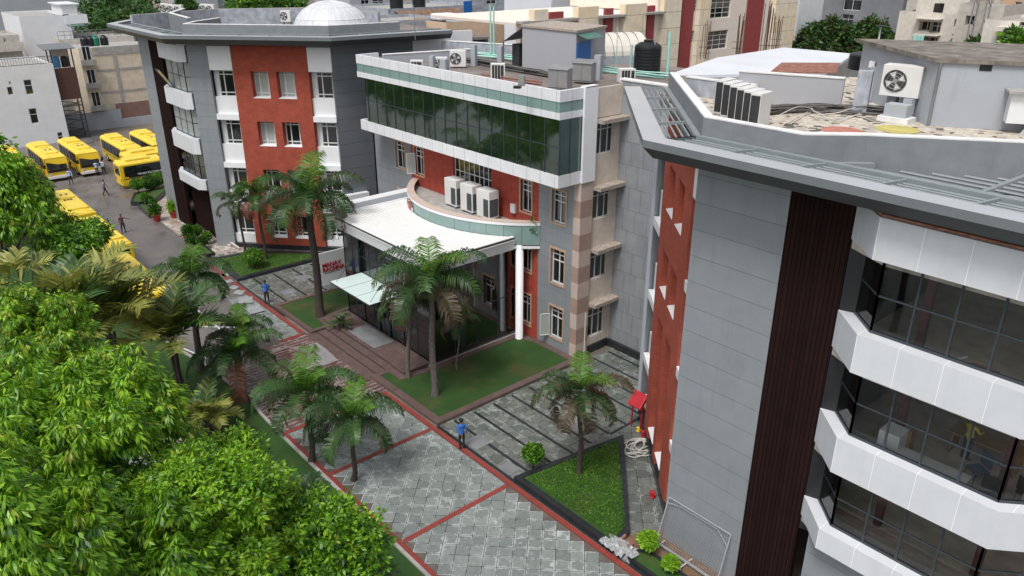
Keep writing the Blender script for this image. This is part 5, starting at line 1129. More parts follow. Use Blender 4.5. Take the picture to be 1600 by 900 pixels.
# far right: grey concrete tower and pale apartment houses
blockY('concrete_block', 'tall raw grey concrete building behind the trees at the upper right', 118, 1250, 1424, -60, 12, 'concrete_grey', [(1320, -12, 1344, 17), (1317, 22, 1331, 42)], rec=.4)
blockY('white_house', 'narrow white building sliver between the cream block and the grey concrete one', 98, 1238, 1256, -40, 6, 'white_paint')
blockY('old_house', 'stained grey-cream house between the concrete building and the pale apartments', 112, 1418, 1450, 0, 8, 'cream_old')
t, x0, x1, z = blockY('apartment_house', 'pale apartment house with dark balcony openings left of the lattice mast', 92, 1406, 1500, 17, 10, 'cream_white', [(1437, 33, 1452, 49), (1454, 34, 1468, 52), (1436, 57, 1447, 74), (1450, 58, 1462, 74), (1492, 30, 1500, 42)], rec=.8)
mb = MB(); xa, za = PY(1434, 27, 92); xb, zb_ = PY(1474, 31, 92); mb.box(xa, 91.0, zb_, xb, 92, za); mb.obj('balcony', 'cream_white', t); mb = MB(); xa, za = PY(1432, 52, 92); xb, zb_ = PY(1470, 56, 92); mb.box(xa, 91.0, zb_, xb, 92, za); mb.obj('balcony', 'cream_white', t)
mb = MB(); xa, za = PY(1440, -30, 95); xb, zb_ = PY(1512, 17, 95); mb.box(xa, 95, zb_ - 1, xb, 100, za); mb.obj('upper_floor', 'cream_white', t)
for q in ((1461, 5, 1465, 19), (1468, 5, 1473, 20)): xa, za = PY(q[0], q[1], 95); xb, zb_ = PY(q[2], q[3], 95); mb = MB(); mb.box(xa, 94.94, zb_, xb, 94.99, za); mb.obj('window', 'glass_dark', t)
blockY('apartment_house', 'stained apartment house behind the lattice mast', 88, 1500, 1572, 5, 9, 'cream_old', [(1546, 30, 1554, 52), (1510, 24, 1520, 40)], rec=.6)
t, x0, x1, z = blockY('apartment_house', 'terraced pale apartment house at the upper right edge of the picture', 80, 1540, 1660, 30, 9, 'cream_white', [(1558, 56, 1570, 76), (1594, 34, 1606, 46)], rec=.6)
mb = MB(); xa, za = PY(1562, 40, 80); xb, zb_ = PY(1640, 52, 80); mb.box(xa, 78.8, zb_, xb, 80, za); mb.obj('balcony', 'cream_white', t)
blockY('apartment_house', 'terracotta and white house at the top right corner', 96, 1574, 1680, -30, 8, 'tan_trim', [(1586, 2, 1596, 12)])
# lower annex roofs between the middle roof and the cream block
t = thing('annex', 'lower flat roofed annex behind the middle roof', 'building', (-35, 46, 0)); mb = MB(); mb.box(-49, 40.4, 0, -19.6, 52, 13.4); mb.obj('wall', 'blue_grey', t); mb = MB(); mb.box(-48.7, 40.7, 13.402, -19.9, 51.7, 13.5); mb.obj('roof', 'roof_deck', t)
# lattice mast
ya, z0 = FX(-30, 1520, 74); t = thing('lattice_mast', 'tall grey steel lattice mast at the upper right', 'mast', (-30, ya, 0)); mb = MB(); w_ = .55
for sx in (-w_, w_):
    for sy in (-w_, w_): mb.beam((-30 + sx, ya + sy, 0), (-30 + sx, ya + sy, 34), .11)
mb.obj('leg_frame', 'steel', t); mb = MB(); k = 0
while k < 34: 
    for sx in (-w_, w_): mb.beam((-30 + sx, ya - w_, k), (-30 + sx, ya + w_, k + .9), .05); mb.beam((-30 + sx, ya + w_, k + .9), (-30 + sx, ya - w_, k + 1.8), .05); mb.beam((-30 - w_, ya + sx, k), (-30 + w_, ya + sx, k + .9), .05)
    k += 1.8
mb.obj('bracing', 'steel', t)
# street lamp poles
for px, y0_, y1_, X, lab in ((1370, 78, 42, -48, 'white lamp pole with a flat head before the grey concrete building'),):
    ya, z0 = FX(X, px, y0_); _, z1 = FX(X, px, y1_); t = thing('lamp_pole', lab, 'street lamp', (X, ya, 0)); mb = MB(); mb.tube([(X, ya, 0), (X, ya, z1)], .1, 8); mb.obj('pole', 'white_paint', t); mb = MB(); mb.box(X - .5, ya - .6, z1, X + .5, ya + .6, z1 + .12); mb.obj('lamp_head', 'frame_dark', t)
for i, px in enumerate((1427, 1432, 1437)):
    ya, z0 = FX(-32, px, 74); _, z1 = FX(-32, px, 56); mb = MB(); mb.tube([(0, 0, 0), (0, 0, z1)], .22, 10); o = mb.obj('vent_pipe', 'pipe_mint'); o.location = (-32, ya, 0); tag(o, ['leftmost mint green vent pipe in front of the apartment house', 'middle mint green vent pipe in front of the apartment house', 'rightmost mint green vent pipe in front of the apartment house'][i], 'pipe', 'mint vent pipes at the apartment house')
# ------------------------------------------------------------ vegetation
rng = np.random.default_rng(5)
def leafmesh(name, mats, base, tip, side, midf, mi, parent=None, off=(0, 0, 0), fold=None):
    """one four-cornered folded leaf per row: base, side, tip, other side"""
    n = len(base); mid = base + (tip - base) * midf
    if fold is not None: mid = mid + fold
    V = np.stack([base, mid + side, tip, mid - side], 1).reshape(-1, 3) - np.array(off)
    me = bpy.data.meshes.new(name); me.vertices.add(4 * n); me.vertices.foreach_set('co', V.ravel()); me.loops.add(4 * n); me.loops.foreach_set('vertex_index', np.arange(4 * n))
    me.polygons.add(n); me.polygons.foreach_set('loop_start', np.arange(0, 4 * n, 4)); me.polygons.foreach_set('material_index', mi.astype(np.int32))
    me.update(calc_edges=True)
    for m in mats: me.materials.append(M[m])
    uvl = me.uv_layers.new(name='UVMap'); uvl.data.foreach_set('uv', np.stack([V[:, 0] + V[:, 2] * .3, V[:, 1] + V[:, 2] * .3], 1).ravel())
    o = bpy.data.objects.new(name, me); C.objects.link(o)
    if parent is not None: o.parent = parent
    return o
def unit(v): return v / np.maximum(1e-9, np.linalg.norm(v, axis=-1, keepdims=True))
def sprays(P, Nrm, k, L, wd, droop, spread, rng, mats_n, bright):
    n = len(P); b = np.repeat(P, k, 0); nn = np.repeat(Nrm, k, 0); r = rng.normal(size=(n * k, 3))
    d = unit(nn * .55 + r * spread + np.array([0, 0, -1.0]) * droop); ll = L * rng.uniform(.6, 1.25, (n * k, 1))
    s = unit(np.cross(d, nn + rng.normal(size=(n * k, 3)) * .35)) * wd * ll / L
    base = b + r * L * .18; tip = base + d * ll
    mi = np.repeat(rng.choice(mats_n, n, p=bright), k); j = rng.random(n * k) < .25; mi[j] = rng.choice(mats_n, j.sum(), p=bright)
    return base, tip, s, mi
def crown_points(C_, Rr, nb, rb, per, rng, up=-.15, jitter=.8, top=None):
    """blobs over the shell of the crown, spray points over each blob"""
    P = []; N = []
    for i in range(nb):
        while True:
            d = rng.normal(size=3); d /= np.linalg.norm(d)
            if d[2] > up: break
        f = rng.uniform(.74, 1.12) if i % 4 else rng.uniform(.2, .6); r = rng.uniform(*rb); c = np.array(C_) + d * np.array(Rr) * f * jitter
        m = int(per * (r / rb[1]) ** 2); q = unit(rng.normal(size=(m, 3)) + np.array([0, 0, .35])); rr = r * rng.uniform(.55, 1.12, (m, 1)) * np.array([1, 1, 1.1])
        P.append(c + q * rr); N.append(q)
    return np.concatenate(P), np.concatenate(N)
def limbs(mb, base, C_, Rr, nb, r0, rng, seed=0):
    b = Vector(base); c = Vector(C_); fork = b.lerp(Vector((c.x, c.y, c.z - Rr[2] * .55)), .92)
    mb.tube([b, b.lerp(fork, .5) + Vector((.1, -.08, 0)), fork], [r0, r0 * .82, r0 * .62], 10)
    for i in range(nb):
        a = 2 * math.pi * i / nb + rng.uniform(-.3, .3); e = rng.uniform(.3, 1.0); t = c + Vector((math.cos(a) * Rr[0] * .62 * (1.2 - e * .5), math.sin(a) * Rr[1] * .62 * (1.2 - e * .5), Rr[2] * (e - .45)))
        m = fork.lerp(t, .5) + Vector((0, 0, .3)); mb.tube([fork - Vector((0, 0, .2)), m, t], [r0 * .42, r0 * .25, r0 * .08], 6)
        t2 = m + (t - fork) * .35 + Vector((rng.uniform(-.6, .6), rng.uniform(-.6, .6), .5)); mb.tube([m, t2], [r0 * .18, r0 * .05], 5)
def broadleaf(label, C_, Rr, nb, rb, per, k, L, wd, droop, spread, mats, prob, group=None, trunk=.22, seed=1, name='leafy_tree', up=-.15):
    rg = np.random.default_rng(seed); base = (C_[0], C_[1], 0); t = thing(name, label, 'tree', base, group)
    mb = MB(); limbs(mb, base, C_, Rr, 9, trunk, rg); mb.obj('trunk', 'trunk_dark', t, smooth=True)
    P, N = crown_points(C_, Rr, nb, rb, per, rg, up); b, tp, s, mi = sprays(P, N, k, L, wd, droop, spread, rg, len(mats), prob)
    leafmesh('crown', mats, b, tp, s, .45, mi, t, base); return t
def at(px, py, z): p = G(px, py, z); return (p.x, p.y, z)
LM = ['leaf_a', 'leaf_b', 'leaf_c', 'leaf_d', 'leaf_y']
# big drooping-leaf trees at the lower left
c = at(105, 735, 9.6); broadleaf('largest drooping-leaf tree filling the lower left corner', c, (3.3, 3.3, 3.6), 130, (.38, .72), 105, 13, .20, .027, 1.35, .46, LM, [.20, .32, .38, .05, .05], 'leafy garden trees at the lower left', seed=3)
c = at(72, 575, 8.6); broadleaf('yellowish-green tree with a pointed top behind the largest drooping tree', c, (1.8, 1.8, 3.4), 56, (.36, .65), 95, 12, .19, .028, 1.2, .48, LM, [.18, .30, .26, .05, .21], 'leafy garden trees at the lower left', seed=4)
c = at(-30, 900, 11.0); broadleaf('drooping tree cut by the bottom left corner of the picture', c, (2.6, 2.6, 3.2), 70, (.40, .72), 95, 13, .20, .027, 1.35, .46, LM, [.26, .34, .28, .08, .04], 'leafy garden trees at the lower left', seed=5)
c = at(215, 925, 8.6); broadleaf('lower drooping tree between the largest one and the fine-leaved trees', c, (2.3, 2.2, 3.0), 66, (.38, .7), 95, 13, .19, .027, 1.3, .46, LM, [.30, .34, .24, .10, .02], 'leafy garden trees at the lower left', seed=15)
c = at(-12, 345, 7.4); broadleaf('broad bright green tree on the left edge in front of the parked buses', c, (3.9, 3.9, 4.8), 90, (.6, 1.05), 100, 8, .34, .055, 1.4, .4, LM, [.24, .36, .32, .06, .02], seed=6)
c = at(118, 378, 5.6); broadleaf('dark green spreading tree over the row of buses', c, (2.3, 1.9, 1.3), 30, (.5, .85), 90, 8, .28, .06, .8, .5, LM, [.44, .28, .10, .18, .0], seed=7)
c = at(325, 850, 8.4); broadleaf('fine-leaved bright green tree at the bottom centre left', c, (2.6, 2.5, 2.7), 110, (.28, .58), 80, 9, .15, .032, .45, .6, LM, [.20, .34, .36, .06, .04], 'fine-leaved trees at the bottom', seed=8)
c = at(505, 890, 6.8); broadleaf('lower fine-leaved tree beside the tiled driveway at the bottom edge', c, (2.2, 1.7, 2.0), 60, (.35, .65), 90, 8, .16, .036, .4, .6, LM, [.32, .32, .20, .14, .02], 'fine-leaved trees at the bottom', seed=9)
c = at(362, 745, 7.4); broadleaf('small pale topped tree above the lower fine-leaved trees', c, (1.0, 1.2, 1.5), 26, (.3, .55), 80, 8, .16, .038, .5, .6, LM, [.16, .32, .44, .04, .04], 'fine-leaved trees at the bottom', seed=12)
# row of trees along the garden, left of the frame, mirrored in the glass storey
for i, (x, y) in enumerate(((-62, 1), (-72, 5), (-84, 3), (-50, -4))):
    broadleaf(['garden tree nearest the garden kerb, left of the picture', 'garden tree nearest the bus line, left of the picture', 'farthest garden tree, left of the picture', 'garden tree deepest in the lawn, left of the picture'][i], (x, y, 7), (4.5, 4.2, 3.6), 44, (1.0, 1.6), 60, 7, .5, .12, .8, .5, ['leaf_a', 'leaf_b', 'leaf_d'], [.5, .3, .2], 'garden trees beyond the left edge', seed=20 + i)
# far trees
def far(label, px, py, X, R3, seed, mats=('far_a', 'far_b', 'far_c'), prob=(.45, .35, .2), nb=26, L=.55, group='far trees between the buildings'):
    y, z = PX(px, py, X); z = max(z, R3[2] * .8); broadleaf(label, (X, y, z), R3, nb, (R3[0] * .22, R3[0] * .4), 90, 6, L, .14, .6, .6, list(mats), list(prob), group, trunk=.3, seed=seed, name='far_tree')
far('green tree clump between the blue-grey block and the left wing, lower one', 185, 42, -150, (7, 6, 4.5), 31, nb=44, L=.6)
far('green tree behind the beige house at the left wing corner', 205, 55, -135, (7, 6, 4.5), 32)
far('upper left dark tree against the pink far house', 172, 12, -175, (8, 7, 4.5), 33, nb=40, L=.7)
far('bright green tree top above the left wing roof, left of the dome', 395, 14, -150, (4.5, 4.5, 2.8), 34, ('far_b', 'leaf_b', 'far_a'))
far('bright green tree top beside the dome', 440, 12, -150, (5, 5, 2.8), 35, ('far_b', 'leaf_b', 'far_a'))
far('small green tree top right of the dome', 572, 20, -160, (4, 3, 1.6), 36, ('far_b', 'leaf_b', 'far_a'))
far('low green tree at the edge of the white far house', 292, 12, -170, (2, 2, 1.6), 37)
for i, (px, py, r_) in enumerate(((1262, 86, 2.8), (1290, 74, 3.2), (1325, 80, 2.8), (1357, 76, 3.1), (1388, 88, 2.6), (1405, 94, 2.0))):
    far(['leftmost tree below the grey concrete building', 'tall round tree below the grey concrete building', 'dark tree with brown fronds below the grey concrete building', 'bright tree right of the brownish palm, below the concrete building', 'dark green tree near the lamp pole', 'small dark tree left of the apartment house'][i], px, py, -55 + 1.2 * i, (r_, r_, r_ * 1.1), 40 + i, ('far_a', 'far_c', 'far_b', 'far_o'), (.4, .25, .2, .15), nb=34, L=.5, group='trees below the concrete building')
far('rounded green tree at the right edge behind the roof tower', 1592, 82, -22, (1.4, 1.4, 1.2), 50, ('far_b', 'leaf_b', 'far_a')); far('green tree at the foot of the lattice mast', 1502, 80, -33, (1.6, 1.6, 1.6), 51, ('far_a', 'far_b', 'far_c')); far('low olive tree right of the lattice mast', 1532, 84, -28, (1.2, 1.2, 1.0), 52, ('far_b', 'far_o', 'far_a'))
# palms
def frond_arrays(o, az, e0, L, nl, ll, wd, bend, droop, rg, vang=.5, forward=.45, seg=12):
    """rachis curve and leaflets; returns rachis points and leaf arrays (two pieces per leaflet)"""
    pts = [np.array(o, float)]; e = e0; step = L / seg; tw = rg.uniform(-.15, .15)
    for i in range(seg): a = az + tw * i / seg; pts.append(pts[-1] + step * np.array([math.cos(e) * math.cos(a), math.cos(e) * math.sin(a), math.sin(e)])); e -= bend / seg * (0.5 + 1.3 * i / seg)
    pts = np.array(pts); B = []; Mi = []; T = []; S = []; S2 = []
    for i in range(nl):
        t = .12 + .88 * (i + .5) / nl; f = t * seg; k = min(int(f), seg - 1); p = pts[k] + (pts[k + 1] - pts[k]) * (f - k); d = unit(pts[k + 1] - pts[k]); side = unit(np.cross(d, [0, 0, 1.0])); up = np.cross(side, d)
        l0 = ll * (math.sin(math.pi * min(1, t * .62 + .25)) ** .8) * rg.uniform(.85, 1.1)
        for sg in (-1, 1):
            dir1 = unit(side * sg + d * forward + up * vang * rg.uniform(.4, 1.2) + rg.normal(size=3) * .10); m = p + dir1 * l0 * .5; dir2 = unit(dir1 + np.array([0, 0, -droop * rg.uniform(.6, 1.3)])); q = m + dir2 * l0 * .5
            sv = unit(np.cross(dir1, d)) * 0 + unit(d) * wd; B.append(p); Mi.append(m); T.append(q); S.append(sv)
    return pts, np.array(B), np.array(Mi), np.array(T), np.array(S)
def palmcrown(name, parent, off, O, fr, mats, rg):
    """fr: list of dicts for each frond; builds leaflets and rachis in one crown mesh"""
    VV = []; FF = []; MI = []; n0 = 0
    for q in fr:
        pts, B, Mi, T, S = frond_arrays(O, q['az'], q['e'], q['L'], q['n'], q['ll'], q['w'], q['bend'], q['droop'], rg, q.get('v', .5), q.get('fw', .45))
        n = len(B); V = np.stack([B - S * .6, B + S * .6, Mi + S, Mi - S, T], 1).reshape(-1, 3); idx = n0 + 5 * np.arange(n); VV.append(V)
        mi = np.full(n, q['m']); j = rg.random(n) < .18; mi[j] = q.get('m2', q['m'])
        for k in range(n): FF.append((idx[k], idx[k] + 1, idx[k] + 2, idx[k] + 3)); MI.append(int(mi[k])); FF.append((idx[k] + 3, idx[k] + 2, idx[k] + 4)); MI.append(int(mi[k]))
        n0 += 5 * n; r = .022 * q['L'] / 2.5; side = unit(np.cross(unit(pts[-1] - pts[0]), [0, 0, 1.0])) * r; R3 = []
        for k, p in enumerate(pts): f = 1 - .8 * k / (len(pts) - 1); R3 += [p - side * f, p + side * f + [0, 0, .0], p + np.array([0, 0, r * 1.2 * f])]
        VV.append(np.array(R3))
        for k in range(len(pts) - 1):
            a = n0 + 3 * k
            for u_, v_ in ((0, 1), (1, 2), (2, 0)): FF.append((a + u_, a + v_, a + 3 + v_, a + 3 + u_)); MI.append(q.get('rm', q['m']))
        n0 += 3 * len(pts)
    V = np.concatenate(VV) - np.array(off); me = bpy.data.meshes.new(name); me.from_pydata(V.tolist(), [], [tuple(int(x) for x in f) for f in FF])
    for m in mats: me.materials.append(M[m])
    me.polygons.foreach_set('material_index', MI); uvbox(me, np.array(off)); o = bpy.data.objects.new(name, me); C.objects.link(o); o.parent = parent; return o
PM = ['palm_a', 'palm_b', 'palm_c', 'palm_d', 'palm_e', 'crownshaft', 'palm_y', 'palm_o']
def royal(label, bpx, bpy_, cpx, cpy, r0, L, nf=14, seed=1, dead=2, pale=False, group='feather palms of the forecourt', lean=None, kind='green', drooped=1.0, z=None):
    b = G(bpx, bpy_, 0); rg = np.random.default_rng(seed); H = HZ(cpx, cpy, b.x, b.y); d = ray(cpx, cpy); tt = (H - CAM_H) / d.z; top = Vector((d.x * tt, d.y * tt, H))
    # keep the crown over the base but follow the small lean seen in the picture
    t = thing('palm_tree', label, 'palm tree', tuple(b), group); cs = .9 if r0 > .12 else .6
    mb = MB(); k = 36; wob = [Vector((.05 * math.sin(i * .17 + seed), .05 * math.cos(i * .13 + seed), 0)) * min(1, i / 6) * min(1, (k - i) / 6) for i in range(k + 1)]; P = [b.lerp(top, i / k) + wob[i] for i in range(k + 1)]; RR = [r0 * (1.0 + .38 * math.exp(-i / 2.2) - .25 * i / k + (.045 if i % 2 else -.03)) for i in range(k + 1)]; mb.tube(P, RR, 10); mb.obj('trunk', 'trunk_pale' if pale else 'trunk_dark', t, smooth=True)
    mb = MB(); mb.tube([top, top + Vector((0, 0, cs * .5)), top + Vector((0, 0, cs))], [r0 * .85, r0 * .8, r0 * .35], 10); mb.obj('crownshaft', 'crownshaft', t, smooth=True)
    O = (top.x, top.y, top.z + cs * .85); fr = []
    for i in range(nf):
        az = 2 * math.pi * i * .381966 + rg.uniform(-.2, .2); u_ = i / (nf - 1); e = R(78) - u_ * R(80) * drooped + rg.uniform(-.12, .12)
        if kind == 'green': m = 2 if i < 2 else (1 if rg.random() < .45 else 0)
        else: m = 2 if i < 2 else (0 if rg.random() < .5 else (1 if rg.random() < .4 else 3))
        m2 = 3 if kind != 'green' or rg.random() < .3 else 1
        if i >= nf - dead: m, m2 = (4 if rg.random() < .5 else 3), 3
        fr.append(dict(az=az, e=e, L=L * rg.uniform(.85, 1.08), n=62, ll=L * .29, w=.017 + .004 * L, bend=R(95 + 45 * u_), droop=1.1 + 1.3 * u_, m=m, m2=m2, v=.35, rm=1))
    palmcrown('crown', t, tuple(b), O, fr, PM, rg); return t
royal('largest feather palm left of the lobby with a thick dark trunk', 501, 496, 484, 336, .27, 4.0, 18, 61, 2)
royal('slim palm with browning fronds on the far lawn, the shorter of two there', 384, 408, 374, 330, .10, 2.4, 10, 62, 3, kind='dry')
royal('slim palm on the far lawn beside the ball shrub', 416, 408, 404, 318, .12, 2.7, 11, 63, 2)
royal('large palm with reddish dead fronds in front of the glass lobby', 680, 620, 674, 468, .19, 3.6, 18, 64, 6, pale=True)
royal('smaller grey-trunked palm just left of the reddish palm', 638, 592, 640, 490, .13, 2.3, 11, 65, 2, kind='dry', pale=True)
royal('thin young palm at the back of the lobby lawn', 714, 580, 716, 515, .05, 1.6, 8, 66, 1, pale=True)
royal('brown-tinged palm in the triangular planter by the tiled driveway', 906, 750, 905, 632, .12, 2.5, 14, 67, 3, kind='dry', drooped=1.15)
royal('palm with wide arching fronds at the edge of the brown plaza', 487, 722, 483, 642, .15, 3.0, 15, 68, 1)
royal('palm at the corner of the tiled driveway next to the brown plaza', 553, 750, 553, 676, .12, 2.6, 13, 69, 1)
royal('palm left of the plaza with a stout dark trunk beside the road', 314, 580, 302, 456, .20, 3.1, 13, 70, 1)
royal('palm standing on the curved garden kerb, centre left', 386, 628, 372, 580, .18, 2.9, 14, 71, 1)
royal('slender palm behind the one on the curved garden kerb', 376, 604, 370, 530, .10, 2.4, 10, 72, 0)
def clump(label, px, py, z, L, nf, seed, mats=(6, 7, 1), wd=.078, e=(75, 25), bend=60, group='yellowish broad-leaflet palms', ll=.36, name='clump_palm', n=30):
    c = at(px, py, z); b = (c[0], c[1], 0); rg = np.random.default_rng(seed); t = thing(name, label, 'palm', b, group); mb = MB()
    for i in range(4): a = i * 1.6; mb.tube([(b[0] + .25 * math.cos(a), b[1] + .25 * math.sin(a), 0), (b[0] + .1 * math.cos(a), b[1] + .1 * math.sin(a), z * .6), (b[0] + .18 * math.cos(a), b[1] + .18 * math.sin(a), z)], [.09, .075, .06], 7)
    mb.obj('trunk', 'trunk_dark', t); fr = []
    for i in range(nf):
        u_ = i / nf; fr.append(dict(az=i * 2.39996 + rg.uniform(-.3, .3), e=R(e[0] + (e[1] - e[0]) * u_ + rg.uniform(-8, 8)), L=L * rg.uniform(.75, 1.1), n=n, ll=L * ll, w=wd, bend=R(bend * rg.uniform(.7, 1.3)), droop=.35, m=int(rg.choice(mats)), m2=int(rg.choice(mats)), v=.55, fw=.9, rm=6))
    palmcrown('crown', t, b, c, fr, PM, rg); return t
clump('olive palm with broad upright fronds hiding the row of buses, left one', 115, 520, 6.0, 4.4, 16, 81, e=(84, 40))
clump('olive palm with broad fronds hiding the row of buses, right one', 172, 520, 5.6, 4.2, 16, 82, e=(84, 35))
clump('olive palm clump beside the stout dark trunk palm', 268, 535, 4.2, 3.4, 14, 83)
clump('yellow-green palm fronds rising left of the pointed yellowish tree', 20, 465, 7.0, 2.8, 11, 84)
clump('low yellow-leaved palm bush on the curved lawn', 322, 650, 1.6, 1.9, 12, 85, e=(70, 0), wd=.06)
clump('low green leafy palm at the bottom edge left of the driveway', 575, 885, 3.4, 1.4, 10, 86, mats=(2, 1, 2), wd=.05, group='low broad-leaf palms at the driveway edge'); clump('low green leafy palm below the plaza palms', 480, 790, 4.2, 1.3, 10, 87, mats=(1, 0, 2), wd=.05, group='low broad-leaf palms at the driveway edge')
t = clump('small dark cycad in the brown entrance platform', 533, 505, .55, .95, 16, 88, mats=(0, 0, 1), wd=.02, e=(70, 0), bend=50, group=None, ll=.28, name='cycad', n=20); t['category'] = 'cycad'
def shrub(label, px, py, r, h=None, stem=.25, seed=1, mats=('leaf_a', 'leaf_b', 'leaf_d'), group=None, name='round_shrub', z=.3, L=.06):
    p = G(px, py, z); rg = np.random.default_rng(seed); t = thing(name, label, 'shrub', (p.x, p.y, 0), group); mb = MB(); mb.tube([(p.x, p.y, 0), (p.x, p.y, z + stem + .3 * r)], [.045, .03], 6); mb.obj('trunk', 'trunk_dark', t)
    n = int(700 * (r / .5) ** 2 + 150); q = unit(rg.normal(size=(n, 3))); P = np.array([p.x, p.y, z + stem + (h or r)]) + q * np.array([r, r, h or r]) * rg.uniform(.72, 1.03, (n, 1)); b, tp, s, mi = sprays(P, q, 5, L * 1.6, L * .5, .1, .8, rg, len(mats), [1 / len(mats)] * len(mats))
    leafmesh('crown', list(mats), b, tp, s, .5, mi, t, (p.x, p.y, 0)); return t
shrub('clipped ball shrub on a short stem at the driveway planter corner', 833, 722, .46, .40, .1, 91, L=.07, z=.35, group='clipped ball shrubs')
shrub('clipped ball shrub on the far lawn under the slim palms', 398, 418, .75, .55, .35, 92, group='clipped ball shrubs', z=.2)
shrub('small clipped ball shrub at the tip of the leftmost planter bed', 217, 303, .62, .5, .5, 93, group='clipped ball shrubs')
for i, (px, py, r_) in enumerate(((236, 296, .95), (247, 290, .9), (233, 318, .7), (226, 312, .65), (300, 382, .75), (308, 368, .8), (316, 384, .75), (324, 376, .7), (240, 322, .6))):
    shrub(['large round bush touching the side bus', 'round bush right of the large one near the side bus', 'bush behind the first red pot', 'small bush left of the first red pot', 'dark bush in the third red pot bed', 'light bush left in the planter before the plinth', 'light bush right in the planter before the plinth', 'rearmost bush in the planter before the plinth', 'spiky dark bush beside the first red pot'][i], px, py, r_ * (.72 if i < 2 else .5), None, .05, 100 + i, group='bushes along the entrance path', L=.075, mats=('leaf_a', 'leaf_b', 'far_b') if i % 2 else ('leaf_a', 'leaf_d', 'far_a'))
shrub('small leafy plant by the rubble heap at the planter end', 1012, 858, .34, .3, .15, 120, group='small plants beside the rubble', L=.08, mats=('leaf_b', 'leaf_c')); shrub('small leafy plant nearest the bottom edge by the black kerb', 1047, 890, .26, .22, .12, 121, group='small plants beside the rubble', L=.08, mats=('leaf_b', 'leaf_c'))
for i, (px, py) in enumerate(((245, 341), (272, 336), (296, 376))):
    p = G(px, py, .25); t = thing('potted_plant', ['leftmost red pot with a dark spiky plant at the road edge', 'red pot with a light bushy plant before the louvre wall', 'red pot at the end of the planter before the plinth'][i], 'potted plant', (p.x, p.y, 0), 'red pots on the entrance path'); mb = MB(); mb.lathe([(.25, 0), (.38, .55), (.43, .56), (.43, .66), (.36, .66)], p.x, p.y, 0, 16); mb.obj('pot', 'terracotta', t)
    rg = np.random.default_rng(130 + i); n = 260; q = unit(rg.normal(size=(n, 3)) + [0, 0, .6]); P = np.array([p.x, p.y, .95]) + q * np.array([.5, .5, .55]) * rg.uniform(.3, 1, (n, 1)); b, tp, s, mi = sprays(P, q, 5, .26, .03, -.2, .5, rg, 2, [.5, .5]); leafmesh('foliage', ['leaf_a', 'leaf_d'] if i != 1 else ['leaf_b', 'leaf_c'], b, tp, s, .5, mi, t, (p.x, p.y, 0))
# creeping plants on the balcony corner
p = (-31.45, 28.9, 7.3); rg = np.random.default_rng(7); n = 50; P = np.array(p) + rg.normal(size=(n, 3)) * [.12, .12, .5]; b, tp, s, mi = sprays(P, unit(rg.normal(size=(n, 3))), 5, .14, .04, .6, .6, rg, 2, [.5, .5]); o = leafmesh('creeper', ['leaf_a', 'leaf_d'], b, tp, s, .5, mi); tag(o, 'small green weeds growing at the right end of the balcony', 'weeds')
# grass blades on the rough planters (nobody could count them)
def blades(poly, n, z, h, seed, mats=('leaf_a', 'leaf_b', 'far_b')):
    rg = np.random.default_rng(seed); P = np.array(poly); mn, mx = P.min(0), P.max(0); q = rg.uniform(mn, mx, (n * 3, 2)); ins = np.zeros(len(q), bool); j = len(P) - 1
    for i in range(len(P)):
        c_ = ((P[i, 1] > q[:, 1]) != (P[j, 1] > q[:, 1])) & (q[:, 0] < (P[j, 0] - P[i, 0]) * (q[:, 1] - P[i, 1]) / (P[j, 1] - P[i, 1] + 1e-12) + P[i, 0]); ins ^= c_; j = i
    q = q[ins][:n]; m = len(q); b = np.concatenate([q, np.full((m, 1), z)], 1); d = unit(rg.normal(size=(m, 3)) * .6 + [0, 0, 1]); tp = b + d * h * rg.uniform(.5, 1.2, (m, 1)); s = unit(np.cross(d, rg.normal(size=(m, 3)))) * .016
    o = leafmesh('grass', list(mats), b, tp, s, .4, rg.integers(0, len(mats), m)); tag(o, kind='stuff', label='short rough grass tufts on the raised planters', cat='grass')
blades([(-21.2, 19.25), (-16.0, 19.25), (-16.2, 20.2), (-20.6, 24.6)], 9000, .33, .09, 1); blades([(-57, 19.5), (-52.6, 19.3), (-52.6, 26.3), (-56.8, 22)], 5000, .17, .10, 2)
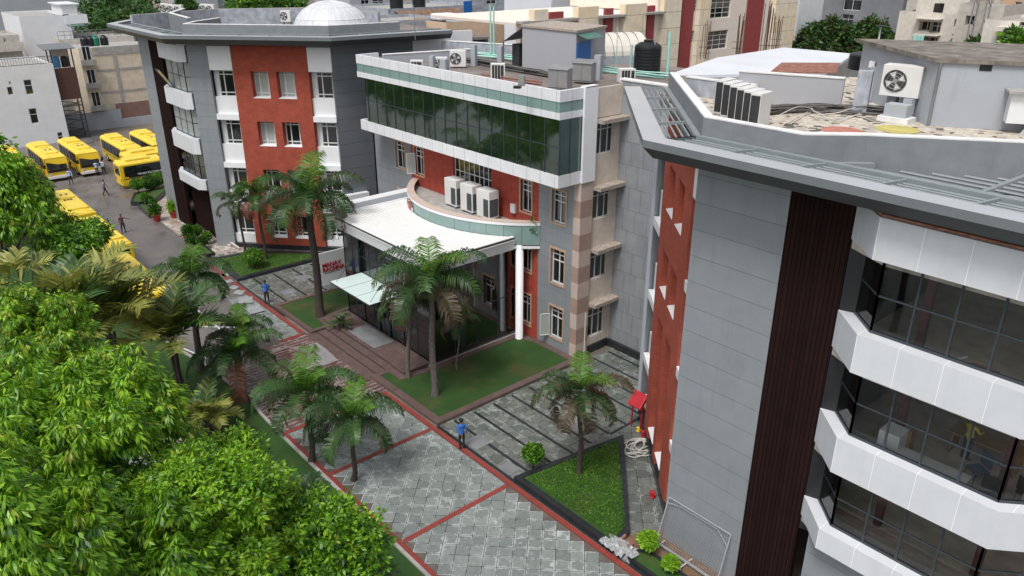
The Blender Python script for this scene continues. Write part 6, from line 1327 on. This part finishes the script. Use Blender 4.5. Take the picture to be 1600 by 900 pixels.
# ------------------------------------------------------------ buses
def make_bus(L=8.6, Wd=2.12, H=2.68, label='', wide_rear=False):
    t = thing('school_bus', label, 'bus', (0, 0, 0), 'yellow campus buses'); hw = Wd / 2
    # body: cross-section with tumblehome, front raked
    mb = MB(); xs = [(-L / 2, 0), (L / 2, 0)]
    sec = [(-hw * .98, .35), (hw * .98, .35), (hw, .6), (hw, 1.25), (hw * .97, 2.42), (-hw * .97, 2.42), (-hw, 1.25), (-hw, .6)]
    n = len(sec); o = []
    for x in (-L / 2, L / 2 - .25): o += [(x, y, z) for y, z in sec]
    front = [(L / 2 - (.06 if z < .5 else 0 if z < 1.3 else .30), y * (.96), z) for y, z in sec]; o += front
    f = [tuple(range(n))[::-1]] + [tuple(2 * n + i for i in range(n))]
    for r in (0, 1):
        for i in range(n): f.append((r * n + i, r * n + (i + 1) % n, (r + 1) * n + (i + 1) % n, (r + 1) * n + i))
    mb.add(o, f); mb.obj('body', 'yellow_bus', t, bevel=.03)
    mb = MB(); rw = hw * .97; mb.add([(-L / 2 + .02, -rw, 2.42), (L / 2 - .3, -rw, 2.42), (L / 2 - .3, rw, 2.42), (-L / 2 + .02, rw, 2.42), (-L / 2 + .12, -rw + .18, H - .05), (L / 2 - .5, -rw + .18, H - .05), (L / 2 - .5, rw - .18, H - .05), (-L / 2 + .12, rw - .18, H - .05), (-L / 2 + .3, 0, H), (L / 2 - .7, 0, H)], [(0, 1, 5, 4), (2, 3, 7, 6), (4, 5, 9, 8), (6, 7, 8, 9), (1, 2, 6, 9, 5), (3, 0, 4, 8, 7)]); rf = mb.obj('roof', 'yellow_roof', t, bevel=.03)
    mb = MB(); mb.prism([(.4, -.62), (2.9, -.62), (3.05, -.5), (3.05, .5), (2.9, .62), (.4, .62)], H - .04, H + .12); mb.obj('roof_pod', 'yellow_roof', rf, bevel=.05); mb = MB(); mb.prism([(-3.6, -.7), (-1.2, -.7), (-1.2, .7), (-3.6, .7)], H - .05, H + .16); mb.obj('roof_pod', 'yellow_roof', rf, bevel=.05)
    mb = MB()
    for y in (-.32, -.08, .16): mb.box(-.2, y, H + .001, .15, y + .17, H + .03)
    for y in (-.32, .1): mb.box(1.2, y, H + .122, 1.6, y + .22, H + .135)
    mb.obj('vent', 'ac_dark', rf)
    for sy in (-1, 1):
        mb = MB(); y = sy * (hw + .004); mb.add([(-L / 2 + .35, y, 1.22), (L / 2 - .75, y, 1.22), (L / 2 - .95, y * .975, 2.28), (-L / 2 + .35, y * .975, 2.28)], [(0, 1, 2, 3) if sy < 0 else (3, 2, 1, 0)]); g = mb.obj('side_windows', 'glass_dark', t)
        fr = MB(); k = 6
        for i in range(1, k): x = -L / 2 + .35 + (L - 1.2) * i / k; fr.beam((x, y + sy * .006, 1.25), (x, y * .977 + sy * .006, 2.26), .05, .02)
        fr.beam((-L / 2 + .4, y * .99 + sy * .008, 1.72), (L / 2 - .85, y * .99 + sy * .008, 1.72), .03, .02); fr.obj('window_bars', 'frame_dark', g)
        mb = MB(); mb.box(-L / 2 + .2, min(y, y + sy * .01), .98, L / 2 - .5, max(y, y + sy * .01), 1.06); mb.obj('stripe', 'eave_dark', t)
    mb = MB(); xf = L / 2 + .004; mb.add([(xf, -hw * .86, 1.30), (xf, hw * .86, 1.30), (xf - .27, hw * .86, 2.12), (xf - .27, -hw * .86, 2.12)], [(0, 1, 2, 3)]); ws = mb.obj('windscreen', 'glass_dark', t)
    mb = MB(); mb.add([(xf - .262, -hw * .88, 2.10), (xf - .262, hw * .88, 2.10), (xf - .295, hw * .88, 2.38), (xf - .295, -hw * .88, 2.38)], [(0, 1, 2, 3)]); mb.obj('destination_board', 'white_clean', t)
    mb = MB(); mb.box(xf, -hw * .86, 1.0, xf + .012, hw * .86, 1.27); mb.obj('grille', 'black_plastic', t); mb = MB(); mb.box(L / 2 - .1, -hw * .97, .34, L / 2 + .12, hw * .97, .58); mb.box(L / 2 + .002, -hw * .8, .62, L / 2 + .02, hw * .8, .66); mb.obj('bumper', 'white_paint', t, bevel=.03)
    for sy in (-1, 1):
        mb = MB(); mb.box(L / 2 + .001, sy * hw * .78 - .14, .70, L / 2 + .03, sy * hw * .78 + .14, .92); mb.obj('headlight', 'frame_white', t, bevel=.02)
        mb = MB(); mb.tube([(L / 2 - .2, sy * hw * .95, 2.2), (L / 2 + .22, sy * (hw + .12), 2.1), (L / 2 + .22, sy * (hw + .12), 1.9)], .025, 6); mb.box(L / 2 + .18, sy * (hw + .12) - .09, 1.55, L / 2 + .26, sy * (hw + .12) + .09, 1.92); mb.obj('mirror', 'black_plastic', t)
        mb = MB(); mb.box(-L / 2 - .02, sy * hw * .8 - .09, .75, -L / 2 - .001, sy * hw * .8 + .09, 1.05); mb.obj('tail_light', 'red_paint', t)
    mb = MB(); mb.box(-L / 2 - .012, -hw * .72, 1.35, -L / 2 - .002, hw * .72, 2.2); mb.obj('rear_window', 'glass_dark', t)
    for x in (-L / 2 + 1.9, L / 2 - 1.6):
        for sy in (-1, 1):
            mb = MB(); mb.tube([(x, sy * (hw - .26), .42), (x, sy * (hw + .02), .42)], .42, 20); wh = mb.obj('wheel', 'tyre', t); mb = MB(); mb.tube([(x, sy * (hw - .1), .42), (x, sy * (hw + .03), .42)], .22, 14); mb.obj('rim', 'frame_grey', wh)
    return t
bus0 = make_bus(label='yellow bus parked nose out, right neighbour of the white house window')
def put_bus(x, y, rz, label, first=[True], **k):
    if first[0]: t = bus0; first[0] = False
    else: t = copy_tree(bus0)
    t.location = (x, y, 0); t.rotation_euler.z = rz; t['label'] = label; return t
put_bus(-94.5, 16.1, 0, 'yellow bus parked nose out with a man in pale blue beside its bumper')
put_bus(-94.5, 19.2, 0, 'yellow bus parked nose out with the group of men at its front')
put_bus(-94.9, 12.9, 0, 'yellow bus mostly hidden by the tree at the left edge')
put_bus(-93.6, 23.4, 0, 'yellow bus parked behind the two side-on buses, its roof seen whole')
put_bus(-93.6, 26.6, 0, 'rearmost yellow bus half hidden by the grey wing corner')
sb = put_bus(-83.55, 24.35, math.pi / 2, 'yellow bus standing side-on with white lettering under its windows')
put_bus(-86.9, 25.9, math.pi / 2, 'yellow bus side-on behind the lettered one, only its top showing')
put_bus(-72.5, 13.15, math.pi, 'farthest yellow bus in the line along the road, its tail end clear of the trees'); put_bus(-62.9, 13.05, math.pi, 'middle yellow bus in the line along the road, between tree and olive palms'); put_bus(-52.2, 12.1 + .1, math.pi, 'nearest yellow bus in the line along the road, seen through palm fronds')
tx = text_mesh('lettering', 'MANAV RACHNA INTERNATIONAL', .27, 'white_clean', sb, (-2.75, -1.082, 1.27), 0, depth=.004, bold=.006)
mb = MB(); mb.box(-3.6, -1.076, 1.10, 3.4, -1.072, 1.55); mb.obj('name_band', 'black_plastic', sb)
# ------------------------------------------------------------ people
def person(label, x, y, rz, shirt, trousers, pose='stand', h=1.70, cap=None, group=None, z=0, hairm='hair'):
    s = h / 1.75
    J = {'pel': (0, 0, .95), 'spi': (0, 0, 1.15), 'che': (0, .01, 1.36), 'nek': (0, .0, 1.50), 'hd0': (0, -.01, 1.58), 'hd1': (0, -.02, 1.68), 'hd2': (0, -.01, 1.75)}
    Rd = {'pel': .145, 'spi': .125, 'che': .155, 'nek': .058, 'hd0': .075, 'hd1': .092, 'hd2': .06}
    E = [('pel', 'spi'), ('spi', 'che'), ('che', 'nek'), ('nek', 'hd0'), ('hd0', 'hd1'), ('hd1', 'hd2')]
    st = {'stand': (0.03, -.03), 'walk': (.30, -.30), 'point': (.16, -.10), 'group': (.05, .02)}[pose]
    for sg, n in ((-1, 'R'), (1, 'L')):
        f = st[0] if sg < 0 else st[1]
        J['hip' + n] = (.09 * sg, 0, .88); J['kne' + n] = (.10 * sg, -f * .55 - .02, .48); J['ank' + n] = (.11 * sg, -f + .03, .09); J['toe' + n] = (.13 * sg, -f - .15, .035)
        Rd['hip' + n] = .095; Rd['kne' + n] = .062; Rd['ank' + n] = .046; Rd['toe' + n] = .036
        E += [('pel', 'hip' + n), ('hip' + n, 'kne' + n), ('kne' + n, 'ank' + n), ('ank' + n, 'toe' + n)]
        J['sho' + n] = (.19 * sg, .0, 1.42); Rd['sho' + n] = .066
        el, wr = (.24 * sg, .04 + f * .3, 1.14), (.25 * sg, -.08 + f * .5, .92)
        if pose == 'stand' and sg > 0: el, wr = (.25 * sg, .10, 1.16), (.10 * sg, .18, 1.02)
        if pose == 'point' and sg > 0: el, wr = (.45 * sg, -.06, 1.38), (.70 * sg, -.12, 1.34)
        if pose == 'group': el, wr = (.25 * sg, -.14, 1.18), (.20 * sg, -.36, 1.22)
        J['elb' + n] = el; J['wri' + n] = wr; Rd['elb' + n] = .046; Rd['wri' + n] = .032
        d = (Vector(wr) - Vector(el)).normalized(); pm = Vector(wr) + d * .07; J['pal' + n] = tuple(pm); Rd['pal' + n] = .034
        E += [('che', 'sho' + n), ('sho' + n, 'elb' + n), ('elb' + n, 'wri' + n), ('wri' + n, 'pal' + n)]
        sd = d.cross(Vector((0, 1, 0))).normalized() if abs(d.y) < .9 else Vector((1, 0, 0))
        for k in range(4):
            a = pm + sd * (.022 * (k - 1.5)) + d * .045; b = a + d * (.045 - .006 * abs(k - 1.2)) + Vector((0, -.012, 0)); J[f'f{k}a{n}'] = tuple(a); J[f'f{k}b{n}'] = tuple(b); Rd[f'f{k}a{n}'] = .0095; Rd[f'f{k}b{n}'] = .008; E += [('pal' + n, f'f{k}a{n}'), (f'f{k}a{n}', f'f{k}b{n}')]
        a = pm - sd * .05; b = a + d * .04; J['tha' + n] = tuple(a); J['thb' + n] = tuple(b); Rd['tha' + n] = .011; Rd['thb' + n] = .009; E += [('wri' + n, 'tha' + n), ('tha' + n, 'thb' + n)]
    J['nos'] = (0, -.115, 1.655); Rd['nos'] = .016; E.append(('hd1', 'nos'))
    ks = list(J); ix = {k: i for i, k in enumerate(ks)}
    me = bpy.data.meshes.new('person'); me.from_pydata([tuple(c * s for c in J[k]) for k in ks], [(ix[a], ix[b]) for a, b in E], []); tmp = bpy.data.objects.new('tmp', me); C.objects.link(tmp)
    sk = tmp.modifiers.new('s', 'SKIN'); me.skin_vertices[0].data[0].use_root = True
    for i, k in enumerate(ks): me.skin_vertices[0].data[i].radius = (Rd[k] * s, Rd[k] * s * (.72 if k in ('che', 'spi', 'pel') else 1))
    me.skin_vertices[0].data[ix['pel']].use_root = True
    sub = tmp.modifiers.new('b', 'SUBSURF'); sub.levels = 1; sub.render_levels = 1
    dg = bpy.context.evaluated_depsgraph_get(); m2 = bpy.data.meshes.new_from_object(tmp.evaluated_get(dg)); bpy.data.objects.remove(tmp)
    m2.materials.clear()
    for k in ('skin', shirt, trousers, 'black_plastic'): m2.materials.append(M[k])
    segs = [(Vector(J[a]) * s, Vector(J[b]) * s, a) for a, b in E]
    for p in m2.polygons:
        c = p.center; best = min(segs, key=lambda q: (c - (q[0] + (q[1] - q[0]) * max(0, min(1, (c - q[0]).dot(q[1] - q[0]) / max(1e-9, (q[1] - q[0]).length_squared))))).length); a = best[2]
        if a[:3] in ('hd0', 'hd1', 'nos', 'nek'): mi = 0
        elif a[:3] in ('wri', 'pal', 'tha') or a[0] == 'f': mi = 0
        elif a[:3] in ('ank',): mi = 3
        elif a[:3] in ('hip', 'kne') or (a == 'pel' and c.z < .97 * s): mi = 2
        else: mi = 1
        p.material_index = mi; p.use_smooth = True
    m2.name = 'person'; o = bpy.data.objects.new('person', m2); C.objects.link(o); o.location = (x, y, z); o.rotation_euler.z = rz; tag(o, label, 'person', group)
    hb = MB(); hb.lathe([(.096, 1.665), (.104, 1.70), (.095, 1.745), (.06, 1.785), (.01, 1.80)], 0, .012, 0, 14); hb.v = [(a * s, b * s, c * s) for a, b, c in hb.v]; q = hb.obj('hair' if not cap else 'cap', cap or hairm, None, smooth=True); q.parent = o
    if cap: hb = MB(); hb.lathe([(.13, 1.70), (.13, 1.715)], 0, -.05, 0, 12); hb.v = [(a * s, b * s, c * s) for a, b, c in hb.v]; q2 = hb.obj('cap_brim', cap, None); q2.parent = q
    return o
def pp(px, py, **k): p = G(px, py, 0); return p.x, p.y
x, y = pp(722, 702); person('guard in bright blue shirt and dark cap standing on the red edging of the driveway', x, y, R(-115), 'cloth_blue', 'cloth_black', 'stand', 1.68, 'cloth_black')
x, y = pp(418, 474); person('guard in bright blue shirt and dark cap standing by the far courtyard', x, y, R(60), 'cloth_blue', 'cloth_black', 'stand', 1.68, 'cloth_black')
x, y = pp(194, 364); person('man in maroon top and black trousers pointing beside the line of buses', x, y, R(60), 'cloth_maroon', 'cloth_black', 'point', 1.66)
x, y = pp(166, 306); person('man in light grey top walking away across the road', x, y, R(150), 'cloth_grey', 'cloth_black', 'walk', 1.62)
x, y = pp(112, 288); person('man in pale blue shirt striding beside the front bumper of a bus', x, y, R(70), 'cloth_paleblue', 'cloth_black', 'walk', 1.66)
for i, (px, py, rz, lab) in enumerate(((135, 276, 180, 'leftmost man in pale blue in the group at the bus front'), (144, 272, 200, 'second man in pale blue in the group at the bus front'), (153, 275, 150, 'third man in pale blue in the group at the bus front'), (163, 273, 130, 'rightmost man in pale blue in the group, arm stretched to the bus'))):
    x, y = pp(px, py); person(lab, x, y, R(rz + 90), 'cloth_paleblue', 'cloth_black', 'group' if i < 3 else 'point', 1.64, group='men at the bus front')
# figure and furniture behind the bay glass
person('person in a yellow top sitting at the desk behind the middle bay windows', -5.9, 23.3, R(160), 'cloth_yellow', 'cloth_black', 'group', 1.5, z=7.75)
FZ = 7.53
t = thing('office_desk', 'white office counter standing against the middle bay windows', 'desk', (-7, 21.4, FZ)); mb = MB(); mb.box(-7.6, 20.95, FZ, -7.0, 21.6, FZ + 1.5); mb.obj('side_cabinet', 'white_clean', t); mb = MB(); mb.box(-6.95, 20.9, FZ, -5.2, 21.3, FZ + .95); mb.obj('counter', 'white_paint', t); mb = MB(); mb.box(-7.0, 20.85, FZ + .952, -5.1, 21.4, FZ + 1.0); mb.obj('counter_top', 'white_clean', t); mb = MB(); mb.box(-6.98, 21.5, FZ, -6.9, 21.9, FZ + 1.5); mb.obj('panel', 'wood', t)
t = thing('office_desk', 'wooden desk with papers deep in the middle bay room', 'desk', (-5, 24, FZ)); mb = MB(); mb.box(-6.6, 23.7, FZ + .7, -4.6, 24.5, FZ + .76); mb.obj('top', 'wood', t); mb = MB()
for a in (-6.5, -4.7): mb.box(a, 23.75, FZ, a + .06, 24.45, FZ + .7)
mb.obj('side_panel', 'wood', t)
def chair(x, y, rz, z, m_, label):
    t = thing('office_chair', label, 'chair', (0, 0, 0)); mb = MB(); mb.box(-.24, -.24, .42, .24, .24, .49); mb.obj('seat', m_, t, bevel=.03); mb = MB(); mb.box(-.22, .2, .55, .22, .26, 1.0); mb.obj('backrest', m_, t, bevel=.03)
    for a, b in ((-.2, -.2), (.2, -.2), (-.2, .2), (.2, .2)): mb = MB(); mb.tube([(a, b, .42), (a * 1.1, b * 1.1, 0)], .02); mb.obj('leg', 'frame_dark' if m_ != 'pvc_white' else m_, t)
    t.location = (x, y, z); t.rotation_euler.z = rz; return t
chair(-4.6, 21.5, .4, FZ + .09, 'cloth_black', 'black office chair behind the middle bay windows, left of the white one'); chair(-3.9, 22.4, 2.4, FZ + .09, 'cloth_black', 'black office chair deeper in the room behind the middle bay windows'); chair(-3.55, 21.6, 1.1, FZ + .09, 'pvc_white', 'cream plastic chair behind the middle bay windows'); chair(-5.3, 22.6, -.6, FZ + .09, 'cloth_navy', 'dark blue office chair beside the person in yellow')
mb = MB(); mb.box(-.35, -.3, 0, .35, .3, .55); o = mb.obj('carton', 'wood'); o.location = (-5.6, 21.6, 11.09); tag(o, 'brown cardboard carton on the floor behind the top bay windows', 'carton')
mb = MB(); r2 = random.Random(4)
for i in range(9): a = Vector((-7.8 + i * .7, 21.4 + r2.uniform(0, 1.2), 11.12)); mb.beam(a, a + Vector((r2.uniform(.6, 1.4), r2.uniform(-.8, .8), r2.uniform(.05, .6))), .05)
tag(mb.obj('scrap_frames', 'white_paint'), 'loose white metal frames lying behind the top bay windows', 'frames')
# ------------------------------------------------------------ small things on the ground
c = G(998, 700, 0); mb = MB(); r3 = random.Random(2)
pts = []
for i in range(170): a = i * .26; rr = .58 + .14 * math.sin(i * .045); cx2 = .22 * math.sin(i * .061); cy2 = .25 * math.cos(i * .053); pts.append((rr * math.cos(a) * .8 + cx2, rr * math.sin(a) * 1.15 + cy2, .04 + .03 * abs(math.sin(i * .7)) + i * .0006))
mb.tube(pts, .028, 6); o = mb.obj('hose', 'pvc_white'); o.location = (c.x, c.y, .01); tag(o, 'coiled cream hose lying beside the red brick wall', 'hose')
c = G(993, 668, 0); t = thing('standing_sign', 'red slanted box on red legs beside the red brick wall', 'fire stand', tuple(c)); mb = MB(); mb.add([(c.x - .4, c.y - .3, 1.35), (c.x + .4, c.y - .3, 1.35), (c.x + .4, c.y + .25, 1.95), (c.x - .4, c.y + .25, 1.95), (c.x - .4, c.y - .15, 1.2), (c.x + .4, c.y - .15, 1.2), (c.x + .4, c.y + .4, 1.8), (c.x - .4, c.y + .4, 1.8)], [(0, 1, 2, 3), (7, 6, 5, 4), (0, 4, 5, 1), (1, 5, 6, 2), (2, 6, 7, 3), (3, 7, 4, 0)]); mb.obj('box', 'red_paint', t, bevel=.03)
for a in (-.3, .3): mb = MB(); mb.beam((c.x + a, c.y, 0), (c.x + a, c.y + .05, 1.5), .06); mb.obj('leg', 'red_paint', t)
c = G(1001, 655, 0); 
for i, (px, py, s_, m_, lab, nm) in enumerate(((1003, 650, .24, 'ac_dark', 'dark motor housing next to the red stand', 'motor'), (997, 674, .13, 'yellow_bus', 'small yellow drum right below the red stand', 'drum'), (1005, 682, .17, 'red_paint', 'small red pump by the brick wall above the hose', 'pump'), (1019, 777, .17, 'red_paint', 'red hydrant at the foot of the nearest brick pillar', 'hydrant'))):
    c = G(px, py, 0); mb = MB(); mb.lathe([(s_ * .7, 0), (s_ * .75, s_ * .3), (s_ * .5, s_ * .4), (s_ * .5, s_ * 1.6), (s_ * .6, s_ * 1.7), (s_ * .3, s_ * 2.1)], 0, 0, 0, 12); mb.tube([(-s_, 0, s_ * 1.1), (s_, 0, s_ * 1.1)], s_ * .25, 8); o = mb.obj(nm, m_); o.location = (c.x, c.y, .008); tag(o, lab, nm)
# rubble heap
c = G(972, 858, 0); r4 = random.Random(9); mb = MB(); 
for i in range(46):
    a = r4.uniform(0, 6.28); rr = r4.uniform(0, .8); p = Vector((c.x + rr * math.cos(a), c.y + rr * math.sin(a) * .6, .04 + .22 * (1 - rr))); s_ = r4.uniform(.05, .17); q = Matrix.Rotation(r4.uniform(0, 3), 3, Vector((r4.random(), r4.random(), r4.random())).normalized()); vs = [p + q @ Vector((x * s_ * r4.uniform(.7, 1.3), y * s_, z_ * s_ * .5)) for x in (-1, 1) for y in (-1, 1) for z_ in (-1, 1)]
    mb.add(vs, [(0, 1, 3, 2), (4, 6, 7, 5), (0, 4, 5, 1), (2, 3, 7, 6), (0, 2, 6, 4), (1, 5, 7, 3)], r4.choice((0, 0, 1, 2)))
tag(mb.obj('rubble_heap', ['concrete', 'plastic_sheet', 'rust']), 'heap of broken tiles and brick pieces at the planter tip', 'rubble', kind='stuff')
def crumple(label, px, py, s_, seed, z=.25):
    rr = random.Random(seed); n = 9; mb = MB(); g = [[(x / (n - 1) - .5, y / (n - 1) - .5) for x in range(n)] for y in range(n)]; vs = [((x + rr.uniform(-.04, .04)) * s_, (y + rr.uniform(-.04, .04)) * s_ * .8, (.16 * rr.random() + .14 * (1 - 2 * abs(x)) * (1 - 2 * abs(y))) * s_) for row in g for x, y in row]
    mb.add(vs, [(i * n + j, i * n + j + 1, (i + 1) * n + j + 1, (i + 1) * n + j) for i in range(n - 1) for j in range(n - 1)]); c = G(px, py, z); o = mb.obj('plastic_sheet', 'plastic_sheet'); o.location = (c.x, c.y, z); tag(o, label, 'sheet', 'crumpled plastic sheets on the rubble'); return o
crumple('larger crumpled white plastic sheet on the rubble heap', 966, 855, 1.0, 1); crumple('smaller crumpled white plastic sheet at the left of the rubble heap', 948, 848, .55, 2); crumple('crumpled sheet piece at the lower right of the rubble heap', 985, 866, .5, 3)
mb = MB(); c = G(368, 455, 0)
for i, (px, py, s_) in enumerate(((352, 430, .9), (358, 440, .8), (366, 450, .9), (374, 458, 1.1), (384, 470, 1.6), (398, 485, 1.7), (408, 498, 1.2))):
    p = G(px, py, 0); a = .4 * i; mb.prism([(p.x + s_ * .5 * math.cos(a + k * math.pi / 2 + .3), p.y + s_ * .4 * math.sin(a + k * math.pi / 2 + .3)) for k in range(4)], .012 + .012 * i, .03 + .012 * i)
tag(mb.obj('loose_slabs', 'plastic_sheet'), 'loose pale paving slabs laid in a jagged row along the red edging', 'slabs', kind='stuff')
mb = MB(); c = G(350, 400, 0)
for i in range(14): p = c + Vector((r4.uniform(-.6, .6), r4.uniform(-.9, .9), 0)); s_ = r4.uniform(.08, .2); mb.prism([(p.x + s_ * math.cos(k * 1.57 + i), p.y + s_ * math.sin(k * 1.57 + i)) for k in range(4)], .01, .05 + s_ * .6)
tag(mb.obj('debris', 'plastic_sheet'), 'white debris pieces at the corner of the far lawn', 'debris', kind='stuff')
for i, (a, b) in enumerate((((341, 372), (360, 384)), ((357, 376), (374, 388)))):
    p, q = G(*a, .4), G(*b, .1); mb = MB(); mb.beam(p, q, .12, .1); tag(mb.obj('plank', 'cream_white'), ['left pale plank leaning at the foot of the grey wing', 'right pale plank leaning at the foot of the grey wing'][i], 'plank', 'pale planks at the grey wing')
# mesh gate leaning on the grey wing
y_ = 20.95; def_ = []
a0 = PY(1046, 777, 21.08); a1 = PY(1142, 837, 21.08); b0 = PY(1040, 855, 20.6); t = thing('mesh_gate', 'grey wire mesh gate on small white wheels leaning against the grey wing', 'gate', (a0[0], 21, 0))
P = [Vector((a0[0] - .05, 20.55, .18)), Vector((a0[0], 21.08, a0[1])), Vector((a1[0], 21.08, a0[1])), Vector((a1[0], 20.55, .18))]
mb = MB(); mb.beam(P[0], P[1], .05); mb.beam(P[1], P[2], .05); mb.beam(P[2], P[3], .05); mb.beam(P[0], P[3], .07); u_ = P[1].lerp(P[2], .18); v_ = P[1].lerp(P[2], .80); mb.beam(P[0].lerp(P[1], .88), u_ - Vector((0, 0, .12)), .035); mb.beam(u_ - Vector((0, 0, .12)), v_ - Vector((0, 0, .12)), .04); mb.beam(v_ - Vector((0, 0, .12)), P[3].lerp(P[2], .75), .035); mb.obj('frame', 'gate_grey', t)
mb = MB()
for i in range(26): mb.beam(P[0].lerp(P[3], i / 26), P[1].lerp(P[2], i / 26), .006)
for i in range(22): mb.beam(P[0].lerp(P[1], i / 22), P[3].lerp(P[2], i / 22), .006)
mb.obj('wire_mesh', 'gate_grey', t)
for f_ in (.06, .52): p = P[0].lerp(P[3], f_); mb = MB(); mb.beam(p + Vector((0, -.45, -.02)), p + Vector((0, .35, -.02)), .04); mb.obj('foot', 'frame_grey', t); mb = MB(); [mb.tube([(p.x - .03, p.y + d_, .08), (p.x + .03, p.y + d_, .08)], .07, 12) for d_ in (-.45,)]; mb.obj('wheel', 'white_clean', t)
# flag-like green awning things and small lamp on the lawn
for i, (px, py) in enumerate(((712, 580),)):
    pass
p = G(905, 568, 0); mb = MB(); mb.tube([(0, 0, 0), (0, 0, 3.3)], .03, 8); o = mb.obj('thin_post', 'cream_white'); o.location = (p.x + .25, p.y + .1, 0); tag(o, 'thin pale post at the outer corner of the central building', 'post')
